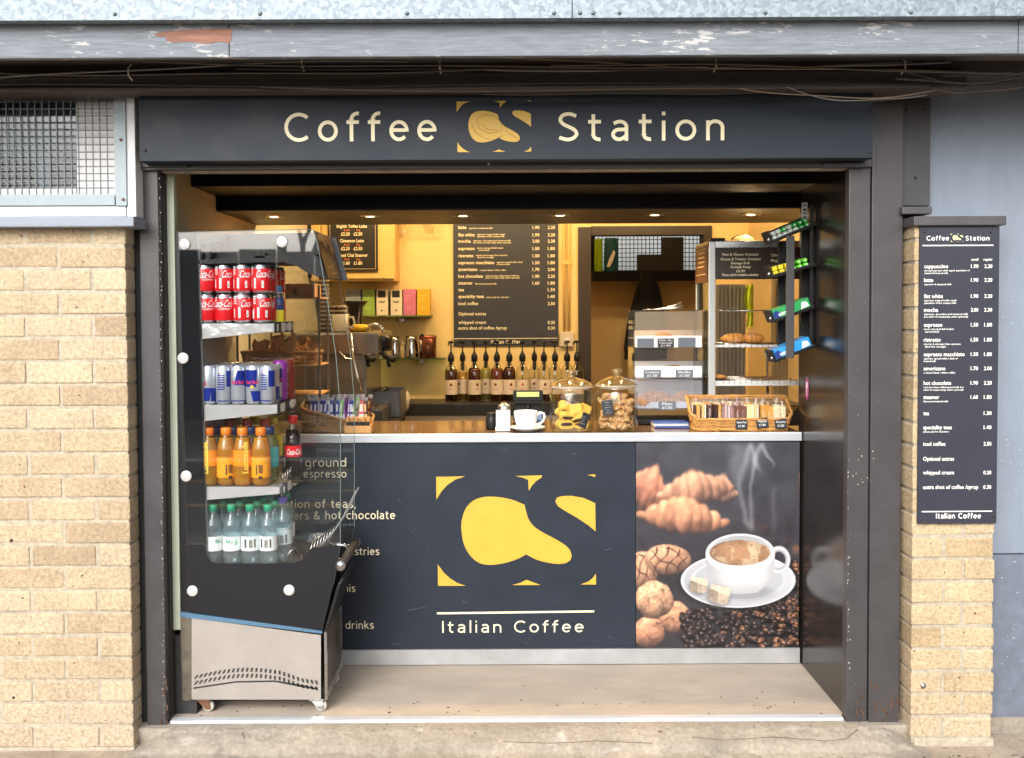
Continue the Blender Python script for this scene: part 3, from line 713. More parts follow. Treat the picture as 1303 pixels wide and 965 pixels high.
for px in (-20, -6, 8, 22, 40, 66, 78): m.pbox(px, 126, px + 6, 203, .08, .008)
m.pbox(44, 120, 64, 242, .065, .01)
obj('blind', m, mat('blind_grey', C(120, 130, 138), .8, var=.15, vs=10), wn)
m = MB(); m.box(-3.2, PX(165, .12), .11, .3, 1.6, 2.35); obj('dark_backing', m, mat('dark_room', (.02, .024, .026), .8), wn)

# ================================================================== kiosk room
XL, XR, YC, YB, ZF = -1.156, 1.15, .585, 2.85, .042
def room(name, lab, m, mt): return tag(obj(name, m, mt), lab, 'wall' if 'wall' in name else 'ceiling')
m = MB(); m.box(XL - .06, XL, .1, YB + .06, ZF - .05, 2.6); room('side_wall', 'pale cream side wall inside the kiosk behind the fridge', m, WALLG)
xd0, xd1 = PX(752, YB), 1.22
m = MB(); m.box(XL, PX(736, YB), YB, YB + .06, ZF, 2.6); m.box(PX(736, YB), 1.6, YB, YB + .06, PZ(290, YB), 2.6); m.box(xd1 + .04, 1.6, YB, YB + .06, ZF, PZ(290, YB))
room('back_wall', 'yellow painted back wall carrying the menu board and shelves', m, WALLY)
m = MB(); m.box(1.5, 1.56, .64, 4.2, ZF, 2.6); m.box(1.18, 1.56, .6, .64, ZF, 2.6); room('inner_wall', 'brown lit inner wall behind the glass cabinet on the right', m, WALLB)
m = MB(); m.box(-1.3, 1.7, 1.39, 4.3, 2.4, 2.46); m.box(-1.3, 1.7, .1, 1.39, 2.6, 2.66); room('kiosk_ceiling', 'dim upper ceiling of the kiosk behind the black bulkhead', m, CEIL)
# rear room seen through the doorway, with a real window to daylight
YR = 4.0
wx0, wx1, wz0, wz1 = PX(757, YR), PX(893, YR), PZ(345, YR), PZ(300, YR)
m = MB(); m.box(-.2, wx0, YR, YR + .06, ZF, 2.6); m.box(wx1, 1.6, YR, YR + .06, ZF, 2.6); m.box(wx0, wx1, YR, YR + .06, ZF, wz0); m.box(wx0, wx1, YR, YR + .06, wz1, 2.6)
room('rear_wall', 'dim beige rear wall seen through the dark inner doorway', m, WALLB)
m = MB(); m.box(PX(741, 3.2) - .2, PX(741, 3.2) - .14, YB + .06, YR, ZF, 2.6); room('passage_wall', 'shadowed passage wall just inside the inner doorway', m, WALLB)
rw = thing('barred_window', 'small barred window high on the rear wall letting daylight in', 'window', ((wx0 + wx1) / 2, YR, wz0))
m = MB()
for i in range(28):
    x = wx0 + (wx1 - wx0) * i / 27; m.box(x - .0025, x + .0025, YR + .03, YR + .036, wz0, wz1)
for i in range(9):
    z = wz0 + (wz1 - wz0) * i / 8; m.box(wx0, wx1, YR + .024, YR + .03, z - .0025, z + .0025)
obj('bars', m, mat('bar_grey', (.12, .12, .12), .6), rw)
m = MB(); m.box(wx0, wx1, YR + .045, YR + .05, wz0, wz1); obj('pane', m, thin('wired_pane', (.95, .95, .95), diff=.12), rw)
m = MB(); m.box(wx0 - .03, wx1 + .02, YR - .02, YR, wz0 - .03, wz0); m.box(wx0 - .03, wx1 + .02, YR - .02, YR, wz1, wz1 + .03); m.box(wx0 - .03, wx0, YR - .02, YR, wz0, wz1); obj('frame', m, BLACK, rw)
for a, b, ya, yb, Yq in ((811, 843, 324, 345, 3.95), (842, 870, 302, 345, 3.94)):
    m = MB(); m.pbox(a, ya, b, yb, Yq, .04, .004)
    for k in range(int((b - a) / 6)): m.pbox(a + 2 + 6 * k, ya + 2, a + 4 + 6 * k, yb, Yq - .006, .006)
    solo('corrugated_box', m, mat('box_grey', (.035, .035, .036), .7), 'low dark ribbed box on the rear window ledge' if ya > 310 else 'tall dark ribbed box on the rear window ledge, beside the right pane', 'box')
m = MB(); m.pbox(754, 345, 893, 357, 3.85, .15, .002); solo('ledge', m, BLACK, 'black ledge under the barred rear window', 'ledge')
for a, b, ya, c, lab, nm in ((756, 767, 304, C(150, 190, 30), 'lime green plastic bag standing on the black ledge', 'plastic_bag'), (768, 787, 303, C(20, 84, 96), 'teal packet with a pale leaf print on the black ledge', 'packet')):
    p0 = at(a, 346, 3.88); p1 = at(b, ya, 3.88)
    m = MB(); m.grid(lambda u, v: Vector((p0.x + (p1.x - p0.x) * (u * (1 - .12 * v) + .06 * v), 3.88 - .03 * math.sin(math.pi * u) * (1 - v * .7) + .008 * mnoise.noise(Vector((u * 5, v * 5, a))), p0.z + (p1.z - p0.z) * v)), 12, 12)
    m.grid(lambda u, v: Vector((p0.x + (p1.x - p0.x) * (u * (1 - .12 * v) + .06 * v), 3.885 + .02 * math.sin(math.pi * u) * (1 - v * .7), p0.z + (p1.z - p0.z) * v)), 12, 12)
    bo = solo(nm, m, mat(nm + '_film', c, .3), lab, 'bag' if 'bag' in nm else 'packet')
    if nm == 'packet':
        m = MB(); m.poly([at(x, y, 3.838) for x, y in ((772, 340), (775, 330), (781, 318), (783, 322), (780, 332), (776, 340))]); obj('print', m, WHITEL, bo)
m = MB()
cx, cz = PX(824, 3.85), PZ(348, 3.85)
m.grid(lambda u, v: Vector((cx + (.055 + .13 * v + .03 * math.sin(v * 3)) * math.cos(u * 6.283) * (.85 if v < .9 else .8) - .02 * v, 3.82 + .06 * math.sin(u * 6.283) + .012 * math.sin(u * 31), cz - .62 * v)), 40, 16)
solo('coat', m, mat('coat_black', (.006, .006, .007), .9), 'black coat hanging from the ledge in the rear room', 'coat')
# inner door casing
m = MB(); m.box(PX(736, YB - .02), PX(752, YB - .02), YB - .02, YB + .12, ZF, PZ(290, YB)); m.box(PX(752, YB), xd1, YB - .02, YB + .12, PZ(300, YB), PZ(289, YB)); m.box(xd1, xd1 + .05, YB - .02, YB + .12, ZF, PZ(289, YB))
solo('inner_doorway', m, mat('door_casing', C(44, 34, 28), .5, var=.2, vs=10), 'dark brown inner doorway to the rear room, right of the syrup bottles', 'doorway')
# bulkhead with downlights
bk = thing('bulkhead', 'stepped black bulkhead under the lintel with a row of downlights', 'bulkhead', (0, .43, 1.9))
m = MB(); m.box(XL + .001, 1.5, .43, .739, 1.889, 2.59, .002); obj('front_box', m, BLACK, bk)
m = MB(); m.box(XL + .001, 1.5, .74, 1.38, 1.836, 2.59, .002); obj('rear_box', m, BLACK, bk)
m = MB(); m.box(XL + .001, 1.5, .742, 1.378, 1.831, 1.835); obj('underside', m, mat('soffit_brown', C(44, 32, 21), .45, var=.15, vs=7), bk)
m = MB(); m.box(XL, XR + .02, .13, .43, 2.02, 2.06); obj('lobby_soffit', m, BLACK, bk)
LENS = mat('lamp_lens', (1, .9, .7), .3, emit=(1, .82, .5), est=14)
RING = mat('lamp_ring', C(150, 140, 120), .3, metal=.9)
for i, px in enumerate((350, 472, 590, 713, 833, 955)):
    X = PX(px, .95)
    t = thing('downlight', 'lit round downlight in the bulkhead soffit, %s of six' % ORD[i], 'lamp', (X, .95, 1.831), 'downlights in the soffit')
    m = MB(); m.lathe((X, .95, 1.831), [(.028, 0), (.030, -.007), (.040, -.005), (.043, 0)], 24); obj('ring', m, RING, t)
    m = MB(); m.lathe((X, .95, 1.829), [(0, 0), (.027, -.001), (.029, .003)], 20); obj('lens', m, LENS, t)
    L = bpy.data.lights.new('downlight_beam', 'SPOT'); L.energy = 13; L.color = (1, .68, .34); L.spot_size = R(115); L.spot_blend = .7; L.shadow_soft_size = .03
    lo = bpy.data.objects.new('downlight_beam', L); COL.objects.link(lo); lo.parent = t; lo.location = (0, 0, -.02)
TUBE = mat('tube_lamp', (1, .8, .45), .4, emit=(1, .72, .36), est=112)
for X, Yl in ((-.65, 1.8), (.1, 1.8), (.95, 1.8), (.75, 3.3)):  # unseen fittings; the last is a fill lamp added to brighten the rear room
    t = thing('strip_lamp', 'unseen warm strip lamp on the kiosk ceiling behind the bulkhead', 'lamp', (X, Yl, 2.4), 'strip lamps on the ceiling')
    m = MB(); m.box(X - .28, X + .28, Yl - .05, Yl + .05, 2.37, 2.4, .004); obj('housing', m, WHITEPL, t)
    m = MB(); m.cyl((X - .26, Yl, 2.35), (X + .26, Yl, 2.35), .018); obj('tube', m, TUBE if Yl < 3 else mat('rear_fill_tube', (1, .8, .5), .4, emit=(1, .7, .35), est=16), t)
# glossy black partition on the right
m = MB(); m.box(XR, XR + .028, .1, .64, ZF, 2.02, .002); m.box(XR - .004, XR, .104, .112, ZF, 2.0)
solo('partition', m, BLACKG, 'glossy black side panel between the counter and the right doorpost', 'panel')
m = MB(); m.box(PX(211, .13, 560), PX(226, .13, 560), .13, .16, PZ(800, .13), 2.0, .003); m.box(PX(217, .128, 560), PX(219, .128, 560), .127, .13, PZ(799, .13), 2.0)
solo('edge_trim', m, mat('pale_green_trim', C(176, 184, 164), .55, var=.05, vs=8), 'pale green upright trim beside the fridge, ending above the floor', 'trim')
m = MB(); m.box(XL - .005, PX(243, .14), .14, .2, ZF, PZ(800, .2)); solo('dark_riser', m, mat('riser_dark', (.03, .03, .03), .8, var=.3, vs=20), 'dark board low on the wall behind the fridge base', 'board')
# ================================================================== counter
ZT = 0.951
ct = thing('serving_counter', 'slate fronted serving counter with the yellow logo panel and pale edge', 'counter', (0, YC, ZF))
m = MB(); m.box(XL + .004, XR - .002, YC, YC + .02, ZT - .034, ZT, .004); obj('front_edge', m, LIP, ct)
m = MB(); m.box(XL + .004, XR - .002, YC + .021, 1.06, ZT - .03, ZT - .001, .002); obj('worktop', m, LINO, ct)
pxs = PX(809, YC + .01, 700)
zk = PZ(826, YC + .01, 650)
m = MB(); m.box(XL + .004, pxs - .001, YC + .012, YC + .03, zk + .001, ZT - .036); obj('front_panel', m, SLATE2, ct)
m = MB(); m.box(XL + .004, XR - .006, YC + .004, YC + .03, ZF + .004, zk); obj('kickplate', m, SKIRT, ct)
m = MB(); m.box(XL + .004, XR - .004, YC + .032, 1.04, ZF, ZT - .036); obj('carcass', m, mat('carcass_dark', (.03, .025, .02), .8), ct)
YL = YC + .0112
m = MB()
for t, a, b, pb, pc in (('freshly ground', 330, 441, 594.5, 583.5), ('espresso', 386, 441, 608, 598), ('selection of teas,', 334, 453, 647, 636.5), ('steamers & hot chocolate', 334, 503, 661.5, 651), ('pastries', 437, 482.5, 706.5, 697), ('paninis', 413, 452, 753.5, 744), ('cold drinks', 409, 475.5, 800.5, 791)):
    pstrokes(m, t, a, b, pb, pc, YL, wd=.122, gap=.115)
obj('lettering', m, CREAM, ct)
obj('logo', logo(555, 604, 758.5, 746, YL, .0008), YEL, ct)
m = MB(); m.pprism([(556, 779.5), (756, 777), (756, 779.4), (556, 782)], YL, .0008); pstrokes(m, 'Italian Coffee', 562, 743, 805.5, 790.5, YL, wd=.122, gap=.21); obj('strapline', m, CREAM, ct)
m = MB(); rnd = random.Random(4)
for (x, y, dx, dy) in ((506, 634, 6, 8), (524, 676, 2, 3), (528, 673, 1.5, 2), (700, 798, 5, -1), (668, 817, 4, 4), (673, 815, 3, -4), (500, 820, 10, -1), (728, 578, 6, -.5), (520, 777, 24, -5), (770, 700, 9, -2), (589, 765, 6, 3), (480, 667, 3, 3), (545, 700, 3, 4), (640, 572, 5, 1), (775, 810, 3, 3)):
    a, b = at(x, y, YL - .0003), at(x + dx, y + dy, YL - .0003); t = .0007
    m.poly([a + Vector((0, 0, t)), b + Vector((0, 0, t * .3)), b - Vector((0, 0, t * .3)), a - Vector((0, 0, t))])
for i in range(60):
    a = at(rnd.uniform(445, 805), rnd.uniform(566, 820), YL - .0003); s = rnd.uniform(.0003, .0009)
    m.poly([a + Vector((s, 0, 0)), a + Vector((0, 0, s)), a - Vector((s, 0, 0)), a - Vector((0, 0, s))])
obj('scuff_marks', m, mat('scuff_pale', C(120, 126, 134), .8), ct)
# edge wear of the panel joint

# ------------------------------------------------------------------ printed poster panel
def poster_pixels(W, H):
    """The print on the counter: croissants, biscuits, a coffee cup with sugar and beans. u,v in the photograph's crop units."""
    rs = np.random.RandomState(5)
    u = np.linspace(32, 760, W)[None, :] * np.ones((H, 1)); v = np.linspace(35, 930, H)[:, None] * np.ones((1, W))
    def vn(sc, seed):
        r = np.random.RandomState(seed); n = 64; g = r.rand(n, n)
        x = (u / sc) % (n - 1); y = (v / sc) % (n - 1); xi = x.astype(int); yi = y.astype(int); fx = x - xi; fy = y - yi
        fx = fx * fx * (3 - 2 * fx); fy = fy * fy * (3 - 2 * fy)
        a = g[yi, xi]; b = g[yi, (xi + 1) % n]; c = g[(yi + 1) % n, xi]; d = g[(yi + 1) % n, (xi + 1) % n]
        return (a * (1 - fx) + b * fx) * (1 - fy) + (c * (1 - fx) + d * fx) * fy
    def fbm(sc, seed): return (vn(sc, seed) + .5 * vn(sc / 2, seed + 1) + .25 * vn(sc / 4, seed + 2)) / 1.75
    img = np.zeros((H, W, 3))
    def mixin(col, a):
        nonlocal img
        img = img * (1 - a[..., None]) + (col if isinstance(col, np.ndarray) and col.ndim == 3 else np.array(col)[None, None]) * a[..., None]
    ss = lambda e0, e1, x: (lambda t: t * t * (3 - 2 * t))(np.clip((x - e0) / (e1 - e0), 0, 1))
    t = (v - 35) / 895
    top = np.array([70, 71, 78.]); mid = np.array([58, 56, 64.]); low = np.array([44, 42, 48.])
    img = np.where(t[..., None] < .5, top + (mid - top) * (t[..., None] * 2), mid + (low - mid) * (t[..., None] * 2 - 1))
    img = img + (fbm(60, 3)[..., None] - .5) * 26 + (fbm(14, 8)[..., None] - .5) * 16 * ss(250, 600, v)[..., None]
    # blurred beans on the right
    for i in range(70):
        x, y = rs.uniform(470, 770), rs.uniform(380, 560); r = rs.uniform(10, 20)
        c = np.array([96, 68, 60]) * rs.uniform(.5, 1.5) if rs.rand() < .35 else np.array([50, 42, 46])
        mixin(c, .6 * ss(1.3, .3, np.hypot((u - x) / r, (v - y) / (r * .7))) * ss(420, 640, u))
    mixin((150, 100, 78), .8 * ss(1.3, .3, np.hypot((u - 745) / 22, (v - 497) / 16)))
    # croissants and biscuits
    def lump(cx, cy, rx, ry, ang, col, seed, soft, ridges=0, pinch=0, crack=0):
        ca, sa = math.cos(ang), math.sin(ang)
        x = ((u - cx) * ca + (v - cy) * sa) / rx; y = (-(u - cx) * sa + (v - cy) * ca) / ry
        wob = 1 + .10 * (fbm(max(rx, ry) * .55, seed) - .5) * 2
        yy = y / np.maximum(.12, (1 - pinch * np.abs(x) ** 1.6))
        r = np.sqrt(x * x + yy * yy) / wob
        h = np.sqrt(np.clip(1 - r * r, 0, 1))
        lam = np.clip(.60 + .36 * (-y) + .10 * (-x) + .25 * h, .25, 1.15)
        if ridges:
            q_ = ((x + .45 * y + .10 * np.sin(y * 4 + seed)) * ridges / 3.1) % 1; lam = lam * (1 - .17 * ss(.3, .0, q_) - .12 * ss(.7, 1, q_) + .08 * ss(.25, .5, q_)) * (1 + .35 * (fbm(60, seed + 20) - .5))
        tx = fbm(26, seed + 9) - .5
        lam = lam * (1 + .5 * tx)
        if crack:
            lam = lam * (1 - crack * ss(.022, .0, np.abs(fbm(62, seed + 4) - .5)) * ss(.1, .5, vn(30, seed + 6)) * .42) * (1 + .28 * (vn(9, seed + 2) - .5) + .16 * (vn(4, seed + 3) - .5))
        c = np.array(col)[None, None] * lam[..., None]
        c[..., 2] += 10; c = c + np.array([18, 10, 6]) * ss(.5, .9, lam)[..., None]
        mixin(c, ss(1 + soft, 1 - soft, r))
        return x, y, r
    def crois(cx, cy, L, Hh, ang, col, seed, soft, bend=0.0):
        """A crescent roll: overlapping rolled segments, ends first, the fat middle last."""
        N = 9
        order = sorted(range(N), key=lambda i: -abs(i - (N - 1) / 2))
        for i in order:
            t_ = (i - (N - 1) / 2) / ((N - 1) / 2); hh = Hh * (1 - .78 * abs(t_) ** 1.7)
            x = cx + t_ * L * math.cos(ang) - bend * t_ * t_ * math.sin(ang); y = cy + t_ * L * math.sin(ang) + bend * t_ * t_ * math.cos(ang)
            k = 1 + .10 * math.sin(i * 2.3 + seed)
            lump(x, y, L * .245 * (1 - .25 * abs(t_)), hh, ang - .25 * (1 if t_ > 0 else -1) * abs(t_) ** .5 - .12, tuple(q * k for q in col), seed + i, soft + .10 * (1 - abs(t_)) * .5)
    crois(86, 235, 92, 108, .5, (236, 158, 116), 131, .12, 10)
    crois(410, 236, 70, 62, .35, (222, 170, 132), 141, .16)
    crois(296, 232, 150, 78, -.10, (240, 176, 132), 151, .10, 20)
    crois(243, 352, 180, 86, .10, (246, 174, 124), 161, .08, 18)
    def soften(k):
        nonlocal img
        for _ in range(k):
            img = (img + np.roll(img, 1, 0) + np.roll(img, -1, 0)) / 3; img = (img + np.roll(img, 1, 1) + np.roll(img, -1, 1)) / 3
    soften(3)
    # shadow contact and slate
    def biscuit(cx, cy, rx, ry, seed):
        x, y, r = lump(cx, cy, rx, ry, 0, (246, 186, 136), seed, .05)
        z = np.abs(((x * 2.0 + .16 * np.sin(y * 5 + seed) + y * .9) % 1) - .5)
        z2 = np.abs(((-x * 1.2 + y * 1.1 + .2 * np.sin(x * 5) + .3) % 1) - .5)
        mixin((66, 40, 40), .88 * np.maximum(ss(.10, .05, z), ss(.06, .03, z2)) * ss(.95, .85, r) * ss(.12, .3, vn(26, seed + 8)))
    biscuit(64, 590, 66, 84, 41); biscuit(172, 545, 102, 68, 44)
    lump(205, 796, 80, 68, .2, (232, 170, 122), 52, .04, crack=1); lump(85, 862, 76, 66, 0, (236, 168, 122), 55, .04, crack=1); lump(113, 718, 90, 82, 0, (248, 192, 140), 50, .035, crack=1)
    soften(1)
    # beans
    def bean(x, y, r, ang, tone):
        ca, sa = math.cos(ang), math.sin(ang); k0, k1 = max(0, int((x - 30 - 32) / 728 * W)), min(W, int((x + 30 - 32) / 728 * W)); j0, j1 = max(0, int((y - 30 - 35) / 895 * H)), min(H, int((y + 30 - 35) / 895 * H))
        if k1 <= k0 or j1 <= j0: return
        uu, vv = u[j0:j1, k0:k1], v[j0:j1, k0:k1]
        a = ((uu - x) * ca + (vv - y) * sa) / r; b = (-(uu - x) * sa + (vv - y) * ca) / (r * .68); q = np.hypot(a, b)
        lam = np.clip(.35 + .5 * (-(vv - y) / r) + .3 * (1 - q), .12, 1.2)
        c = np.array(tone)[None, None] * lam[..., None]
        c = c + 95 * (ss(.55, .1, np.hypot(a + .25, b + .3)))[..., None] * np.array([1, .9, .85])
        c = c * (1 - .75 * (ss(.16, .05, np.abs(b - .15 * np.sin(a * 3))) * ss(1, .7, np.abs(a))))[..., None]
        m_ = ss(1.05, .88, q)[..., None]; sh = ss(1.5, .9, np.hypot(a, (b - .2)))[..., None] * .55
        img[j0:j1, k0:k1] = img[j0:j1, k0:k1] * (1 - sh); img[j0:j1, k0:k1] = img[j0:j1, k0:k1] * (1 - m_) + c * m_
    pts = []
    for i in range(520):
        x, y = rs.uniform(235, 765), rs.uniform(560, 935)
        if y > 735 + max(0, 400 - x) * .22 or (x > 560 and y > 690 - (x - 560) * .75): pts.append((y, x))
    for y, x in sorted(pts):
        warm = rs.rand() < .30 * ((x - 380) / 250 if x > 380 else 0) + .03
        bean(x, y, rs.uniform(15, 21), rs.uniform(-1.2, 1.2), (206, 138, 104) if warm else np.array([98, 80, 82]) * rs.uniform(.6, 1.15))
    # saucer
    q = np.hypot((u - 488) / 262, (v - 648) / 122); mixin((22, 21, 26), .6 * ss(1.1, .9, q))
    q = np.hypot((u - 488) / 256, (v - 637) / 119)
    c = np.array([206, 208, 214.])[None, None] * (.93 + .13 * (u - 300) / 400 - .05 * (v - 640) / 120)[..., None]; mixin(c, ss(1.012, .988, q))
    mixin((246, 247, 250), .8 * ss(.035, .01, np.abs(q - .975)))
    q2 = np.hypot((u - 488) / 205, (v - 634) / 88); mixin((186, 189, 197), .5 * ss(1.04, .98, q2)); mixin((232, 233, 238), .6 * ss(.05, .01, np.abs(q2 - 1)))
    qs = np.hypot((u - 520) / 150, (v - 690) / 42); mixin((140, 142, 152), .6 * ss(1.1, .5, qs))
    # handle
    qa = np.hypot((u - 668) / 52, (v - 548) / 60); ang = ss(.26, .16, np.abs(qa - .80)) * ss(600, 640, u)
    mixin((214, 216, 222), ang); mixin((246, 247, 249), .8 * ss(.1, .03, np.abs(qa - .86)) * ss(630, 660, u))
    mixin((150, 153, 163), .6 * ss(.08, .02, np.abs(qa - .66)) * ss(640, 660, u))
    # cup
    tt = np.clip((v - 525) / 172, 0, 1); hw = 154 * np.sqrt(np.clip(1 - .84 * tt ** 2.3, 0, 1)); q = np.abs(u - 497) / np.maximum(hw, 1)
    body = ss(1.015, .985, q) * ss(520, 524, v) * ss(698 , 694, v - (1 - np.clip(q, 0, 1) ** 2) * 6 + 6)
    sh = 232 - 46 * ss(.2, 1, (u - 497) / 154 * -1) - 30 * ss(.55, 1, (u - 497) / 154) - 34 * ss(.55, 1, tt)
    mixin(np.stack([sh, sh + 1, sh + 5], -1), body)
    q = np.hypot((u - 497) / 155, (v - 520) / 87); mixin((238, 240, 243), ss(1.01, .985, q))
    q = np.hypot((u - 497) / 143, (v - 518) / 76); qq = np.clip((v - 445) / 80, 0, 1); sh = 176 + 50 * qq; mixin(np.stack([sh, sh + 2, sh + 6], -1), ss(1.01, .98, q))
    q = np.hypot((u - 496) / 136, (v - 516) / 56)
    f = fbm(40, 71); g = ss(.42, .6, f)
    ray = .5 + .5 * np.sin(np.arctan2(v - 520, u - 520) * 9 + f * 5)
    col = np.array([186, 140, 104.])[None, None] * (1 - g[..., None]) + np.array([226, 194, 158.])[None, None] * g[..., None]
    col = col * (.97 + .05 * ray[..., None]) * (.9 + .16 * ss(.9, .3, q)[..., None]); mixin(col, ss(1.01, .97, q))
    mixin((110, 70, 50), .6 * ss(.07, .02, np.abs(q - .96)) * ss(560, 380, u))
    for i in range(22):
        a = rs.uniform(0, 6.28); rr = rs.uniform(.5, .92); x, y = 496 + 136 * rr * math.cos(a), 516 + 56 * rr * math.sin(a); mixin((120, 80, 56), .7 * ss(4.5, 2, np.hypot(u - x, v - y)))
    # sugar cubes
    for x, y, s, an in ((312, 656, 40, .12), (402, 698, 48, .25)):
        ca, sa = math.cos(an), math.sin(an); a = ((u - x) * ca + (v - y) * sa) / s; b = (-(u - x) * sa + (v - y) * ca) / (s * .82)
        mixin((120, 118, 124), .75 * ss(1.5, .8, np.hypot(a, b - .25)))
        k = (np.abs(a) ** 5 + np.abs(b) ** 5) ** .2; c = np.array([224, 202, 180.])[None, None] * (np.where(b < -.25 + .25 * a, 1.08, np.where(a < -.1 + .1 * b, .72, .88)) + .2 * (fbm(14, 91) - .5) + .2 * (vn(6, 93) - .5))[..., None]; mixin(c, ss(1.03, .93, k))
    # steam
    def wisp(P, wd, al):
        yy = np.array([p[1] for p in P]); xx = np.array([p[0] for p in P]); o = np.argsort(yy)
        cx = np.interp(v, yy[o], xx[o]); d = np.abs(u - cx - 10 * (fbm(50, 61) - .5)) / (wd * (.7 + .8 * vn(80, 63)))
        mixin((196, 200, 208), al * np.exp(-d * d) * ss(yy.min() - 5, yy.min() + 30, v) * ss(yy.max() + 10, yy.max() - 60, v) * (.4 + .9 * vn(70, 66)))
    wisp([(555, 430), (520, 380), (512, 330), (500, 280), (490, 230), (502, 170), (520, 120), (530, 70), (540, 35)], 14, .55)
    wisp([(548, 430), (545, 300), (540, 220), (556, 160), (566, 110), (545, 60), (535, 30)], 9, .45)
    wisp([(600, 180), (575, 150), (560, 110), (575, 70), (600, 30)], 12, .5); wisp([(640, 160), (648, 130), (625, 105), (600, 70), (590, 35)], 9, .55)
    wisp([(480, 240), (470, 170), (470, 120), (490, 80), (475, 35)], 20, .32); wisp([(640, 470), (650, 380), (638, 300), (650, 220)], 12, .12)
    e = (np.hypot((u - 520) / 100, (v - 110) / 120)); mixin((150, 154, 164), .28 * ss(1.2, 0, e))
    img = img + (rs.rand(H, W, 1) - .5) * 5
    img = img * .84 + 9
    a = np.clip(img, 0, 255) / 255
    return np.where(a <= .04045, a / 12.92, ((a + .055) / 1.055) ** 2.4)
W_, H_ = 330, 406
pix = poster_pixels(W_, H_)
c00, c10, c01, c11 = [at(x, y, YC + .0125) for x, y in ((809.5, 559), (1021, 557), (809.5, 824), (1018, 820))]
x0_, x1_ = pxs + .001, XR - .008
z1_, z0_ = ZT - .037, zk + .001
gx = np.linspace(x0_, x1_, W_); gz = np.linspace(z1_, z0_, H_)
verts = np.zeros((H_, W_, 3)); verts[..., 0] = gx[None]; verts[..., 1] = YC + .0105; verts[..., 2] = gz[:, None]
po = thing('poster_panel', 'printed photo panel of croissants and a steaming coffee cup on the counter front', 'poster', ((x0_ + x1_) / 2, YC + .01, z0_))
verts -= np.array(ORG[po.name])[None, None]
idx = np.arange(H_ * W_).reshape(H_, W_)
faces = np.stack([idx[:-1, :-1], idx[1:, :-1], idx[1:, 1:], idx[:-1, 1:]], -1).reshape(-1, 4)
me = bpy.data.meshes.new('print'); me.from_pydata(verts.reshape(-1, 3).tolist(), [], faces.tolist())
ca_ = me.color_attributes.new('print', 'FLOAT_COLOR', 'POINT')
ca_.data.foreach_set('color', np.concatenate([pix.reshape(-1, 3), np.ones((H_ * W_, 1))], 1).astype(np.float32).ravel())
pm = bpy.data.materials.new('printed_photo'); pm.use_nodes = True
at_ = pm.node_tree.nodes.new('ShaderNodeAttribute'); at_.attribute_name = 'print'
pm.node_tree.links.new(at_.outputs['Color'], pm.node_tree.nodes['Principled BSDF'].inputs['Base Color']); pm.node_tree.nodes['Principled BSDF'].inputs['Roughness'].default_value = .35
me.materials.append(pm)
o = bpy.data.objects.new('print', me); COL.objects.link(o); o.parent = po
m = MB(); m.box(x0_, x1_, YC + .012, YC + .03, z0_, z1_); obj('backing', m, BLKPL, po)

# ================================================================== menu boards
def menu(mb, rows, Y, kx, kp1, kp2, bold=.012, capk=1.0):
    for r in rows: pass
PB = [  # name, baseline, x1 of the name, price small, price regular, description lines
    ('cappuccino', 341.5, 1206.5, '1.90', '2.20', ['strong espresso with equal quantities of', 'steamed & foamed milk'], 1234),
    ('latte', 359, 1187.5, '1.90', '2.20', ['espresso & steamed milk'], 1211),
    ('flat white', 379.5, 1200, '1.90', '2.20', ['espresso topped with equal', 'quantities of the creamy milk'], 1217),
    ('mocha', 397, 1194, '2.00', '2.30', ['espresso, chocolate and steamed milk', '& a swirl of cream(chip extra optional)'], 1232),
    ('espresso', 416, 1199.5, '1.50', '1.80', ['short, strong & full bodied', '  served black'], 1213.5),
    ('ristretto', 435, 1197.5, '1.50', '1.80', ['shorter & stronger than espresso', '  (feel the energy)'], 1223),
    ('espresso macchiato', 453.5, 1228, '1.50', '1.80', ['espresso spread with a dash of', 'foamed milk'], 1219),
    ('americano', 471.5, 1203.5, '1.70', '2.00', ['a classic black / white coffee'], 1216),
    ('hot chocolate', 490, 1211, '1.90', '2.20', ['real chocolate withsteamed milk & a', 'swirl of cream (chip extra optional)'], 1226.5),
    ('steamer', 508, 1196, '1.60', '1.80', ['flavoured steamed milk'], 1207),
    ('tea', 528.5, 1183, '', '1.30', [], 0),
    ('speciality teas', 546.5, 1212, '', '1.40', ['please ask for selection'], 1208),
    ('iced coffee', 567.5, 1204, '', '2.50', [], 0),
    ('Optional extras', 586.5, 1215, '', '', [], 0),
    ('whipped cream', 604, 1215, '', '0.20', [], 0),
    ('extra shot of coffee /syrup', 622.5, 1246, '', '0.30', [], 0)]
YP = -.012
mb_ = thing('menu_board', 'tall slate price list board screwed to the brick pier outside', 'menu board', (PX(1220, YP), YP, PZ(666, YP)))
m = MB(); m.pbox(1169.5, 288.5, 1270, 666.5, YP, .011, .001); obj('panel', m, BOARD, mb_)
YT_ = YP - .0006
m = MB()
for t, a, b in (('Coffee', 1179, 1207.5), ('Station', 1228.5, 1259)): pstrokes(m, t, a, b, 306.3, 300.5, YT_, wd=.19, gap=.15)
m.pprism([(1174, 312), (1264, 311.6), (1264, 313), (1174, 313.4)], YT_, .0005)
m.ptext('small', 1236, 1245, 331.8, 328.8, YT_, bold=.02); m.ptext('regular', 1251.5, 1263, 331.8, 328.8, YT_, bold=.02)
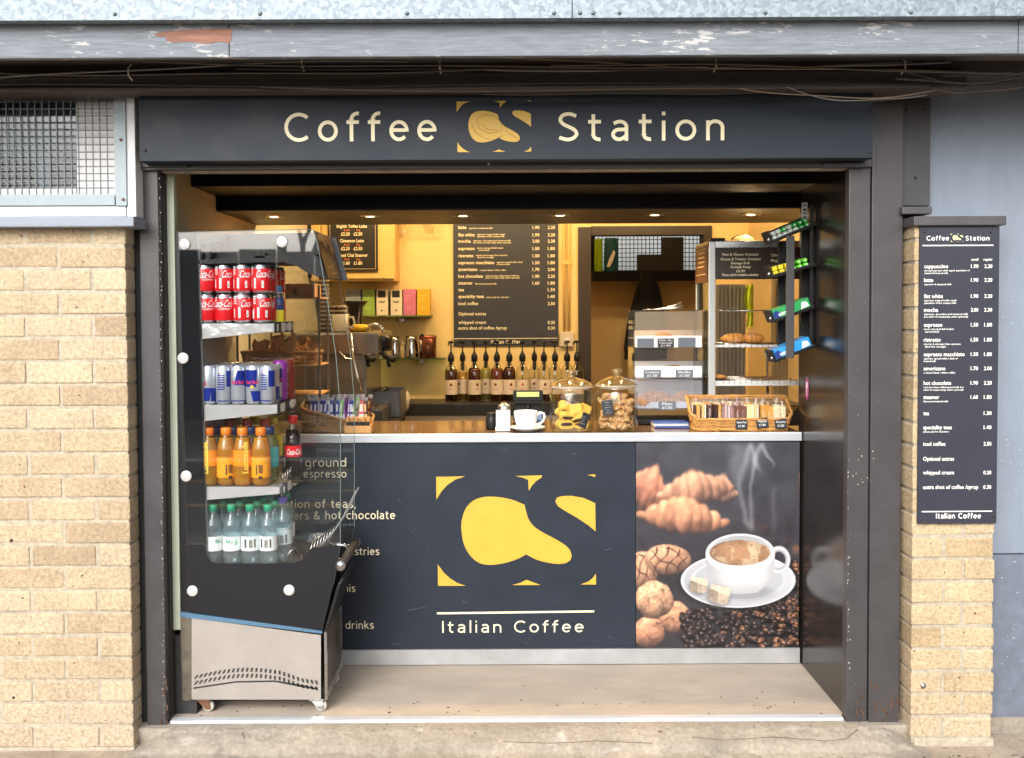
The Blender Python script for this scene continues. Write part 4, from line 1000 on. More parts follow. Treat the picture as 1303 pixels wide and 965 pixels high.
for nme, yb_, xe, p1, p2, ds, xd in PB:
    k = (yb_ - 340) / 280; sh = 1176 - 1.6 * k; m0 = m; m = MB()
    m.ptext(nme, sh, xe - 1.2 * k, yb_, yb_ - 4.9, YT_, bold=.016)
    if p1: m.ptext(p1, 1235.5 - k, 1245 - k, yb_ - .3, yb_ - 4.8, YT_, bold=.022)
    if p2: m.ptext(p2, 1252.7 - 1.5 * k, 1262.8 - 1.5 * k, yb_ - .3, yb_ - 4.8, YT_, bold=.022)
    for i, d in enumerate(ds):
        xx = xd if (i == 0 or len(d) > 27) else sh + (xd - sh) * min(1, len(d) / max(1, len(ds[0])))
        m.ptext(d, sh + (1.5 if d[0] == ' ' else 0), xx - k, yb_ + 4.1 + 3.3 * i, yb_ + 2.0 + 3.3 * i, YT_, bold=.02, res=1)
    obj('menu_row', m, WHITEL, mb_); m = m0
m.pprism([(1173, 650.6), (1262.5, 650), (1262.5, 651.3), (1173, 652)], YT_, .0005)
pstrokes(m, 'Italian Coffee', 1191, 1248, 660, 653.5, YT_, wd=.2, gap=.16)
obj('heading', m, WHITEL, mb_)
obj('logo', logo(1209.8, 297.5, 1225.5, 307.8, YT_, .0005), mat('logo_pale', C(236, 222, 160), .5), mb_)
m = MB()
for px, py in ((1176, 295), (1261, 295), (1172, 661), (1263, 657)): q = at(px, py, YP); m.lathe(q, [(0, -.003), (.004, -.002), (.005, 0)], 10, axis='Y')
obj('screw', m, mat('dark_screw', (.04, .04, .042), .5, metal=.5), mb_)

# menu board on the back wall
Yb = YB - .012
mk = thing('menu_board', 'wide dark price board on the yellow back wall above the syrup bottles', 'menu board', (PX(643, Yb), Yb, PZ(440, Yb)))
m = MB(); m.pbox(577, 262, 710.5, 440, Yb, .011, .001); obj('panel', m, BOARD, mk)
m = MB(); Yt = Yb - .0015
IB = [('cappuccino', 280, 627, '1.90', '2.20', ['strong espresso with equal quantities of', 'steamed & foamed milk'], 664), ('latte', 291.5, 593.5, '1.90', '2.20', ['espresso & steamed milk'], 627), ('flat white', 301, 604, '1.90', '2.20', ['espresso topped with equal', 'quantities of the creamy milk'], 642), ('mocha', 309, 599, '2.00', '2.30', ['espresso, chocolate and steamed milk', '& a swirl of cream (chip extra optional)'], 650),
      ('espresso', 318.4, 604, '1.50', '1.80', ['short, strong & full bodied', ' served black'], 640), ('ristretto', 327.6, 602.5, '1.50', '1.80', ['shorter & stronger than espresso', ' (feel the energy)'], 646), ('espresso macchiato', 336.4, 629, '1.50', '1.80', ['espresso spread with a dash', 'of foamed milk'], 665), ('americano', 345, 607.5, '1.70', '2.00', ['a classic black / white coffee'], 644),
      ('hot chocolate', 353.7, 614.5, '1.90', '2.20', ['real chocolate withsteamed milk & a', 'swirl of cream (chip extra optional)'], 661), ('steamer', 362.3, 601.5, '1.60', '1.80', ['flavoured steamed milk'], 632), ('tea', 370.8, 590.5, '', '1.30', [], 0), ('speciality teas', 379.4, 616, '', '1.40', ['please ask for selection'], 648), ('iced coffee', 388.4, 608.5, '', '2.50', [], 0),
      ('Optional extras', 401.5, 618.5, '', '', [], 0), ('whipped cream', 412.4, 618.5, '', '0.20', [], 0), ('extra shot of coffee /syrup', 419.6, 645, '', '0.30', [], 0)]
for nme, yb_, xe, p1, p2, ds, xd in IB:
    m0 = m; m = MB(); m.ptext(nme, 583.2, xe, yb_, yb_ - 4.0, Yt, bold=.02)
    if p1: m.ptext(p1, 677.6, 686.4, yb_, yb_ - 3.8, Yt, bold=.024)
    if p2: m.ptext(p2, 697, 706.2, yb_, yb_ - 3.8, Yt, bold=.024)
    for i, d in enumerate(ds): m.ptext(d, xe + 3 + (2 if d[0] == ' ' else 0), (xd if i == 0 else xe + 3 + (xd - xe - 3) * min(1, len(d) / len(ds[0]))), yb_ - 1.6 * (len(ds) - 1) + 2.6 * i, yb_ - 1.9 - 1.6 * (len(ds) - 1) + 2.6 * i, Yt, bold=.02, res=1)
    obj('menu_row', m, CREAM, mk); m = m0
m.pbox(578, 430.5, 709, 431.3, Yt, .001)
pstrokes(m, 'Italian Coffee', 625, 663, 437.5, 433, Yt, wd=.18, gap=.18)
obj('heading', m, CREAM, mk)
# conduit and socket
so_ = thing('wall_socket', 'pale wall socket with twin conduit on the yellow wall right of the board', 'socket', (PX(721, YB), YB, PZ(441, YB)))
m = MB(); m.pbox(713, 422.5, 730, 441, YB - .03, .03, .004); obj('faceplate', m, mat('socket_face', C(206, 196, 176), .4), so_)
m = MB()
for px in (718, 724): a = at(px, 423, YB - .012); m.tube([a, a + Vector((0, 0, .9))], .0085, 8)
m.pbox(715, 331, 728, 337, YB - .022, .02, .003); obj('conduit', m, mat('conduit_yellow', C(222, 184, 110), .6), so_)
m = MB(); m.pbox(719, 430, 725, 434, YB - .034, .004, .001); obj('switch', m, WHITEPL, so_)

# cupboard and framed drinks list on the left of the back wall
cb = thing('wall_cupboard', 'yellow painted wall cupboard at the left of the back wall', 'cupboard', (PX(450, 2.6), 2.6, PZ(358, 2.6)))
m = MB(); m.box(XL + .001, PX(503.5, 2.6), 2.6, YB - .001, PZ(357, 2.6), 2.58, .003); obj('carcass', m, mat('cupboard_yellow', C(216, 182, 110), .6, var=.05, vs=6), cb)
m = MB(); m.box(XL + .01, PX(409, 2.59), 2.585, 2.599, PZ(356, 2.6), 2.57, .002); m.box(PX(411, 2.59), PX(502, 2.59), 2.585, 2.599, PZ(354, 2.6), 2.57, .002); obj('door', m, mat('cupboard_yellow', C(216, 182, 110)), cb)
m = MB(); m.box(PX(389, 2.58), PX(397, 2.58), 2.56, 2.599, PZ(352, 2.6), 2.56); obj('dark_strip', m, BLACK, cb)
dl = thing('drinks_list', 'small framed black list of hot lattes on the yellow cupboard door', 'menu board', (PX(449, 2.57), 2.57, PZ(345, 2.57)))
m = MB(); m.pbox(417, 262, 480.5, 345.5, 2.57, .012, .001); obj('panel', m, mat('list_black', (.012, .010, .009), .4), dl)
m = MB()
for a, b, c, d in ((419.5, 342, 478, 342.8), (419.5, 262, 420.2, 342), (477.3, 262, 478, 342)): m.pbox(a, b, c, d, 2.568, .001)
obj('border', m, mat('border_tan', C(190, 160, 120), .5), dl)
for t, a, b, y, p1, p2 in (('English Toffee Latte', 428.5, 467, 290, '£2.20', '£2.50'), ('Cinnamon Latte', 432.5, 463, 308.5, '£2.20', '£2.50'), ('Spiced Chai Steamer', 428, 468, 327, '£1.60', '£1.80')):
    m = MB(); m2 = MB(); m.ptext(t, a, b, y, y - 4, 2.5685, bold=.022)
    m.ptext(p1, 434, 445, y + 10, y + 6, 2.5685, bold=.024); m.ptext(p2, 450, 461, y + 10, y + 6, 2.5685, bold=.024)
    m2.ptext('Small', 437.5, 444.5, y + 4.2, y + 1.8, 2.5685, bold=.02); m2.ptext('Reg', 453.5, 458.5, y + 4.2, y + 1.8, 2.5685, bold=.02)
    obj('menu_row', m, CREAM, dl); obj('size_heading', m2, mat('heading_orange', C(206, 110, 40), .5), dl)
# crumpled clear wrap hanging at the top of the back wall
for a, b, y0, y1, lab in ((500, 520, 270, 302, 'left one of two clear crumpled plastic wraps hanging on the yellow wall'), (532, 560, 270, 297, 'right one of two clear crumpled plastic wraps hanging on the yellow wall')):
    p0, p1 = at(a, y1, 2.7), at(b, y0, 2.7); m = MB()
    m.grid(lambda u, v: Vector((p0.x + (p1.x - p0.x) * (u * (.35 + .65 * v) + .3 * (1 - v)), 2.76 - .06 * v + .05 * mnoise.noise(Vector((u * 4, v * 4, a))), p0.z + (p1.z - p0.z) * v + .03 * mnoise.noise(Vector((u * 5, 2, a))))), 14, 14, smooth=False)
    solo('plastic_wrap', m, thin('crumpled_film', (.95, .93, .88), refl=4, rough=.15, diff=.12, dcol=(.9, .85, .7)), lab, 'wrap')

# ------------------------------------------------------------------ shelves on the back wall
def shelf(name, lab, px0, px1, py, depth, mt, brx):
    t = thing(name, lab, 'shelf', (PX((px0 + px1) / 2, 2.7), 2.7, PZ(py, 2.7)))
    m = MB(); m.box(PX(px0, 2.7), PX(px1, 2.7), YB - depth, YB - .001, PZ(py, YB - depth) - .008, PZ(py, YB - depth), .001); obj('board', m, mt, t)
    z = PZ(py, YB - depth)
    for q in brx: m = MB(); x = PX(q, 2.75); m.box(x - .016, x + .016, YB - .05, YB - .001, z - .04, z - .009, .003); obj('bracket', m, STEEL, t)
    return z
z1s = shelf('green_shelf', 'green edged shelf of tea cartons on the back wall', 430, 548, 401, .17, mat('shelf_green', C(96, 110, 62), .5), (510,))
z2s = shelf('glass_shelf', 'glass shelf of steel milk jugs below the tea cartons', 440, 567, 455.5, .17, thin('shelf_glass', (.75, .9, .8), refl=1.5, diff=.2, dcol=(.3, .45, .35)), (535,))
tea = [(439.5, 459.5, C(132, 140, 148), 'blue grey'), (461, 477, C(140, 170, 78), 'green'), (478, 494, C(226, 214, 190), 'left cream'), (496, 512, C(226, 214, 190), 'right cream'), (513, 529.5, C(196, 110, 142), 'pink'), (530.5, 547, C(214, 168, 40), 'yellow')]
for i, (a, b, c, nme) in enumerate(tea):
    Yq = YB - .15; X0, X1 = PX(a, Yq), PX(b, Yq); h = PZ(367.5 if i not in (2, 3) else 368.5, Yq)
    t = thing('tea_carton', nme + ' tea carton on the green edged shelf', 'carton', ((X0 + X1) / 2, Yq, z1s), 'tea cartons on the green shelf')
    m = MB(); m.box(X0 + .001, X1 - .001, Yq, Yq + .11, z1s + .0005, h, .002); obj('box', m, mat('carton_' + nme.replace(' ', '_'), c, .5, var=.04, vs=20), t)
    m = MB(); z = z1s; W = X1 - X0; xm = (X0 + X1) / 2
    if 'cream' in nme:
        m.box(X0 + .015, X1 - .015, Yq - .001, Yq, h - .045, h - .004); m.box(X0 + .001, X0 + .006, Yq - .001, Yq, z, h); obj('label', m, mat('carton_black', (.02, .018, .016), .5), t)
        m = MB(); m.box(xm - .02, xm + .02, Yq - .001, Yq, h - .07, h - .066); m.box(xm - .016, xm + .016, Yq - .001, Yq, h - .078, h - .074); m.lathe((xm, Yq - .001, z + .03), [(0, 0), (.006, 0)], 8, axis='Y'); obj('print', m, mat('print_grey', (.08, .07, .06), .5), t)
    else:
        pc = tuple(min(1, q * 1.7 + .05) for q in c)
        for k in range(4): m.box(X0 + .008, X0 + .008 + W * (.75 - .12 * k) * .8, Yq - .001, Yq, h - .04 - .012 * k, h - .037 - .012 * k)
        m.lathe((X0 + W * .45, Yq - .001, z + .045), [(.008, 0), (.011, 0)], 12, axis='Y'); obj('print', m, mat('print_' + nme.replace(' ', '_'), pc, .5), t)
Yq = 2.72
for i, (c, wpx, hpx, nme) in enumerate(((501.5, 17, 27, 'left'), (523, 19, 28, 'middle'))):
    x = PX(c, Yq); r = wpx / 2 / 1248 * (Yq + 3.2); h = hpx / 1248 * (Yq + 3.2)
    t = thing('milk_jug', nme + ' steel milk jug on the glass shelf', 'jug', (x, Yq, z2s), 'steel milk jugs on the glass shelf')
    m = MB(); m.lathe((x, Yq, z2s + .0005), [(0, 0), (r, .001), (r, .01), (r * .93, h * .5), (r * .72, h * .82), (r * .8, h), (r * .76, h), (r * .68, h * .82), (r * .85, h * .1), (0, h * .08)], 24); obj('body', m, MIRROR, t)
    m = MB(); m.tube([(x + r * .6, Yq - .03, z2s + h * .85), (x + r * 1.35, Yq - .04, z2s + h * .8), (x + r * 1.4, Yq - .04, z2s + h * .35), (x + r * .85, Yq - .03, z2s + h * .25)], .004, 8); obj('handle', m, STEEL, t)
x = PX(544, Yq); t = thing('copper_tin', 'reddish copper tin with a lid at the right end of the glass shelf', 'tin', (x, Yq, z2s))
m = MB(); m.lathe((x, Yq, z2s + .0005), [(0, 0), (.05, 0), (.052, .004), (.052, .12), (.05, .122), (0, .122)], 28); obj('body', m, mat('copper_dark', C(110, 66, 50), .25, metal=.8), t)
m = MB(); m.lathe((x, Yq, z2s + .122), [(0, .014), (.054, .013), (.055, 0), (.052, -.006)], 28); obj('lid', m, mat('lid_copper', C(150, 82, 64), .3, metal=.7), t)
x = PX(537, 2.62); m = MB(); m.lathe((x, 2.62, z2s + .13), [(0, 0), (.01, .0), (.01, .016), (0, .018)], 10); 
obj('knob', m, BLKPL, t)

# ------------------------------------------------------------------ back counter, return counter
ZB = .89
m = MB(); m.box(-.6, PX(736, 2.55), 2.5, YB - .001, ZB - .07, ZB, .004); bc = thing('preparation_counter', 'dark edged back counter carrying the row of syrup bottles', 'counter', (0, 2.5, ZF)); obj('worktop', m, mat('worktop_dark', (.02, .019, .018), .3), bc)
m = MB(); m.box(-.6, PX(736, 2.55), 2.53, YB - .001, ZF, ZB - .072); obj('cupboard_front', m, mat('cupboard_cream', C(206, 186, 150), .6), bc)
rc = thing('machine_counter', 'dark side counter under the coffee machine along the left wall', 'counter', (-.85, 1.7, ZF))
m = MB(); m.box(XL + .001, -.56, 1.07, YB - .002, ZB - .04, ZB + .001, .003); obj('worktop', m, mat('worktop_dark', (.02, .019, .018), .3), rc)
m = MB(); m.box(XL + .001, -.585, 1.09, 2.49, ZF, ZB - .042); obj('carcass', m, mat('carcass_dark', (.03, .025, .02), .8), rc)

# ------------------------------------------------------------------ syrup bottles with pumps
BGL = thin('bottle_glass', (.90, .90, .85), refl=2.2)
LABELM = mat('syrup_label', C(222, 204, 182), .6); DROPM = mat('drop_red', C(112, 30, 22), .5)
liq = [((.055, .008, .004), .82, 'dark red'), ((.42, .22, .03), .74, 'gold'), ((.075, .010, .006), .86, 'deep ruby'), ((.50, .42, .10), .84, 'pale yellow'), ((.16, .030, .010), .84, 'amber red'), ((.055, .008, .004), .88, 'darkest red'),
       ((.30, .13, .04), .05, 'nearly empty'), ((.10, .02, .01), .48, 'half full brown'), ((.075, .012, .006), .46, 'half full red'), ((.6, .5, .35), .2, 'clear'), ((.6, .5, .35), .2, 'second clear'), ((.012, .010, .009), .75, 'blackish')]
bx = [573.6, 588.3, 603.3, 618, 632, 647.8, 664.5, 679.8, 692, 706, 721.5, 734]
Yq = 2.62
for i, ((c, lv, nme), px) in enumerate(zip(liq, bx)):
    X = PX(px, Yq + (.06 if i in (1, 3, 7) else 0)); Yi = Yq + (.06 if i in (1, 3, 7) else 0); z = ZB + .0005; r = .0385 if i not in (1, 3, 7) else .034
    cname = nme.replace(' ', '_')
    t = thing('syrup_bottle', '%s syrup bottle with black pump, %s on the back counter' % (nme, ORD[i]), 'bottle', (X, Yi, z), 'syrup bottles on the back counter')
    H = .255
    prof = [(0, 0), (r, .0), (r, .004), (r, .175), (r * .93, .19), (r * .5, .215), (r * .37, .23), (r * .36, H), (r * .4, H), (r * .4, H + .008)]
    m = MB(); m.lathe((X, Yi, z), prof, 24); obj('glass', m, BGL, t)
    hl = .235 * lv; q = [(0, .003), (r * .94, .003)] + [(rr * .94, zz) for rr, zz in prof[3:7] if zz < hl] + [(np.interp(hl, [a[1] for a in prof[2:]], [a[0] for a in prof[2:]]) * .94, hl), (0, hl)]
    m = MB(); m.lathe((X, Yi, z), q, 24); obj('syrup', m, mat('syrup_' + cname, c, .08, spec=.6) if lv > .3 else thin('syrup_clear', (.8, .62, .4)), t)
    m = MB(); m.lathe((X, Yi, z), [(r + .0008, .045), (r + .0008, .132)], 24)
    lb = obj('label', m, LABELM, t)
    m = MB(); P = []
    for k in range(14):
        a = 6.283 * k / 14; rr = .0085 * (1 if math.sin(a) < .2 else 1 - .35 * math.sin(a)); xx = rr * math.cos(a) * (1 - max(0, math.sin(a)) * .75); zz = .011 * math.sin(a) + .105
        P.append((X + xx, Yi - math.sqrt((r + .0014) ** 2 - xx * xx), z + zz))
    m.poly(P)
    f_ = lambda p, q: Vector((X + p, Yi - math.sqrt(max(0, (r + .0014) ** 2 - p * p)), z + q))
    for zz, ww in ((.078, .014), (.073, .011)): m.poly([f_(-ww, zz), f_(-ww / 2, zz), f_(0, zz), f_(ww / 2, zz), f_(ww, zz), f_(ww, zz + .0016), f_(0, zz + .0016), f_(-ww, zz + .0016)])
    obj('print', m, DROPM if i not in (3, 6) else mat('drop_tan' if i == 6 else 'drop_dark', C(190, 110, 40) if i == 6 else C(90, 80, 60), .5), lb)
    m = MB(); m.lathe((X, Yi, z), [(0, H - .02), (r * .48, H - .015), (r * .5, H + .012), (r * .42, H + .022), (r * .25, H + .034), (.0045, H + .045), (.0045, H + .098), (0, H + .1)], 16)
    m.lathe((X, Yi, z + H + .095), [(0, .012), (.012, .010), (.016, .004), (.014, -.004), (0, -.004)], 16)
    m.tube([(X, Yi, z + H + .099), (X - .01, Yi - .03, z + H + .1), (X - .013, Yi - .05, z + H + .092), (X - .014, Yi - .056, z + H + .082)], [.008, .0065, .005, .004], 8); pu = obj('pump', m, BLKPL, t)
    t.rotation_euler = (0, 0, random.uniform(-.7, .5))
    m = MB(); m.lathe((X, Yi, z), [(.0105, H - .07), (.0105, H - .012)], 12); m.cyl((X, Yi, z + .02), (X, Yi, z + H - .07), .003, seg=6); obj('dip_tube', m, mat('pump_dark', (.03, .025, .02), .4), pu)
# ================================================================== open drinks fridge on castors
YF0, YF1 = .13, .44          # front and rear side panels
def FX(px): return PX(px, YF0, 560)
def FZ(py): return PZ(py, YF0, 330)
fr = thing('drinks_fridge', 'open fronted black and steel drinks fridge on castors with clear side panels', 'fridge', (FX(330), .28, ZF))
OUT = [(227, 296), (398, 292), (404, 310), (416, 380), (427, 450), (433, 520), (433, 694), (424, 745), (410, 803), (240, 778)]
PRT = [(227, 296), (249, 296), (253, 420), (257, 560), (261, 700), (263, 708), (268, 715), (275, 717), (374, 717), (384, 713), (390, 705), (397, 697), (433, 694), (424, 745), (410, 803), (240, 778)]
W2 = lambda P: [(at(x, y, YF0).x, at(x, y, YF0).z) for x, y in P]
CAPM = mat('fixing_cap', C(222, 222, 222), .3, metal=.35)
PRINTB = mat('glass_print', (.007, .008, .010), .7, spec=.1)
EDGE = mat('glass_edge', C(120, 142, 138), .25)
P_STRIP = [(227, 296), (249, 296), (253, 420), (257, 560), (261, 694), (238.5, 694)]
P_LOW = [(238.5, 694.4), (261, 694.4), (261.5, 700), (263, 708), (268, 715), (275, 717), (374, 717), (384, 713), (390, 705), (397, 697), (433, 694.4), (424, 745), (410, 803), (240, 778)]
for y in (YF0, YF1):
    m = MB(); m.prism(W2(OUT), y, y + .005); g = obj('side_glass', m, GLASSG, fr)
    m = MB(); m.prism(W2(P_STRIP), y + .0055, y + .0075); obj('black_border', m, PRINTB, g)
    m = MB(); m.prism(W2(P_LOW), y - .0012, y - .0004); obj('lower_border', m, mat('lower_print', (.011, .011, .014), .55, spec=.25), g)
    m = MB(); m.tube([(a, y + .0025, b) for a, b in W2(OUT[1:8])], .0013, 6); m.tube([(a, y + .0025, b) for a, b in W2(OUT[:2])], .0013, 6); obj('polished_edge', m, EDGE, g)
for px, py in ((235, 311), (359, 308), (233, 456), (237, 606), (245, 752), (368, 751)):
    q = at(px, py, YF0); m = MB(); m.lathe((q.x, YF0, q.z), [(0, -.0052), (.0165, -.005), (.0185, -.0035), (.019, 0)], 24, axis='Y'); obj('fixing_cap', m, CAPM, fr)
m = MB(); m.prism([(at(x, y, YF0).x, at(x, y, YF0).z) for x, y in ((214.5, 294.5), (228, 294.5), (243, 782), (229, 782))], YF0 + .008, YF1 + .012); obj('back_body', m, mat('fridge_black', (.008, .008, .009), .4), fr)
m = MB(); m.prism(W2([(246, 300), (251, 300), (263, 716), (258, 716)]), YF0 + .02, YF1 - .01); obj('inner_back', m, mat('fridge_inner', C(150, 152, 154), .4, metal=.3), fr)
# dark canopy with its lamp housing and the sloping header card
m = MB(); m.prism(W2([(250, 331), (300, 327), (398, 322), (408, 332), (417, 354), (402, 352), (388, 346), (374, 337), (356, 333), (250, 336)]), YF0 + .02, YF1 - .004)
m.prism(W2([(250, 297), (396, 294), (400, 306), (404, 322), (300, 327), (250, 331)]), YF0 + .07, YF1 - .006); m.prism(W2([(252, 298), (286, 298), (286, 306), (252, 312)]), YF0 + .01, YF0 + .07); m.prism(W2([(258, 306), (264, 306), (264, 330), (258, 330)]), YF0 + .03, YF0 + .06); m.prism(W2([(322, 321), (335, 321), (335, 328), (322, 328)]), YF0 + .02, YF0 + .06); obj('canopy', m, BLKPL, fr)
m = MB(); m.tube([at(x, y, YF0 + .03) for x, y in ((281, 306), (280, 314), (272, 322), (268, 329))], .002, 6); obj('lamp_cord', m, BLKRUB, fr)
hw = [(at(399, 293, YF0).x, at(399, 293, YF0).z), (at(417, 353, YF0).x, at(417, 353, YF0).z)]
m = MB(); (xa, za), (xb, zb) = hw
m.poly([(xa, YF0 + .006, za), (xb, YF0 + .006, zb), (xb, YF1 - .001, zb), (xa, YF1 - .001, za)])
m.poly([(xa - .006, YF0 + .006, za), (xa - .006, YF1 - .001, za), (xb - .006, YF1 - .001, zb), (xb - .006, YF0 + .006, zb)])
hd = obj('header_card', m, mat('card_brown', C(92, 58, 34), .35, var=.2, vs=9), fr)
m = MB(); n_ = Vector((za - zb, 0, xb - xa)).normalized() * .0012
def hp(u, v): return Vector((xa + (xb - xa) * v, YF0 + .006 + (YF1 - YF0 - .007) * u, za + (zb - za) * v)) + n_ * (1 if n_.x > 0 else -1)
m.poly([hp(*q) for q in ((.02, .12), (.3, .02), (.98, .02), (.98, .42), (.9, .36), (.84, .46), (.74, .40), (.7, .26), (.62, .2), (.5, .34), (.4, .3), (.28, .2), (.1, .22))])
m.poly([hp(*q) for q in ((.2, .76), (.5, .72), (.8, .60), (.8, .615), (.5, .74), (.2, .78))]); m.poly([hp(*q) for q in ((.3, .88), (.7, .84), (.7, .87), (.3, .91))])
obj('coffee_print', m, mat('card_tan', C(206, 150, 84), .35, var=.3, vs=14), hd)
m = MB(); m.prism(W2([(400, 294), (407, 294), (424, 353), (417, 353)]), YF1 - .002, YF1 + .004); obj('rear_glass_reflection', m, mat('reflection_grey', C(84, 94, 102), .5), fr)  # blue-grey strip painting a reflection in the rear side glass
# polished shelves with ticket rails
TAG = mat('ticket_white', C(226, 226, 222), .5); DIG = mat('ticket_digits', (.02, .02, .02), .5)
SHELF_Z = []
for i, (P, xr) in enumerate((([(253, 412), (348, 412), (348, 422), (253, 432)], 349), ([(256, 516), (351, 516), (351, 527), (256, 537)], 352), ([(259, 621), (354, 621), (354, 630), (259, 638)], 355))):
    m = MB(); m.prism(W2(P), YF0 + .02, YF1 - .012); sh = obj('shelf', m, mat('shelf_steel', (.88, .88, .88), .16, metal=.62, bump=1.0, bs=16), fr); SHELF_Z.append(at(300, P[0][1], YF0).z)
    z = at(xr, P[1][1] + 4, YF0).z; x = FX(xr)
    m = MB(); m.box(x, x + .006, YF0 + .014, YF1 - .012, z - .022, z + .016, .001); rl = obj('ticket_rail', m, BLKPL if i < 2 else thin('clear_rail', (.9, .9, .92), refl=2, diff=.15), sh)
    m = MB(); m.box(x + .0062, x + .0075, YF0 + .1 - .06 * (i == 1), YF0 + .16 - .06 * (i == 1), z - .018, z + .012); m.box(x + .0062, x + .0075, YF0 + .20, YF0 + .25, z - .018, z + .012); obj('ticket', m, TAG, rl)
    m = MB()
    for yy in (.035, .18, .265):
        for k in (0, .012): m.tube([(x + .0068, YF0 + yy + k, z + .008), (x + .0068, YF0 + yy + k, z - .014)], .0016, 4)
    obj('price_digits', m, TAG, rl)
    # front lip seen end-on
ZBOT = FZ(724)
m = MB(); m.box(FX(258), FX(400), YF0 + .012, YF1 - .012, ZBOT - .02, ZBOT, .002); obj('shelf', m, MIRROR, fr)
WIRE = mat('wire_chrome', C(190, 190, 190), .2, metal=1)
m = MB()
x = FX(352)
for k in range(7):
    y = YF0 + .03 + k * .038; m.tube([(x + .01, y, SHELF_Z[2] + .004), (x + .014, y, SHELF_Z[2] + .045)], .0016, 6)
for zz in (.006, .026, .045): m.tube([(x + .01 + zz * .1, YF0 + .02, SHELF_Z[2] + zz), (x + .01 + zz * .1, YF1 - .02, SHELF_Z[2] + zz)], .0016, 6)
obj('wire_guard', m, WIRE, fr)
m = MB(); x = FX(378); R_ = lambda y: (x + .02 + (y - YF0) * .12)
for k in range(8):
    y = YF0 + .03 + k * .036; m.tube([(R_(y), y, ZBOT + .012), (R_(y) + .02, y, ZBOT + .085)], .0018, 6)
for zz in (.015, .05, .085): m.tube([(R_(YF0 + .02) + zz * .25, YF0 + .02, ZBOT + zz), (R_(YF1 - .02) + zz * .25, YF1 - .02, ZBOT + zz)], .002, 6)
m.tube([(FX(355), YF0 + .03, ZBOT + .01), (FX(366), YF0 + .03, ZBOT + .055), (FX(372), YF0 + .04, ZBOT + .062), (FX(376), YF0 + .06, ZBOT + .03)], .0018, 6)
obj('wire_guard', m, WIRE, fr)
m = MB()
CV = [(408, 693), (425, 676), (438, 656), (448, 636), (455, 622)]
cv = [(at(a, b, .3).x, at(a, b, .3).z) for a, b in CV]
def gf(u, v):
    k = min(int(u * 4), 3); f = u * 4 - k
    a, b = cv[k], cv[k + 1]; return Vector((a[0] + (b[0] - a[0]) * f, .27 + v * (.05 + .03 * math.sin(u * 3.1)), a[1] + (b[1] - a[1]) * f))
m.grid(gf, 16, 6); m.tube([gf(k / 16, 0) for k in range(17)], .0025, 6); m.tube([gf(k / 16, 1) for k in range(17)], .0025, 6)
obj('curved_guard', m, thin('milky_plastic', (.9, .9, .9), refl=2, rough=.1, diff=.45, dcol=(.75, .77, .78)), fr)
# push handle
xh, zh = PX(434, YF0, 720), PZ(719, YF0, 430)
m = MB(); m.tube([(xh, YF0 - .01, zh), (xh, YF1 + .02, zh)], .0155, 16); hn = obj('push_handle', m, mat('handle_grip', (.035, .033, .032), .6, var=.2, vs=60), fr)
m = MB(); m.cyl((xh, YF0 - .016, zh), (xh, YF0 - .008, zh), .0172, seg=20); m.cyl((xh, YF1 + .016, zh), (xh, YF1 + .024, zh), .0172, seg=20); obj('end_cap', m, STEEL, hn)
m = MB()
for y in (YF0 + .06, YF1 - .05): m.cyl((FX(400), y, zh + .012), (xh, y, zh), .0085, seg=12)
obj('handle_arm', m, CHROME, hn)
# steel base
zb0, zb1 = FZ(890), FZ(783)
m = MB(); m.prism(W2([(243, 787), (408, 809), (408, 891), (243, 891)]), YF0 + .004, YF0 + .008)
bs_ = obj('base_panel', m, mat('base_steel', (.66, .64, .62), .2, metal=.7, var=.06, vs=12, bump=.04, bs=6), fr)
m = MB(); m.prism(W2([(229, 785), (243, 787), (243, 892), (232, 892)]), YF0 + .002, YF0 + .02); obj('base_flange', m, mat('flange_dark', C(112, 104, 92), .5, metal=.5, var=.35, vs=25), fr)  # flange steel, mottled and darker than the base panel
m = MB(); m.prism(W2([(229, 779), (410, 802.5), (410, 806.5), (229, 785)]), YF0 - .001, YF0 + .02); obj('blue_strip', m, mat('blue_film', C(80, 114, 140), .4), fr)
m = MB(); m.prism(W2([(232, 790), (405, 812), (405, 889), (232, 889)]), YF0 + .02, YF1 + .005); obj('base_box', m, mat('base_dark', C(90, 88, 86), .5, metal=.5, var=.1, vs=12), fr)
m = MB()
for k in range(27):
    t = k / 26; px = 248 + 156 * t; yc_ = 862 - 9 * math.sin(math.pi * min(1, t * 1.15)) + (4 * (t - .7) if t > .7 else 0) * 6
    for r in range(2):
        y0 = yc_ - 3 + 7.5 * r; sl = 4.0 * (1 - 1.5 * t)
        m.pprism([(px - 1.5, y0 + 5), (px - 1.5 + sl, y0), (px + 1.2 + sl, y0), (px + 1.2, y0 + 5)], YF0 + .0032, .0006)
m.pprism([(246, 875), (300, 867), (350, 866), (385, 872), (404, 876), (404, 878), (380, 874), (350, 868), (300, 869), (246, 877)], YF0 + .0032, .0006)
obj('street_reflection', m, mat('street_reflection_dark', (.02, .02, .02), .6), bs_)  # dark marks painting the street's reflection in the polished panel
xg = FX(409.5)
m = MB(); m.box(xg, xg + .004, YF0 + .004, YF1 + .006, FZ(892), FZ(806)); m.box(xg + .004, xg + .009, YF0 + .004, YF0 + .018, FZ(892), FZ(806)); m.box(xg + .004, xg + .009, YF1 - .006, YF1 + .006, FZ(892), FZ(806)); m.box(xg + .004, xg + .008, YF0 + .018, YF1 - .006, FZ(892), FZ(882)); gr = obj('vent_grille', m, STEEL, fr)
m = MB(); z = FZ(880)
while z < FZ(810): m.box(xg + .0045, xg + .008, YF0 + .02, YF1 - .008, z, z + .005); z += .011
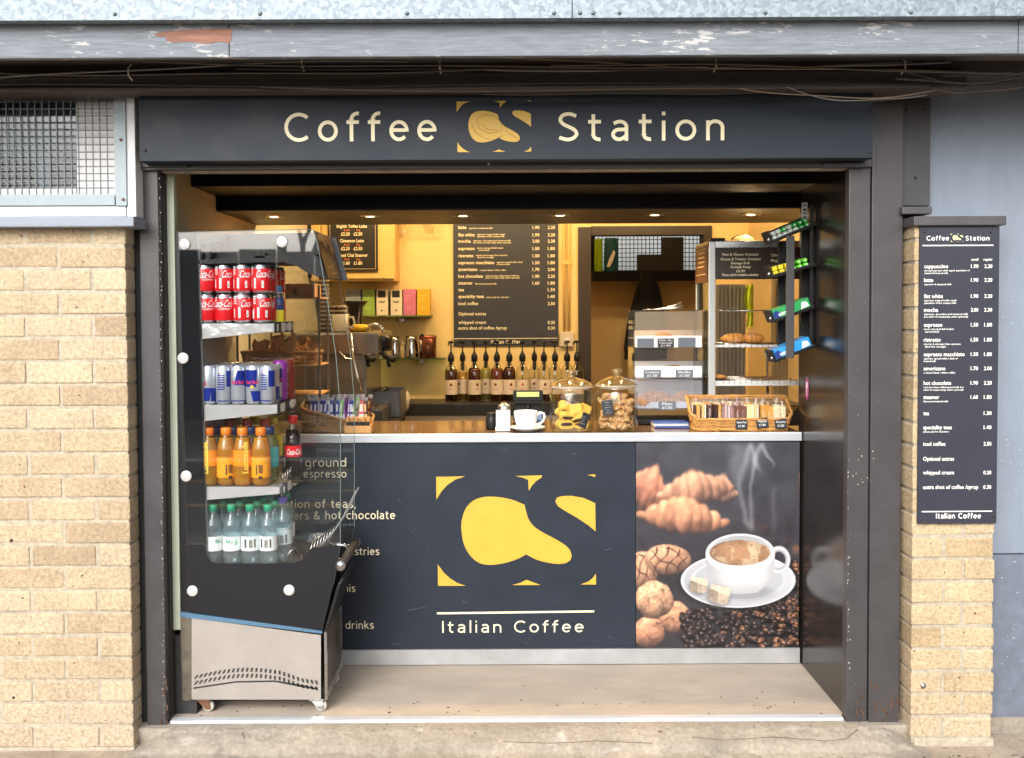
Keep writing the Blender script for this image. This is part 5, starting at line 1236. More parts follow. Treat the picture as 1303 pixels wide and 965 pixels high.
obj('louvres', m, mat('louvre_grey', C(128, 124, 118), .4, metal=.7), gr)
m = MB(); m.prism([(FX(409), FZ(806)), (FX(427), FZ(745)), (FX(431), FZ(745)), (FX(412), FZ(806))], YF0 + .01, YF1); obj('front_skirt', m, mat('fridge_black', (.008, .008, .009)), fr)
for px, y, fm, lab in ((252, YF0 + .03, mat('fork_rust', C(120, 84, 62), .7, metal=.3, var=.3, vs=60), 'rusty front castor'), (398, YF0 + .03, STEEL, None), (252, YF1 - .03, STEEL, None), (398, YF1 - .03, STEEL, None)):
    X = FX(px); zt_ = FZ(892); m = MB(); m.box(X - .025, X + .025, y - .02, y + .02, zt_ - .006, zt_, .001)
    for dy in (-.012, .012): m.prism([(X - .02, zt_ - .006), (X + .02, zt_ - .006), (X + .024, ZF + .012), (X + .006, ZF + .012)], y + dy - .0015, y + dy + .0015)
    c_ = obj('castor', m, fm, fr)
    if lab: c_['label'] = lab
    m = MB(); m.lathe((X + .014, y, ZF + .02), [(0, -.009), (.014, -.009), (.0195, -.006), (.0195, .006), (.014, .009), (0, .009)], 20, axis='Y'); obj('wheel', m, mat('wheel_grey', C(196, 192, 182), .5), c_)

# ------------------------------------------------------------------ cans and bottles in the fridge
def wrapfn(cx, cy, cz, r):
    return lambda a, b: Vector((cx + r * math.sin(a / r), cy - r * math.cos(a / r), cz + b))
RED = mat('can_red', C(222, 28, 36), .3, metal=.1); CANTOP = mat('can_end', C(200, 200, 204), .25, metal=.95); SILV = mat('can_silver', C(196, 202, 212), .28, metal=.6); BLUEC = mat('can_blue', C(30, 52, 150), .28, metal=.3)
REDL = mat('red_print', C(214, 50, 84), .4); WPRINT = mat('white_print', C(238, 236, 236), .4)
def cola_can(r, h, rot, back):
    t = thing('drink_can', 'cola', 'can', (0, 0, 0))
    m = MB(); m.lathe((0, 0, 0), [(0, .003), (r * .72, .001), (r * .78, 0), (r * .97, .010), (r, .014), (r, h - .014), (r * .84, h - .003), (r * .82, h), (r * .78, h - .003), (0, h - .004)], 28)
    for f in m.bm.faces:
        z = f.calc_center_median().z; f.material_index = 0 if .006 < z < h - .009 else 1
    b = obj('body', m, [RED, CANTOP], t)
    w = wrapfn(0, 0, 0, r + .0004)
    def wr(a, b_): return w(a + rot, b_)
    m = MB()
    if back == 0:
        m.text('Coca-Cola', -.040, .034, .056, .024, 0, fn=wr, shear=.3, bold=.016, res=4); m.text('ORIGINAL TASTE', -.02, .022, .046, .004, 0, fn=wr, bold=.02, res=1)
        for k in range(5): m.grid(lambda u, v, k=k: wr(-.03 + .06 * u, .051 + .0035 * math.sin(u * 6.3) + .0022 * v), 10, 1)
    else:
        m.text('Coca-Cola', .004, .076, .056, .024, 0, fn=wr, shear=.3, bold=.016, res=4)
        m.grid(lambda u, v: wr(-.004 + .008 * u, .018 + .036 * v), 3, 3); m.grid(lambda u, v: wr(-.022 + .004 * u, .02 + .03 * v), 2, 3); m.grid(lambda u, v: wr(.024 + .008 * u, .02 + .024 * v), 3, 3)
        for k in range(5): m.grid(lambda u, v, k=k: wr(-.022 + .012 * u, .066 + k * .006 + .003 * v), 3, 1)
        if back == 2: m.grid(lambda u, v: wr(-.03 + .012 * u, .016 + .028 * v), 3, 3)
    obj('lettering', m, WPRINT, b)
    if back:
        m = MB(); m.grid(lambda u, v: w(rot - .002 + .004 * u, .022 + .01 * v), 2, 2); m.grid(lambda u, v: w(rot + .026 + .004 * u, .024 + .008 * v), 2, 2); obj('recycling_mark', m, mat('mark_green', C(80, 160, 80), .5), b)
    return t
S_ = lambda px, y=YF0 + .05: PX(px, y, 560)
CR_ = .0325
protos = [cola_can(CR_, .1, 0, 0), cola_can(CR_, .1, .004, 1), cola_can(CR_, .1, -.004, 2)]
used = set()
def place(pr, x, y, z, rz, label, group):
    if pr.name not in used: used.add(pr.name); pr.location = (x, y, z); pr.rotation_euler = (0, 0, rz); pr['label'] = label; pr['group'] = group; return pr
    return dup(pr, (x, y, z), rz, label, group)
zc = SHELF_Z[0] + .001
xs4 = [(264, 1.0), (288, 0), (311, 0), (335, 0)]
pick_low = [(0, .35), (0, .15), (1, -.1), (2, .1)]; pick_hi = [(0, .5), (1, -.2), (1, -.25), (1, -.45)]
for row, (pk, nm_) in enumerate(((pick_low, 'lower'), (pick_hi, 'upper'))):
    for i, (px, _) in enumerate(xs4):
        place(protos[pk[i][0]], S_(px) + random.uniform(-.0012, .0012), YF0 + .052 + random.uniform(-.003, .004), zc + row * .1005, pk[i][1] - .05 * i, 'red cola can, %s in the %s front row of cans' % (ORD[i], nm_), 'red cola cans in the fridge')
for row in range(2):
    for i in range(4):
        for k, y in enumerate((.12, .19, .255)):
            if y < .3: place(protos[(i + k) % 3], S_(264 + 23.7 * i) + .0015 * k, YF0 + y, zc + row * .1005, random.uniform(-3, 3), 'red cola can standing behind the front cans on the fridge top shelf', 'red cola cans hidden behind the front row')
# slim energy cans
def slim_can(kind):
    r, h = .0262, .133; t = thing('energy_can', 'can', 'can', (0, 0, 0)); P = [(0, .002), (r * .8, .0), (r, .009), (r, h - .012), (r * .86, h - .002), (r * .84, h), (r * .78, h - .003), (0, h - .003)]
    m = MB(); m.lathe((0, 0, 0), P, 26); b = obj('body', m, SILV, t)
    w = wrapfn(0, 0, 0, r + .0003)
    m = MB()
    if kind == 0: m.grid(lambda u, v: w(-.026 + .03 * u + .006 * v, .012 + .045 * v), 8, 3); m.grid(lambda u, v: w(.008 + .03 * u, .010 + .046 * v), 8, 3)
    if kind == 1: m.grid(lambda u, v: w(-.010 + .042 * u * (1 - .0 * v) + .012 * v * (1 - u), .066 + .050 * v), 8, 4); m.grid(lambda u, v: w(-.034 + .07 * u, .010 + .004 * v), 10, 1)
    if kind == 2: m.grid(lambda u, v: w(-.034 + .052 * u + .004 * v, .060 + .058 * v), 8, 4); m.grid(lambda u, v: w(.006 + .03 * u - .008 * v * (1 - u), .010 + .036 * v), 8, 3)
    if kind == 3:
        m.grid(lambda u, v: w(.014 + .026 * u, .06 + .056 * v), 6, 4)
        for k in range(7): m.grid(lambda u, v, k=k: w(-.018 + .026 * u, .05 + k * .008 + .004 * v), 4, 1)
        m.grid(lambda u, v: w(-.022 + .044 * u, .010 + .004 * v), 8, 1)
    obj('blue_blocks', m, BLUEC, b)
    m = MB()
    if kind in (1, 2): m.text('Red Bull', -.020, .026, .070, .012, 0, fn=w, bold=.03)
    if kind == 0: m.text('Bull', -.032, -.008, .066, .012, 0, fn=w, bold=.03)
    if kind == 3: m.grid(lambda u, v: w(-.014 + .008 * u, .104 + .004 * v), 2, 1)
    obj('lettering', m, REDL, b)
    if kind == 2: m = MB(); m.lathe((.004, -r - .0009, .06), [(0, 0), (.006, 0)], 12, axis='Y'); obj('sun_mark', m, mat('sun_yellow', C(226, 180, 60), .4), b)
    return t
sp = [slim_can(k) for k in range(4)]
ze = SHELF_Z[1] + .001
for i, (px, k) in enumerate(((267.5, 0), (286, 3), (305, 1), (324, 2), (342, 3))):
    place(sp[k], S_(px), YF0 + .046, ze, -.1 * (i - 2), 'slim blue and silver energy can, %s of five in the front row' % ORD[i], 'energy cans on the second fridge shelf')
for j, y in enumerate((.1, .155, .21, .262)):
    for i in range(5): place(sp[(i + j) % 4], S_(268 + 18.6 * i), YF0 + y, ze, random.uniform(-.6, .6), 'slim energy can behind the front row on the second fridge shelf', 'energy cans behind the front row')
for i, (x, y, c, n_) in enumerate(((357, .17, C(150, 60, 160), 'purple'), (366, .225, C(146, 56, 44), 'red brown'))):
    X = S_(x, YF0 + y) + .002; m = MB(); m.lathe((X, YF0 + y, ze), [(0, .002), (.022, 0), (.0255, .009), (.0255, .135), (.022, .145), (0, .145)], 24)
    t = thing('energy_can', 'tall %s drink can at the right end of the second fridge shelf' % n_, 'can', (X, YF0 + y, ze)); b = obj('body', m, mat('can_' + n_.replace(' ', '_'), c, .3, metal=.3, var=.2, vs=40), t)
    w = wrapfn(X, YF0 + y, ze, .0258); m = MB()
    for k in range(4): m.grid(lambda u, v, k=k: w(-.012 + .02 * u, .02 + k * .026 + (.014 if k % 2 else .006) * v), 4, 2)
    obj('print', m, WPRINT, b)

def bottle(nm_, H, prof, gl, liqm, lvl, capm, caph, lab=None, cat='bottle', sleeve=None, sm=None, txt=None):
    t = thing(nm_, 'bottle', cat, (0, 0, 0))
    m = MB(); m.lathe((0, 0, 0), [(r, z) for r, z in prof], 22); obj('plastic', m, gl, t)
    if liqm: 
        q = [(0, .003)] + [(r * .95, z + .002) for r, z in prof[1:] if z + .002 < lvl]; q += [(q[-1][0], lvl), (0, lvl)]
        m = MB(); m.lathe((0, 0, 0), q, 22); obj('drink', m, liqm, t)
    rn = prof[-1][0]
    m = MB(); m.lathe((0, 0, 0), [(rn + .0025, H - caph), (rn + .003, H - caph + .001), (rn + .003, H - .002), (rn + .001, H), (0, H)], 18); m.lathe((0, 0, 0), [(rn + .0022, H - caph - .005), (rn + .0026, H - caph - .0015)], 18); obj('cap', m, capm, t)
    if sleeve:
        r, z0, z1 = sleeve; m = MB(); m.lathe((0, 0, 0), [(r, z0), (r, z1)], 26); s_ = obj('label', m, sm, t)
        if txt:
            m = MB(); txt(m, wrapfn(0, 0, 0, r + .0004)); obj('print', m, txt.mt, s_)
    return t
ORG_ = thin('orange_drink', (1, .66, .14), refl=1, diff=.66, dcol=(1, .50, .03))
PETO = thin('pet_clear', (.97, .97, .95), refl=1.4)
PETW = thin('pet_water', (.96, .985, .99), refl=1.8, diff=.08, dcol=(.8, .9, .92))
WATER = thin('still_water', (.88, .96, .98), refl=.6, diff=.14, dcol=(.78, .9, .93))
sprof = [(0, .004), (.024, 0), (.031, .006), (.032, .03), (.0295, .05), (.031, .075), (.033, .11), (.031, .135), (.024, .158), (.0165, .172), (.015, .185)]
class T_:
    def __init__(s, f, mt): s.f, s.mt = f, mt
    def __call__(s, m, w): s.f(m, w)
def side_text(tx, cap, z0, z1, off=0):
    return lambda m, w: m.text(tx, 0, z1 - z0, 0, cap, 0, fn=lambda a, b: w(off + cap / 2 - b, z0 + a), bold=.03)
o1 = bottle('juice_bottle', .2, sprof, PETO, ORG_, .166, mat('cap_orange', C(236, 130, 30), .4), .022, sleeve=(.0334, .07, .125), sm=mat('label_orange', C(244, 146, 20), .4), txt=T_(side_text('Lucozade', .020, .045, .155), mat('print_yellow', C(250, 210, 70), .4)))
def bars(m, w):
    for k in range(9): m.grid(lambda u, v, k=k: w(-.004 + k * .0017 + (.0009 if k % 3 else .0013) * u, .045 + .03 * v), 1, 2)
    m.grid(lambda u, v: w(-.004 + .012 * u, .026 + .01 * v), 3, 1)
    m.grid(lambda u, v: w(-.014 + .005 * u, .04 + .035 * v), 2, 2)
o2 = bottle('juice_bottle', .2, sprof, PETO, ORG_, .166, MATS['cap_orange'], .022, sleeve=(.0334, .03, .1), sm=mat('label_clear_orange', C(246, 164, 36), .35), txt=T_(bars, mat('barcode_dark', C(60, 40, 20), .5)))
zo = SHELF_Z[2] + .001
for i, (px, k, rz) in enumerate(((265.5, 0, -.1), (287.5, 1, .6), (309, 0, .5), (332, 1, .1))):
    place((o1, o2)[k], S_(px), YF0 + .05 + random.uniform(-.004, .005), zo, rz, 'orange drink bottle with an orange cap, %s on the third shelf' % ORD[i], 'orange drink bottles in the fridge')
teal_b = bottle('juice_bottle', .195, sprof, PETO, thin('lime_drink', (.8, .85, .4), diff=.5, dcol=(.5, .55, .12)), .166, mat('cap_navy', C(40, 56, 104), .4), .022, sleeve=(.0334, .055, .125), sm=mat('label_teal', C(70, 176, 178), .4), txt=T_(bars, WPRINT))
yel_b = bottle('juice_bottle', .215, sprof[:-2] + [(.0165, .187), (.015, .2)], PETO, thin('yellow_drink', (.95, .85, .2), diff=.6, dcol=(.75, .62, .05)), .18, mat('cap_yellow', C(226, 206, 40), .4), .022, sleeve=(.0334, .07, .15), sm=mat('label_yellow', C(232, 214, 40), .4), txt=T_(bars, mat('barcode_dark', C(60, 40, 20))))
red_b = bottle('juice_bottle', .215, sprof[:-2] + [(.0165, .187), (.015, .2)], PETO, mat('red_juice', (.18, .02, .015), .2), .18, mat('cap_rust', C(196, 84, 44), .4), .022, sleeve=(.0334, .07, .15), sm=mat('label_red', C(150, 40, 34), .4), txt=T_(bars, WPRINT))
for i in range(4):
    place(red_b, S_(270 + 22.5 * i, YF0 + .19), YF0 + .19, zo, i, 'red brown juice bottle with rusty cap, back row of the third fridge shelf', 'red juice bottles in the back row')
    place(teal_b, S_(275 + 22.5 * i, YF0 + .12), YF0 + .12, zo, .2 - .3 * i, 'lime drink bottle with a navy cap and teal label, behind the orange drink bottles' if i < 3 else 'lime drink bottle with a teal label, showing right of the orange drink bottles', 'lime drink bottles in the fridge')
    place(yel_b, S_(280 + 22.5 * i, YF0 + .25), YF0 + .25, zo, .5 * i, 'yellow capped drink bottle at the back of the third fridge shelf', 'yellow capped bottles at the back')
# cola bottle at the right end
cprof = [(0, .004), (.022, 0), (.028, .006), (.0285, .03), (.026, .055), (.0285, .09), (.030, .12), (.027, .15), (.018, .19), (.014, .21), (.0135, .225)]
def ctext(m, w): m.text('Coca-Cola', -.024, .034, .103, .02, 0, fn=w, bold=.02, shear=.2)
cola = bottle('cola_bottle', .24, cprof, PETO, mat('cola_dark', (.012, .005, .003), .1), .19, mat('cap_red', C(190, 24, 26), .4), .022, sleeve=(.0304, .095, .135), sm=RED, txt=T_(ctext, WPRINT))
place(cola, S_(373, YF0 + .17), YF0 + .17, zo - .012, .15, 'dark cola bottle with red label and cap, right end of the third fridge shelf', None); del cola['group']
# small blue and yellow bottle beside the cola cans
sb = bottle('juice_bottle', .13, [(0, .003), (.015, 0), (.018, .005), (.018, .08), (.012, .1), (.01, .115)], PETO, mat('blue_drink', C(40, 62, 140), .3), .09, mat('cap_sky', C(70, 130, 180), .4), .018, sleeve=(.0185, .0, .045), sm=mat('label_yellow', C(232, 214, 40)), txt=None)
place(sb, S_(357, YF0 + .14), YF0 + .14, zc, 0, 'small blue and yellow bottle right of the cola cans', None); del sb['group']
# water bottles
wprof = [(0, .004), (.026, 0), (.0315, .006), (.0315, .05), (.030, .054), (.030, .106), (.0318, .112), (.0318, .135), (.029, .15), (.018, .172), (.0125, .186), (.0125, .2)]
def wtext(m, w):
    for a, b, c in ((-.014, .085, .004), (-.008, .08, .003), (-.003, .083, .0035), (.006, .079, .003)): m.grid(lambda u, v: w(a + c * u + c * .5 * v, b + .014 * v * (1 - .5 * u)), 3, 3)
    m.lathe((.017, -.0265, .083), [(.004, 0), (.007, 0)], 12, axis='Y')
def wback(m, w):
    for k in range(8): m.grid(lambda u, v, k=k: w(-.004 + k * .0016 + .0009 * u, .066 + .028 * v), 1, 2)
    m.grid(lambda u, v: w(-.02 + .008 * u, .066 + .03 * v), 3, 3); m.grid(lambda u, v: w(.014 + .006 * u, .066 + .03 * v), 3, 3)
GRC = mat('cap_green', C(24, 152, 112), .4); WLB = mat('label_white', C(232, 240, 240), .45)
w1 = bottle('water_bottle', .212, wprof, PETW, WATER, .165, GRC, .018, sleeve=(.0312, .055, .105), sm=WLB, txt=T_(wtext, GRC))
w2 = bottle('water_bottle', .212, wprof, PETW, WATER, .165, GRC, .018, sleeve=(.0312, .055, .105), sm=WLB, txt=T_(wback, mat('print_grey', (.08, .07, .06))))
zw = ZBOT + .001
for i, px in enumerate((270, 293.5, 317, 340)):
    place((w1, w1, w2, w2)[i], S_(px), YF0 + .05, zw, (.9, 0, .2, -.1)[i], 'clear water bottle with a green cap, %s in the front row' % ORD[i], 'water bottles in the fridge front row')
for j, y in enumerate((.12, .19, .255)):
    for i in range(4): place((w1, w2)[(i + j) % 2], S_(274 + 23 * i) + .004 * j, YF0 + y, zw, random.uniform(-1, 1), 'clear water bottle behind the front row at the fridge bottom', 'water bottles behind the front row')
pb = bottle('water_bottle', .225, wprof[:-1] + [(.0125, .213)], PETW, WATER, .165, mat('cap_violet', C(110, 96, 190), .4), .018, sleeve=(.0312, .06, .12), sm=mat('label_pale', C(200, 214, 214), .45), txt=T_(wback, mat('print_grey', (.08, .07, .06))))
place(pb, S_(359, YF0 + .12), YF0 + .12, zw, 0, 'clear water bottle with a violet cap right of the green capped bottles', None); del pb['group']
# ================================================================== things on the counter
WICK = mat('wicker', C(196, 150, 92), .65, var=.25, vs=50, island=.3); WICKD = mat('wicker_dark', C(160, 126, 84), .7, var=.25, vs=50, island=.3)
def wicker(name, lab, cx, cy, z, w, d, hf, flare, mt, rows=8, plait=True, R_=.003):
    """Open basket: woven rows in and out of upright stakes; hf(x, y) in -1..1 gives the rim height."""
    t = thing(name, lab, 'basket', (cx, cy, z))
    def loop(k, v, off):
        N = 120; P = []
        for i in range(N):
            a = 6.2832 * i / N; c, s = math.cos(a), math.sin(a); p = .28
            x = math.copysign(abs(c) ** p, c); y = math.copysign(abs(s) ** p, s)
            H = hf(x, y); k_ = 1 + flare * v
            o = off * math.sin(a * 24) if off else 0
            P.append(Vector((cx + x * (w / 2 * k_ + o), cy + y * (d / 2 * k_ + o), z + .004 + v * H)))
        return P
    m = MB()
    for r in range(rows): m.tube(loop(0, (r + .5) / rows, .0022 * (1 if r % 2 else -1)), R_, 5, closed=True)
    b = obj('weave', m, mt, t)
    m = MB(); L = loop(0, 1, 0); n = len(L)
    for ph in (0, 2.1, 4.2):
        m.tube([L[i] + Vector((.0035 * math.cos(i * 1.1 + ph), .0035 * math.cos(i * 1.1 + ph), .0035 * math.sin(i * 1.1 + ph))) for i in range(n)], .0034, 5, closed=True)
    obj('rim', m, mt, t)
    m = MB(); L0 = loop(0, 0, 0)
    for ph in (0, 3.14): m.tube([L0[i] + Vector((.004 * math.cos(i * 1.2 + ph),) * 2 + (.004 * math.sin(i * 1.2 + ph),)) for i in range(n)], .0045, 5, closed=True)
    m.box(cx - w / 2 * .97, cx + w / 2 * .97, cy - d / 2 * .97, cy + d / 2 * .97, z + .001, z + .006); obj('base', m, mt, t)
    m = MB()
    for i in range(0, n, 5): m.tube([loop(0, v, 0)[i] for v in (0, .5, 1)], .0022, 5)
    obj('stakes', m, mt, t)
    return t
CHALK = mat('chalk_tag', C(40, 46, 54), .6, var=.1, vs=40)
SCR = mat('chalk_white', C(216, 216, 214), .7)
def scribble(m, x, y, z, w, n, seed, h=.004):
    r = random.Random(seed)
    for k in range(n):
        P = []; zz = z - k * h * 2.1; L = w * r.uniform(.55, 1)
        for i in range(int(L / .0016)): P.append((x - L / 2 + i * .0016, y, zz + r.uniform(-.5, .5) * h))
        if len(P) > 2: m.tube(P, .00045, 3, smooth=False)
# ---- right wicker basket of wrapped cakes, overhanging the edge a little
bx0, bx1 = PX(885, .64), PX(1003, .64)
bcx, bcy = (bx0 + bx1) / 2 + .004, .712
zb_ = ZT + .0015
hf = lambda x, y: .05 + .068 * max(0, min(1, (y + 1) / 1.4)) ** 1.3 - .01 * (y < -.9)
wk = wicker('wicker_basket', 'golden wicker basket of wrapped cakes with three chalk tags', bcx, bcy, zb_, bx1 - bx0, .145, hf, .10, mat('wicker_gold', C(206, 152, 84), .6, var=.25, vs=50, island=.3), rows=7)
FILM = thin('cake_film', (.98, .975, .965), refl=1.2, rough=.1, diff=.05, dcol=(.85, .83, .8))
def cake(kind, w, d, h, col, top, nme, seed):
    """A slice in a twist of clear film; colour bands are the cake's own layers."""
    t = thing('wrapped_cake', nme, 'cake', (0, 0, 0)); rr = random.Random(seed)
    w *= 1.35; m = MB(); m.box(-w / 2, w / 2, -d / 2, d / 2, 0, h, .003)
    b = obj('slice', m, mat('cake_' + kind, col, .8, var=.4 if kind in ('fruit', 'nut', 'rocky') else .12, vs=90 if kind in ('fruit', 'rocky', 'nut') else 30, bump=.5, bs=200), t)
    if top:
        m = MB(); m.box(w / 2 + .0002, w / 2 + .004, -d / 2 - .0005, d / 2, .0, h + .0005, .001); m.box(-w / 2 - .003, -w / 2 - .0002, -d / 2 - .0005, d / 2, 0, h + .0005, .001); obj('icing', m, mat('icing_' + kind, top, .5, var=.1, vs=50), b)
    m = MB()
    m.grid(lambda u, v: Vector(((w / 2 + .005) * math.cos(u * 6.2832) * (1.15 - .35 * v * v) * (1 + .12 * mnoise.noise(Vector((u * 9, v * 4, seed)))), (d / 2 + .004) * math.sin(u * 6.2832) * (1.15 - .5 * v), v * (h + .022) + .006 * mnoise.noise(Vector((math.cos(u * 6.28) * 3, math.sin(u * 6.28) * 3, seed + v)))), ), 22, 10, smooth=False)
    obj('wrapper', m, FILM, t)
    return t
ck = [cake('brownie', .014, .055, .058, C(78, 46, 40), None, '', 1), cake('iced', .010, .055, .058, C(206, 170, 110), C(232, 226, 216), '', 2), cake('caramel', .011, .055, .056, C(206, 150, 70), C(70, 42, 34), '', 3),
      cake('rocky', .016, .055, .058, C(150, 110, 108), C(224, 208, 206), '', 4), cake('fruit', .018, .05, .055, C(110, 66, 54), None, '', 5), cake('lemon', .024, .05, .055, C(232, 214, 150), C(240, 236, 226), '', 6),
      cake('flapjack', .022, .05, .055, C(208, 148, 62), None, '', 7), cake('nut', .02, .05, .055, C(214, 196, 160), None, '', 8)]
cnames = ['chocolate brownie', 'white iced', 'caramel', 'pink and brown speckled', 'dark fruit', 'lemon', 'golden flapjack', 'pale nut']
seqc = [2, 1, 0, 2, 3, 3, 4, 4, 5, 1, 6, 6, 7, 7]
fx, cnt = bx0 + .012, {}
for i, k in enumerate(seqc):
    x = bx0 + .012 + (bx1 - bx0 - .026) * i / (len(seqc) - 1); cnt[k] = cnt.get(k, 0) + 1
    nn = sum(1 for q in seqc if q == k); lab = cnames[k] + ' wrapped cake slice' + (', %s of its kind in the golden basket' % ORD[cnt[k] - 1] if nn > 2 else ', %s of two in the golden basket' % ('left', 'right')[cnt[k] - 1] if nn == 2 else ' in the golden basket')
    place(ck[k], x, bcy - .042 + .006 * (i % 3), zb_ + .040 + random.uniform(-.004, .006), random.uniform(-.3, .3), lab, 'wrapped cakes in the golden basket')
for i in range(9): 
    k = (5, 6, 7, 1, 3, 6, 7, 2, 4)[i]
    place(ck[k], bx0 + .02 + (bx1 - bx0 - .04) * i / 8, bcy + .02, zb_ + .046, random.uniform(-.3, .3), 'wrapped cake slice in the back row of the golden basket', 'wrapped cakes in the basket back row')
for i, (px, py, an) in enumerate(((943.5, 540, -.02), (970, 538.5, .12), (993.5, 539.5, .03))):
    q = at(px, py, bcy - .083); t = thing('price_tag', 'dark chalk price tag clipped to the golden basket, %s of three' % ('left', 'middle', 'right')[i], 'price tag', tuple(q), 'chalk tags on the golden basket')
    rm = Matrix.Rotation(-an, 3, 'Y')
    m = MB(); m.box(q.x - .023, q.x + .023, q.y - .001, q.y + .001, q.z - .02, q.z + .02, .0008, rot=rm); obj('card', m, CHALK, t)
    m = MB(); m.text('Flapjack' if i == 1 else 'Bread Pud', q.x - .018, q.x + .018, q.z + .004, .007, q.y - .0015, bold=.02); m.text('£1.80', q.x - .013, q.x + .013, q.z - .011, .008, q.y - .0015, bold=.02); obj('chalk_lettering', m, SCR, t)
# ---- left basket of chocolate bars
lx0, lx1 = PX(383, .66), PX(466, .66)
lcx, lcy = (lx0 + lx1) / 2, .735
hl_ = lambda x, y: .075 - .035 * (x + .2) + .015 * y
wicker('snack_basket', 'brown wicker basket of chocolate bars beside the fridge', lcx, lcy, zb_, lx1 - lx0, .16, hl_, .06, WICKD, rows=9)
def bar(kind, c, c2, w=.017):
    t = thing('chocolate_bar', '', 'snack', (0, 0, 0)); m = MB()
    m.box(-w / 2, w / 2, -.006, .006, 0, .105, .003); b = obj('wrapper', m, mat('wrap_' + kind, c, .3, var=.08, vs=60), t)
    m = MB(); m.grid(lambda u, v: Vector((-w / 2 + w * u, -.003 + .004 * math.sin(u * 20), .103 + .014 * v)), 12, 2, smooth=False); obj('crimped_end', m, mat('wrap_end', C(206, 206, 210), .3, metal=.4), b)
    m = MB(); m.box(-w * .3, w * .3, -.0068, -.0062, .015, .05); m.box(-w * .36, w * .1, -.0068, -.0062, .06, .09); obj('print', m, mat('wprint_' + kind, c2, .4), b)
    return t
bars_ = [bar('blue', C(44, 60, 150), C(226, 228, 236)), bar('white', C(214, 216, 224), C(44, 60, 150)), bar('purple', C(130, 70, 160), C(220, 200, 226)), bar('red', C(196, 60, 56), C(240, 220, 210)), bar('green', C(120, 170, 120), C(236, 240, 230)), bar('brown', C(88, 50, 40), C(226, 190, 120))]
bn = ['blue', 'white and blue', 'purple', 'red', 'green and white', 'brown']
sq = [5, 0, 0, 1, 0, 0, 1, 0, 0, 4, 2, 2, 0, 4, 3, 3, 5]
for row in range(2):
    cnt = {}
    for i, k in enumerate(sq):
        cnt[k] = cnt.get(k, 0) + 1; n_ = sq.count(k)
        o = place(bars_[k], lx0 + .012 + (lx1 - lx0 - .02) * i / (len(sq) - 1), lcy - .048 + .05 * row, zb_ + .016 + .008 * row, random.uniform(-.2, .2),
                  ('%s chocolate bar%s, front of the brown basket' % (bn[k], '' if n_ == 1 else (', left one of its two' if cnt[k] == 1 else ', right one of its two') if n_ == 2 else ', %s of the seven' % ORD[cnt[k] - 1])) if row == 0 else 'chocolate bar in the back row of the brown basket', 'chocolate bars in the basket front row' if row == 0 else 'chocolate bars in the basket back row')
        o.rotation_euler = (random.uniform(-.22, -.05), random.uniform(-.12, .12), random.uniform(-.2, .2))
# wooden tray of biscotti sticks right of the bars
tx0, tx1 = PX(438, .63), PX(472, .63)
tt_ = thing('wooden_tray', 'low wooden tray of wrapped biscuits at the right of the snack basket', 'tray', ((tx0 + tx1) / 2, .64, ZT))
WOODL = mat('light_wood', C(206, 156, 96), .6, var=.15, vs=20, stretch=(4, 1, 1))
m = MB(); m.box(tx0, tx1, .605, .612, ZT + .001, ZT + .03, .002); m.box(tx0, tx1, .665, .672, ZT + .001, ZT + .045, .002); m.box(tx0, tx0 + .006, .612, .665, ZT + .001, ZT + .035); m.box(tx1 - .006, tx1, .612, .665, ZT + .001, ZT + .035); m.box(tx0, tx1, .605, .672, ZT + .001, ZT + .004); obj('tray', m, WOODL, tt_)
for i in range(6):
    x = tx0 + .014 + (tx1 - tx0 - .028) * i / 5; t = thing('biscuit_pack', 'wrapped biscuit in the wooden tray, black and tan packet', 'biscuit', (x, .638, ZT + .006), 'biscuits in the wooden tray')
    m = MB(); m.box(x - .006, x + .006, .62, .655, ZT + .006, ZT + .062, .002, rot=Matrix.Rotation(random.uniform(-.25, .25), 3, 'Y')); b = obj('packet', m, mat('packet_tan', C(206, 152, 84), .4), t)
    m = MB(); m.box(x - .0065, x + .0065, .6185, .6195, ZT + .02, ZT + .045); obj('band', m, mat('packet_black', (.015, .013, .012), .4), b)

# ---- cup and saucer, card holder, customer display
POR = mat('porcelain', C(236, 238, 240), .12, coat=.3)
q = at(671, 548, .66); cxx = q.x; sz_ = 1248 / 3.86; zs_ = ZT + .0008
sc = thing('saucer', 'white saucer under the coffee cup on the counter edge', 'saucer', (cxx, .665, zs_))
m = MB(); m.lathe((cxx, .665, zs_), [(0, .002), (.035, .002), (.037, 0), (.042, .0015), (.055, .008), (.071, .0155), (.072, .017), (.070, .0175), (.052, .011), (.036, .006), (0, .006)], 48); obj('dish', m, POR, sc)
cpx = PX(668.5, .665)
cp = thing('coffee_cup', 'white coffee cup with a small red mark standing on the saucer', 'cup', (cpx, .665, zs_ + .0065))
z0 = zs_ + .0065
m = MB(); m.lathe((cpx, .665, z0), [(0, .0005), (.024, 0), (.027, .003), (.035, .012), (.043, .032), (.0465, .055), (.0475, .071), (.0465, .0725), (.0455, .071), (.043, .05), (.033, .014), (0, .008)], 40); cbd = obj('bowl', m, POR, cp)
m = MB(); m.tube([(cpx + .044, .665, z0 + .056), (cpx + .058, .665, z0 + .066), (cpx + .071, .665, z0 + .062), (cpx + .075, .665, z0 + .048), (cpx + .068, .665, z0 + .032), (cpx + .054, .665, z0 + .02), (cpx + .037, .665, z0 + .018)], [.006, .005, .0048, .0048, .0048, .005, .006], 10); obj('handle', m, POR, cp)
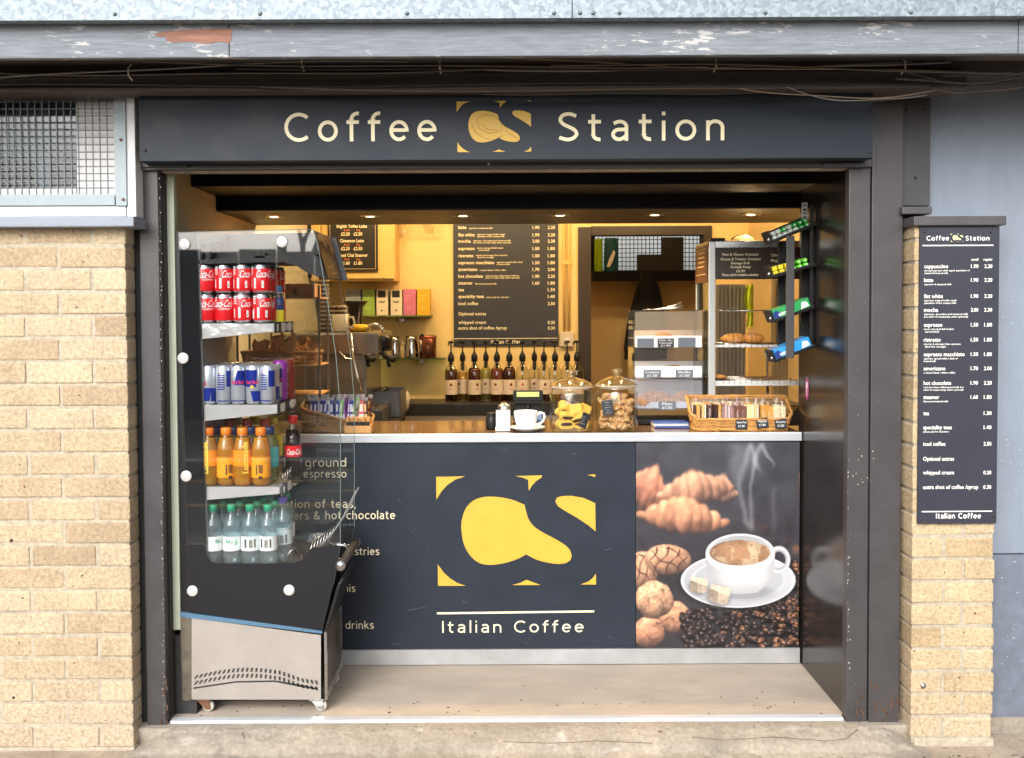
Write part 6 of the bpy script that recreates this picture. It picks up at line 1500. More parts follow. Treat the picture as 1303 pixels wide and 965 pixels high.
m = MB(); m.text('COVIM', -.040, -.017, .059, .007, 0, fn=lambda a, b: Vector((cpx + .0472 * math.sin(a / .047), .665 - (.0463 + (b - .059) * .02) * math.cos(a / .047) - .0009, z0 + b)), bold=.03); obj('mark', m, mat('mark_red', C(150, 40, 44), .4), cbd)
X0, X1 = PX(630.5, .66), PX(648.5, .66)
hd_ = thing('card_stand', 'small white stand of stamp cards left of the coffee cup', 'card stand', ((X0 + X1) / 2, .67, ZT))
m = MB(); rt = Matrix.Rotation(-.12, 3, 'X'); m.box(X0, X1, .664, .669, ZT + .002, ZT + .083, .001, rot=rt); m.box(X0 - .003, X1, .655, .70, ZT + .0008, ZT + .014, .002); obj('stand', m, WHITEPL, hd_)
m = MB()
for r in range(3):
    for c in range(3):
        x, z = X0 + .011 + c * .0165, ZT + .070 - r * .0155; m.lathe((x, .6605 + (z - ZT - .042) * .12, z), [(.0042, 0), (.0054, -.0003), (.0054, .0006)], 14, axis='Y')
scribble(m, (X0 + X1) / 2, .656, ZT + .02, .022, 1, 3, .003)
obj('stamp_print', m, mat('stamp_grey', C(150, 152, 158), .6), hd_)
x = PX(641, .72); sk = thing('spice_shaker', 'steel topped shaker behind the stamp cards', 'shaker', (x, .74, ZT))
m = MB(); m.lathe((x, .74, ZT + .001), [(0, 0), (.024, 0), (.026, .004), (.026, .07), (.026, .074)], 22); obj('body', m, mat('shaker_brown', C(110, 76, 44), .4), sk)
m = MB(); m.lathe((x, .74, ZT + .075), [(.027, 0), (.027, .016), (.022, .024), (.012, .027), (.012, .031), (0, .032)], 22); obj('lid', m, STEEL, sk)
x = PX(625, .72); bj = thing('black_jar', 'black ridged jar at the left of the stamp cards', 'jar', (x, .73, ZT))
m = MB(); m.lathe((x, .73, ZT + .001), [(0, 0), (.022, 0), (.024, .004), (.024, .044), (.020, .05), (.020, .066), (0, .067)], 20); obj('body', m, BLKPL, bj)
m = MB()
for k in range(4): m.lathe((x, .73, ZT + .052 + k * .0038), [(.0205, 0), (.0215, .001), (.0205, .0025)], 20)
obj('ridges', m, BLKPL, bj)
Yd = .82; td = thing('till_display', 'black till display with a lit yellow green readout behind the coffee cup', 'display', (PX(672, Yd), Yd, ZT))
m = MB(); m.pbox(653, 497, 691, 510.5, Yd, .03, .003); m.pbox(654, 510.5, 690, 514, Yd + .006, .02, .002); hdp = obj('housing', m, BLKPL, td)
m = MB(); m.pbox(657.5, 499, 686, 505, Yd - .001, .002); obj('readout', m, mat('readout_lit', C(206, 210, 120), .4, emit=C(200, 205, 110), est=.12), hdp)
m = MB(); q0 = at(672, 512, Yd + .015); m.cyl((q0.x, Yd + .0, PZ(524, Yd)), (q0.x, Yd + .015, q0.z), .009, seg=12); m.pprism([(655, 514), (689, 514), (692, 547), (653, 547)], Yd + .03, .03); m.pbox(653, 538, 692, 547, Yd - .05, .08, .004); obj('stand', m, BLKPL, td)
m = MB(); m.pprism([(656, 524), (689, 524), (690, 535), (655, 535)], Yd + .0285, .001); obj('screen', m, mat('screen_blue', C(120, 146, 176), .1), td)

# ---- biscuit jars
def jar(px0, px1, pyb, pyt, nme, Yj):
    X = (PX(px0, Yj) + PX(px1, Yj)) / 2; r = (PX(px1, Yj) - PX(px0, Yj)) / 2; z = ZT + .0008; H = PZ(pyt, Yj) - z
    t = thing('biscuit_jar', nme, 'jar', (X, Yj, z)); hb = H * .70
    m = MB(); m.lathe((X, Yj, z), [(0, .001), (r * .9, .001), (r * .98, .008), (r, .02), (r, hb * .86), (r * .985, hb * .9), (r * .88, hb * .95), (r * .87, hb)], 48)
    m.lathe((X, Yj, z), [(0, .006), (r * .88, .007), (r * .955, .018), (r * .955, hb * .86), (r * .86, hb * .94)], 48); obj('glass', m, JARG, t)
    m = MB(); m.lathe((X, Yj, z + hb), [(r * .80, -.006), (r * .80, .001), (r * 1.0, .002), (r * 1.02, .005), (r * .98, .0095), (r * .9, .010)], 48); obj('rim_seal', m, thin('seal_white', (.9, .9, .9), refl=2, diff=.55, dcol=(.85, .85, .83)), t)
    m = MB(); m.lathe((X, Yj, z + hb + .009), [(r * 1.0, 0), (r * .9, H * .05), (r * .6, H * .10), (r * .3, H * .13), (r * .16, H * .145), (r * .14, H * .175), (r * .24, H * .19), (r * .29, H * .215), (r * .27, H * .245), (r * .16, H * .258), (0, H * .262)], 40)
    m.lathe((X, Yj, z + hb + .006), [(r * .94, 0), (r * .84, H * .045), (r * .55, H * .088), (r * .2, H * .11), (0, H * .112)], 40); obj('lid', m, thin('lid_glass', (.93, .88, .74), refl=3.0, rough=.03, diff=.08, dcol=(.8, .62, .3)), t)
    return X, r, z, hb
PASTRY = mat('pastry_yellow', C(232, 188, 84), .75, var=.18, vs=40, bump=.4, bs=120); FILL = mat('pastry_filling', C(70, 40, 34), .5)
BISC = mat('biscotti', C(200, 150, 100), .9, spec=.2, var=.42, vs=45, bump=.6, bs=130); NUT = mat('almond', C(232, 206, 160), .7, var=.1, vs=60)
X, r, z, hb = jar(699, 755, 549, 471, 'left glass biscuit jar, filled with yellow pastry slices', .69)
def slice_(): 
    t = thing('pastry_slice', '', 'pastry', (0, 0, 0)); m = MB(); n_ = 14
    P = [(.034 * math.copysign(abs(math.cos(a)) ** .55, math.cos(a)), .0175 * math.copysign(abs(math.sin(a)) ** .8, math.sin(a)) + .0175) for a in [6.283 * k / n_ for k in range(n_)]]
    m.prism(P, -.022, .022); bmesh.ops.bevel(m.bm, geom=list(m.bm.edges), offset=.0025, segments=1, affect='EDGES'); b = obj('pastry', m, PASTRY, t)
    m = MB(); m.prism([(x * .72, .0175 + (y - .0175) * .38 + .003) for x, y in P], -.0226, .0226); obj('filling', m, FILL, b); return t
psl = slice_()
for i, (dx, dy, dz, rx, ry, rz) in enumerate(((-.030, -.038, .008, 0, 0, .3), (.036, -.03, .008, 0, .1, -.4), (-.02, .03, .008, 0, 0, .9), (.034, .032, .01, 0, 0, -1), (-.024, -.034, .046, .5, .1, .25), (.03, -.03, .042, .7, -.25, -.3), (-.036, .026, .045, .3, .3, .8), (.02, .034, .047, .2, .2, -.7), (-.034, -.012, .078, .9, .45, .5), (.014, -.014, .07, 1.0, -.2, -.1), (.045, .01, .062, .6, -.6, 1.2))):
    o = place(psl, X + dx, .69 + dy, z + dz, rz, 'yellow filled pastry slice piled inside the left glass jar', 'pastry slices in the left jar'); o.rotation_euler = (rx, ry, rz)
qx, qy = X + r * .52, .69 - r * .80
tg = thing('price_tag', 'black chalk tag leaning inside the left jar, at its right', 'price tag', (qx, qy, z + .035))
m = MB(); m.box(qx - .017, qx + .017, qy - .001, qy + .001, z + .015, z + .075, .0008, rot=Matrix.Rotation(.55, 3, 'Z') @ Matrix.Rotation(.35, 3, 'Y')); obj('card', m, CHALK, tg)
m = MB(); scribble(m, 0, 0, 0, .024, 4, 8, .0045)
for v in m.bm.verts: v.co = Vector((qx, qy, z + .06)) + Matrix.Rotation(.55, 3, 'Z') @ (Matrix.Rotation(.35, 3, 'Y') @ (v.co + Vector((0, -.0018, 0))))
obj('chalk_lettering', m, SCR, tg)
X, r, z, hb = jar(757, 811.5, 547.5, 469.5, 'right glass biscuit jar, filled with almond biscotti', .69)
bprot = []
for s in range(4):
    t = thing('almond_biscuit', '', 'biscuit', (0, 0, 0)); m = MB(); m.ball((0, 0, 0), (.021, .010, .0125), 3, .4, s + 2, 2.2)
    for v in m.bm.verts: v.co.z = max(v.co.z, -.008 + .003 * mnoise.noise(v.co * 80)); v.co += Vector(v.co).normalized() * .0022 * mnoise.noise(v.co * 130 + Vector((s, 0, 0)))
    b = obj('biscuit', m, BISC, t); m = MB(); rr = random.Random(s)
    for k in range(6): m.ball((rr.uniform(-.019, .019), rr.choice((-1, 1)) * .0082, rr.uniform(-.006, .008)), (.006, .0022, .0038), 1, .2, k)
    obj('almonds', m, NUT, b); bprot.append(t)
rr = random.Random(17)
for k in range(60):
    lay = k // 11; a = rr.uniform(0, 6.28) if k % 3 == 0 else rr.uniform(3.5, 5.9); rad = r * rr.uniform(.45, .76)
    o = place(bprot[k % 4], X + rad * math.cos(a), .69 + rad * math.sin(a) * .98, z + .022 + lay * .0225 + rr.uniform(-.004, .004), 0, 'brown almond biscuit heaped inside the right glass jar', 'almond biscuits in the right jar')
    o.rotation_euler = (rr.uniform(-.5, .5), rr.uniform(-.5, .5), a + 1.57 + rr.uniform(-.7, .7))
qx, qy = X - r * .50, .69 - r * .84
tg = thing('price_tag', 'black chalk tag inside the right jar, at its left', 'price tag', (qx, qy, z + .09))
m = MB(); m.box(qx - .022, qx + .022, qy - .001, qy + .001, z + .066, z + .124, .0008, rot=Matrix.Rotation(-.3, 3, 'Z') @ Matrix.Rotation(-.15, 3, 'Y')); obj('card', m, CHALK, tg)
m = MB(); scribble(m, 0, 0, 0, .03, 5, 5, .0048)
for v in m.bm.verts: v.co = Vector((qx, qy, z + .115)) + Matrix.Rotation(-.3, 3, 'Z') @ (Matrix.Rotation(-.15, 3, 'Y') @ (v.co + Vector((0, -.0018, 0))))
obj('chalk_lettering', m, SCR, tg)

# ---- croissants
CROI = mat('croissant', C(206, 140, 66), .6, var=.3, vs=30, bump=.5, bs=60)
def croissant(L=.062, R_=.026, name='croissant'):
    t = thing(name, '', 'croissant', (0, 0, 0)); m = MB(); P, rs = [], []
    N = 40
    for i in range(N):
        u = i / (N - 1); a = (u - .5) * 2.3; P.append((L * math.sin(a) * .95, -L * .7 * math.cos(a) + L * .5, R_ * .82))
        b = math.sin(math.pi * min(max(u, .015), .985)) ** .7; st = (u * 9) % 1; rs.append(R_ * b * (.86 + .2 * (1 - abs(2 * st - 1))))
    m.tube(P, rs, 16)
    for v in m.bm.verts: v.co.z = max(v.co.z * .92, .001)
    obj('crust', m, CROI, t); return t
crp = croissant()
# ---- acrylic pastry case of three tiers
Y0, Y1 = .86, 1.05; xa, xb = PX(806.5, Y0), PX(895, Y0)
za, zbt = ZT + .02, PZ(397.5, Y0)
pc_ = thing('pastry_case', 'three tier clear acrylic pastry case with chalk labels on the counter', 'display case', ((xa + xb) / 2, (Y0 + Y1) / 2, ZT))
ACR = thin('acrylic', (.96, .97, .98), refl=1.6, diff=.03, dcol=(.8, .84, .9)); FROST = thin('acrylic_frosted', (.8, .78, .74), refl=1.4, rough=.3, diff=.16, dcol=(1, .92, .78)); LINER = mat('paper_liner', C(232, 230, 228), .6)
MILKY = thin('acrylic_milky', (.95, .97, 1), refl=1.4, rough=.1, diff=.24, dcol=(.88, .92, 1))
zt1, zt2, zt3 = PZ(444, Y0), PZ(482, Y0), PZ(522, Y0)
m = MB(); m.box(xa, xa + .004, Y0, Y1, za, zbt); m.box(xb - .004, xb, Y0, Y1, za, zbt); m.box(xa + .004, xb - .004, Y1 - .004, Y1, za, zbt); m.box(xa - .002, xb + .002, Y0 - .004, Y1, zbt, zbt + .005, .001); obj('shell', m, ACR, pc_)
m = MB()
for zz in (zt1, zt2, zt3): m.box(xa + .004, xb - .004, Y0 + .003, Y1 - .005, zz, zz + .004)
obj('tier', m, ACR, pc_)
m = MB(); m.box(xa + .005, xb - .005, Y0, Y0 + .003, PZ(428, Y0), zbt - .001); obj('door', m, FROST, pc_)
m = MB(); m.box(xa + .005, xb - .005, Y0, Y0 + .003, zt2 + .05, zt1 - .002); obj('door', m, ACR, pc_)
m = MB(); m.box(xa + .005, xb - .005, Y0 - .001, Y0 + .002, zt3 + .002, zt2 - .01); obj('door', m, MILKY, pc_)
m = MB()
m.box(xa + .006, xb - .006, Y0 + .0005, Y0 + .003, zt1 + .002, PZ(428.5, Y0)); m.box(xa + .006, xb - .006, Y0 + .01, Y1 - .01, zt1 + .005, zt1 + .007)
m.box(xa + .006, xb - .006, Y0 + .0005, Y0 + .003, zt2 + .002, zt2 + .048); m.box(xa + .006, xb - .006, Y0 + .01, Y1 - .01, zt2 + .005, zt2 + .007); m.box(xa + .006, xb - .006, Y0 + .006, Y0 + .009, zt3 + .004, zt3 + .03); m.box(xa + .006, xb - .006, Y1 - .008, Y1 - .005, zt3 + .008, zt2 - .004); m.box(xa + .006, xb - .006, Y1 - .008, Y1 - .005, zt2 + .008, zt2 + .06); m.box(xa + .006, xb - .006, Y1 - .008, Y1 - .005, zt1 + .008, zt1 + .07); m.box(xa + .006, xb - .006, Y0 + .01, Y1 - .01, zt3 + .005, zt3 + .007)
obj('liner', m, LINER, pc_)
m = MB(); m.grid(lambda u, v: Vector((xa + .004 + (xb - xa - .008) * u, Y0 - .003 - .008 * math.sin(v * 3.14), zt2 - .004 + .010 * v - .012 * math.sin(u * 3.14))), 16, 6); obj('door_lip', m, MILKY, pc_)
m = MB(); m.box(xa + .002, xb - .006, Y0 + .005, Y1, ZT + .001, za, .002); obj('plinth', m, BLKPL, pc_)
GTAG = mat('grey_tag', C(104, 112, 122), .5, var=.1, vs=40)
for a, b, y0, y1, dk, tx in ((811, 832, 431, 442, 0, ()), (837, 857.5, 431, 442, 1, ('Pain Au', 'Chocolat', '£1.80')), (863, 885, 430, 442, 0, ()), (819, 841, 471, 481, 0, ('Croissant', '£1.50')), (860, 882, 471, 481, 0, ('Muffin', '£1.80')), (838, 860, 511, 522, 0, ('Plain', '£1.50'))):
    m = MB(); m.pbox(a, y0, b, y1, Y0 - .003, .002); lb = obj('label', m, CHALK if dk else GTAG, pc_)
    if tx:
        m = MB(); st_ = (y1 - y0) / (len(tx) + .25)
        for k, t_ in enumerate(tx): w_ = min((b - a) / 2 - 2, len(t_) * 1.3); m.ptext(t_, (a + b) / 2 - w_, (a + b) / 2 + w_, y0 + st_ * (k + .95), y0 + st_ * (k + .3), Y0 - .0036, bold=.02)
        obj('lettering', m, SCR, lb)
x = PX(845, .93); mf = thing('orange_muffin', 'golden orange muffin in the top tier of the pastry case', 'muffin', (x, .93, zt1 + .008))
m = MB(); m.lathe((x, .93, zt1 + .008), [(0, 0), (.022, 0), (.03, .03)], 24); obj('paper_case', m, mat('case_paper', C(200, 150, 90), .7), mf)
m = MB(); m.ball((x, .93, zt1 + .038), (.042, .042, .026), 3, .15, 4); obj('top', m, mat('muffin_top', C(232, 150, 40), .7, var=.2, vs=40, bump=.4), mf)
for k, (px, n_) in enumerate(((816, ''), (886, ''))):
    place(crp, PX(874, .95) , .95, zt1 + .008, 0, 'flat orange pastry at the right of the pastry case top tier', None) if k else None
o = place(crp, PX(856, .93), .93, zt2 + .008, .2, 'single golden croissant in the middle tier of the pastry case', 'croissants')
for i, (px, y, rz) in enumerate(((820, .9, .5), (836, .96, -.5), (852, .9, .2), (866, .97, 1.0), (880, .9, -.3), (850, 1.0, .6), (826, 1.0, -.2), (880, 1.0, .4))):
    place(crp, PX(px, y), y, zt3 + .008 + (.02 if i in (1, 3) else 0), rz, 'pale croissant behind the milky door of the pastry case bottom tier', 'croissants in the bottom tier')
tn = thing('tongs', 'steel serving tongs lying on top of the pastry case', 'tongs', (PX(845, .93), .93, zbt + .005))
for s in (-1, 1):
    p = [at(818, 392.5, .93), at(840, 391, .93), at(858, 388.5, .93), at(868, 387, .93)]; m = MB(); zz = zbt + .0075
    m.tube([(p[0].x, .93, zz), (p[1].x, .93 + s * .012, zz + .003), (p[2].x, .93 + s * .016, zz + .010 + .004 * s), (p[3].x, .93 + s * .016, zz + .020 + .008 * s)], [.002, .003, .0045, .007], 8); obj('arm', m, STEEL, tn)
# notebook under the case
nb = thing('notebook', 'blue and white spiral notebook lying in front of the pastry case', 'notebook', (PX(852, .8), .8, ZT))
m = MB(); m.box(PX(831, .78), PX(874, .78), .74, .84, ZT + .001, ZT + .018, .002); obj('pages', m, WHITEPL, nb)
m = MB(); m.box(PX(831, .78) - .001, PX(875, .78), .738, .842, ZT + .018, ZT + .021, .001); m.box(PX(831, .78), PX(875, .78), .737, .7385, ZT + .002, ZT + .009); obj('cover', m, mat('cover_blue', C(70, 100, 170), .4), nb)
m = MB()
for k in range(18): x = PX(833 + k * 2.3, .78); m.lathe((x, .738, ZT + .012), [(.006, 0), (.0072, .0006), (.006, .0012)], 12, axis='X')
obj('spiral', m, mat('spiral_dark', (.04, .05, .09), .4), nb)

# ---- heated glass cabinet
Y0, Y1 = .80, 1.08; xa, xb = PX(902, Y0), PX(1024, Y0)
zt_ = PZ(308, Y0)
hc = thing('heated_cabinet', 'tall glass heated cabinet with a silver corner post at the right of the counter', 'cabinet', ((xa + xb) / 2, .95, ZT))
SILVP = mat('silver_post', C(206, 210, 208), .3, metal=.5)
m = MB(); m.box(xa, xa + .027, Y0, Y0 + .02, ZT + .03, zt_ - .002, .003); obj('post', m, SILVP, hc)
m = MB(); m.box(xa, xa + .012, Y1 - .015, Y1, ZT + .03, zt_, .002); obj('post', m, SILVP, hc)
m = MB(); m.box(xb - .02, xb, Y0, Y0 + .02, ZT + .03, zt_ - .03, .002); obj('post', m, SILVP, hc)
m = MB(); m.box(xa, xb, Y0 + .001, Y1, zt_ - .03, zt_, .003); obj('top_band', m, STEEL, hc)
m = MB(); m.box(xa - .002, xb + .01, Y0 - .01, Y1, ZT + .001, ZT + .085, .004); ba = obj('base', m, mat('base_black', (.02, .018, .016), .3), hc)
m = MB(); m.ptext('Blizzard', 988, 1020, 522.5, 515, Y0 - .0125, bold=.01); obj('lettering', m, mat('gold_letter', C(170, 130, 50), .4, metal=.4), ba)
m = MB(); m.box(xa + .028, xb, Y0 - .004, Y0 + .012, PZ(357, Y0), PZ(317, Y0), .002); hp_ = obj('header_panel', m, mat('header_dark', C(54, 42, 34), .4), hc)
m = MB()
for t_, a, b, y in (('Ham & Cheese Croissant', 919, 965, 325.5), ('Cheese & Tomato Croissant', 916.5, 968, 331.5), ('Sausage Roll', 930, 953.5, 336.5), ('Cornish Pasty', 929, 955.5, 341.5), ('£2.30', 937, 948, 346.5), ('Please ask for available selection', 919, 965, 351.5)):
    m.ptext(t_, a, b, y, y - 3.2, Y0 - .0052, bold=.02, res=1)
m.ptext('Cheese', 981, 998, 326.5, 323.3, Y0 - .0052, bold=.02); m.ptext('Baguette', 981, 1003, 333, 329.8, Y0 - .0052, bold=.02); m.ptext('£3.00', 986, 997, 340, 336.5, Y0 - .0052, bold=.02)
obj('lettering', m, CREAM, hp_)
m = MB(); m.box(xa - .003, xa, Y0 + .03, Y1 - .01, PZ(360, Y0), PZ(313, Y0)); sp_ = obj('side_header', m, mat('header_brown', C(78, 52, 34), .4), hc)
m = MB()
for k in range(4): m.box(xa - .004, xa - .0032, Y0 + .07 + .01 * (k % 2), Y1 - .06 - .012 * (k % 3), PZ(322 + 6 * k, Y0), PZ(320.6 + 6 * k, Y0))
for (a, b, c, d) in ((Y0 + .04, Y1 - .02, 316.5, 317.5), (Y0 + .04, Y1 - .02, 349, 350)): m.box(xa - .004, xa - .0032, a, b, PZ(d, Y0), PZ(c, Y0))
obj('lettering', m, mat('border_tan', C(190, 160, 120)), sp_)
m = MB(); m.box(xa + .027, xb - .02, Y0 + .004, Y0 + .008, ZT + .087, PZ(358, Y0)); obj('front_glass', m, GLASS, hc)
m = MB(); m.box(xa + .002, xa + .006, Y0 + .02, Y1 - .015, ZT + .087, PZ(360, Y0)); obj('side_glass', m, thin('side_pane', (.78, .88, .86), refl=1.3), hc)
for py, nm_ in ((397, 'shelf'), (440, 'shelf'), (486, 'shelf')):
    zz = PZ(py, Y0); m = MB()
    for k in range(4): m.tube([(xa + .03, Y0 + .02 + k * .07, zz), (xb - .022, Y0 + .02 + k * .07, zz)], .0022, 6)
    for k in range(24): x = xa + .03 + (xb - xa - .055) * k / 23; m.tube([(x, Y0 + .02, zz - .0012), (x, Y1 - .02, zz - .0012)], .0011, 5)
    sh = obj('wire_shelf', m, WIRE, hc); m = MB()
    if py != 397: m.box(xa + .028, xb - .021, Y0 + .013, Y0 + .017, zz - (.022 if py == 486 else .012), zz - (.002), .001); obj('shelf_edge', m, mat('edge_white', C(226, 228, 226), .35), sh)
    m = MB()
    for k in range(15): x = xa + .04 + (xb - xa - .07) * k / 14; m.tube([(x, Y0 + .012, zz + .006), (x, Y0 + .012, zz - .014)], .0012, 5)
    obj('front_wires', m, WIRE, sh)
m = MB(); m.tube([(PX(975, .95), .98, PZ(452, .95)), (PX(979, .95), .98, PZ(455, .95)), (PX(980, .95), .98, PZ(520, .95))], .006, 8); obj('heater_pipe', m, STEEL, hc)
for i, (px, n_) in enumerate(((933, 'left'), (958, 'right'))):
    place(crp, PX(px, .87), .87 + .02 * i, PZ(440, Y0) + .002, .2, 'golden croissant on the middle wire shelf of the heated cabinet, the %s one' % n_, 'croissants in the heated cabinet')
m = MB(); x = PX(916, .87); m.ball((x, .87, PZ(485, Y0) + .008), (.028, .03, .010), 2, .2, 3); 
solo('flat_pastry', m, CROI, 'flat pastry at the left of the lowest wire shelf of the heated cabinet', 'pastry')
for a, b, ya, yb, c, lab, nm_ in ((913, 949, 362, 530, C(150, 150, 152), 'grey metal door panel behind the heated cabinet', 'locker'), (984, 1012, 352, 540, C(168, 160, 142), 'ribbed pale panel behind the right of the heated cabinet', 'ribbed_panel')):
    Yq = 2.0; m = MB(); m.pbox(a, ya, b, yb, Yq, .05, .004)
    for k in range(int((b - a) / 5)): m.pbox(a + 5 * k, ya, a + 5 * k + 2.2, yb, Yq - .008, .008)
    solo(nm_, m, mat(nm_ + '_paint', c, .35, metal=.4), lab, 'panel')
m = MB(); p0, p1 = at(949, 416, 1.9), at(959, 362, 1.9)
m.grid(lambda u, v: Vector((p0.x + (p1.x - p0.x) * u + .01 * math.sin(v * 7) * (1 - u), 1.9 + .012 * math.sin(u * 9), p0.z + (p1.z - p0.z) * v)), 10, 10)
solo('safety_vest', m, mat('vest_lime', C(190, 214, 40), .7), 'lime yellow vest hanging behind the heated cabinet', 'vest')
x = PX(945, .95); m = MB(); m.lathe((x, .95, zt_ + .0005), [(0, 0), (.05, 0), (.055, .006), (.05, .02), (.03, .032), (0, .036)], 20)
solo('cake_dome', m, thin('dome_film', (.9, .88, .8), refl=4, diff=.3, dcol=(.8, .7, .5)), 'clear plastic dome on top of the heated cabinet', 'dome')
m = MB(); m.pbox(905, 303, 923, 309, .95, .08, .003); q = at(905, 309, .95)
for v in m.bm.verts: v.co.z += (zt_ + .0005 - q.z) if False else 0
solo('dark_box', m, BLKPL, 'small dark box on the left of the heated cabinet top', 'box')

# ---- chewing gum rack on the black partition
Yg = .455
gk = thing('gum_rack', 'black tilted tray rack of gum and mints fixed by the partition', 'rack', (PX(1034, Yg), Yg, PZ(440, Yg)))
m = MB(); m.pbox(1031, 262, 1035.5, 440, Yg - .01, .012, .002); m.pbox(1019.5, 286, 1032, 440, Yg + .05, .012, .002); m.pbox(990, 308, 1000, 452, Yg + .055, .01, .002); obj('frame', m, BLKPL, gk)
m = MB(); m.pbox(1000.5, 300, 1011, 456, Yg - .052, .006, .002); obj('upright', m, mat('rack_bar', (.05, .05, .052), .5), gk)
m = MB(); m.pbox(1020.5, 258, 1027.5, 280, Yg - .012, .004, .001); ti = obj('ticket', m, mat('ticket_grey', C(180, 182, 180), .5), gk)
m = MB()
for k in range(4): m.pbox(1022, 260.5 + k * 5, 1026, 262.5 + k * 5 + (k % 2), Yg - .0128, .0006)
obj('print', m, DIG, ti)
def sgn(px, py, Y=Yg): return at(px, py, Y)
trays = [((980, 309), (1033, 287)), ((980, 353), (1033, 338)), ((982, 409), (1032, 391)), ((984, 459), (1033, 440))]
GREENP = mat('mint_green', C(40, 170, 70), .4); LIMEP = mat('mint_lime', C(110, 210, 50), .4); YELP = mat('mint_yellow', C(236, 214, 40), .4); WHP = mat('mint_white', C(226, 230, 226), .4)
for i, (pa, pb_) in enumerate(trays):
    A, B = sgn(*pa), sgn(*pb_); d = (B - A); L = d.length; d.normalize(); up = Vector((-d.z, 0, d.x))
    def bx_(m, u0, u1, v0, v1, y0, y1, bev=0.001):
        n = m._n(); vs = m.box(u0, u1, y0, y1, v0, v1, bev)
        for v in vs: p = A + d * v.co.x + up * v.co.z; v.co = Vector((p.x, v.co.y, p.z))
    m = MB(); bx_(m, -.006, L, -.004, 0, Yg - .045, Yg + .05); bx_(m, -.006, -.002, 0, .045, Yg - .045, Yg + .05); bx_(m, -.006, L, 0, .008, Yg - .048, Yg - .045); bx_(m, -.002, L, 0, .04, Yg + .046, Yg + .05); obj('tray', m, BLKPL, gk)
    m = MB(); p = A + d * -.008 + up * .014; m.lathe((p.x, Yg - .03, p.z), [(0, -.004), (.006, -.003), (.007, 0)], 10, axis='Y'); obj('tray_clip', m, STEEL, gk)
    g0 = 'packs in tray %d of the gum rack' % (i + 1)
    if i < 2:
        cols = 7 if i == 0 else 6
        for r_ in range(2):
            for c in range(cols):
                u = .009 + c * (L - .02) / cols + .004; v = .010 + r_ * .0175
                if i == 0: mm, nm_ = (WHP, 'white') if (c + r_ < 5 and not (c == 2 and r_ == 1)) else (GREENP, 'green')
                else: mm, nm_ = (YELP, 'yellow') if c < 3 else (LIMEP, 'lime green')
                p = A + d * u + up * v
                t = thing('mint_roll', '%s mint roll, %s in the %s row of the %s tray' % (nm_, ORD[c], 'upper' if r_ else 'lower', 'top' if i == 0 else 'second'), 'mints', (p.x, Yg - .04, p.z), 'mint rolls in the %s tray of the gum rack' % ('top' if i == 0 else 'second'))
                m = MB()
                if nm_ == 'yellow': bx_(m, u - .0085, u + .0085, v - .0075, v + .0075, Yg - .042, Yg + .04); 
                else: m.lathe((p.x, Yg - .04, p.z), [(0, -.001), (.0055, -.002), (.0082, 0), (.0082, .07), (0, .07)], 16, axis='Y')
                b = obj('wrapper', m, mm, t)
                m = MB(); m.lathe((p.x, Yg - .0425 - (.0 if nm_ != 'yellow' else .0), p.z), [(0, 0), (.003, 0)] if nm_ != 'white' else [(.003, -.0005), (.0045, -.0005)], 10, axis='Y'); obj('end_print', m, GREENP if nm_ == 'white' else WHP if nm_ != 'yellow' else mat('mint_ochre', C(200, 160, 20), .4), b)
    else:
        c1, c2, nm_ = ((C(36, 150, 80), C(230, 240, 234), 'green') if i == 2 else (C(40, 140, 206), C(232, 240, 246), 'blue'))
        t = thing('gum_box', nm_ + ' box of chewing gum in the %s tray of the gum rack' % ('third' if i == 2 else 'bottom'), 'gum', tuple(A + up * .001), 'gum boxes in the rack')
        m = MB(); bx_(m, .002, L - .012, .001, .042, Yg - .044, Yg + .04); b = obj('box', m, mat('gum_' + nm_, c1, .4), t)
        f = lambda a, b_: (lambda p: Vector((p.x, Yg - .0452, p.z)))(A + d * a + up * b_)
        m = MB(); m.poly([f(.014 + .014 * math.cos(q), .020 + .015 * math.sin(q)) for q in [6.283 * k / 16 for k in range(16)]][:]); obj('badge', m, mat('gum_navy', C(20, 50, 120), .4), b)
        m = MB(); m.text('extra', .02, .052, .013, .014, 0, fn=lambda a, b_: f(a, b_) - Vector((0, .0006, 0)), bold=.02); m.poly([f(*q) for q in ((L - .05, .01), (L - .018, .012), (L - .022, .03), (L - .04, .034))]); obj('lettering', m, WPRINT, b)
# pink sticker on the partition
q = Vector((XR - .0012, .53, PZ(495, .58)))
m = MB(); N = 28; m.poly([(q.x, q.y + .022 * math.cos(6.283 * k / N), q.z + .044 * math.sin(6.283 * k / N)) for k in range(N)]); stk = solo('oval_sticker', m, mat('sticker_pink', C(170, 60, 140), .4), 'pink oval sticker with a white fork on the black partition', 'sticker')
m = MB()
for dy in (-.006, 0, .006): m.box(q.x - .0012, q.x - .0004, q.y + dy - .0012, q.y + dy + .0012, q.z + .006, q.z + .026)
m.box(q.x - .0012, q.x - .0004, q.y - .007, q.y + .007, q.z + .002, q.z + .006); m.box(q.x - .0012, q.x - .0004, q.y - .0018, q.y + .0018, q.z - .028, q.z + .002); obj('fork_print', m, WPRINT, stk)
# warning sticker beside the left post
m = MB(); m.poly([at(x, y, .127) for x, y in ((204.5, 324.5), (214, 324.5), (209, 315))]); wsn = solo('warning_sticker', m, mat('warning_yellow', C(232, 214, 30), .4), 'yellow triangular warning sticker beside the left doorpost', 'sticker')
m = MB(); m.poly([at(x, y, .1262) for x, y in ((206.5, 321), (209, 319.6), (209.6, 318.4), (210, 320.2), (212, 321.4), (209.6, 321.4), (208.8, 323))]); obj('symbol', m, DIG, wsn)

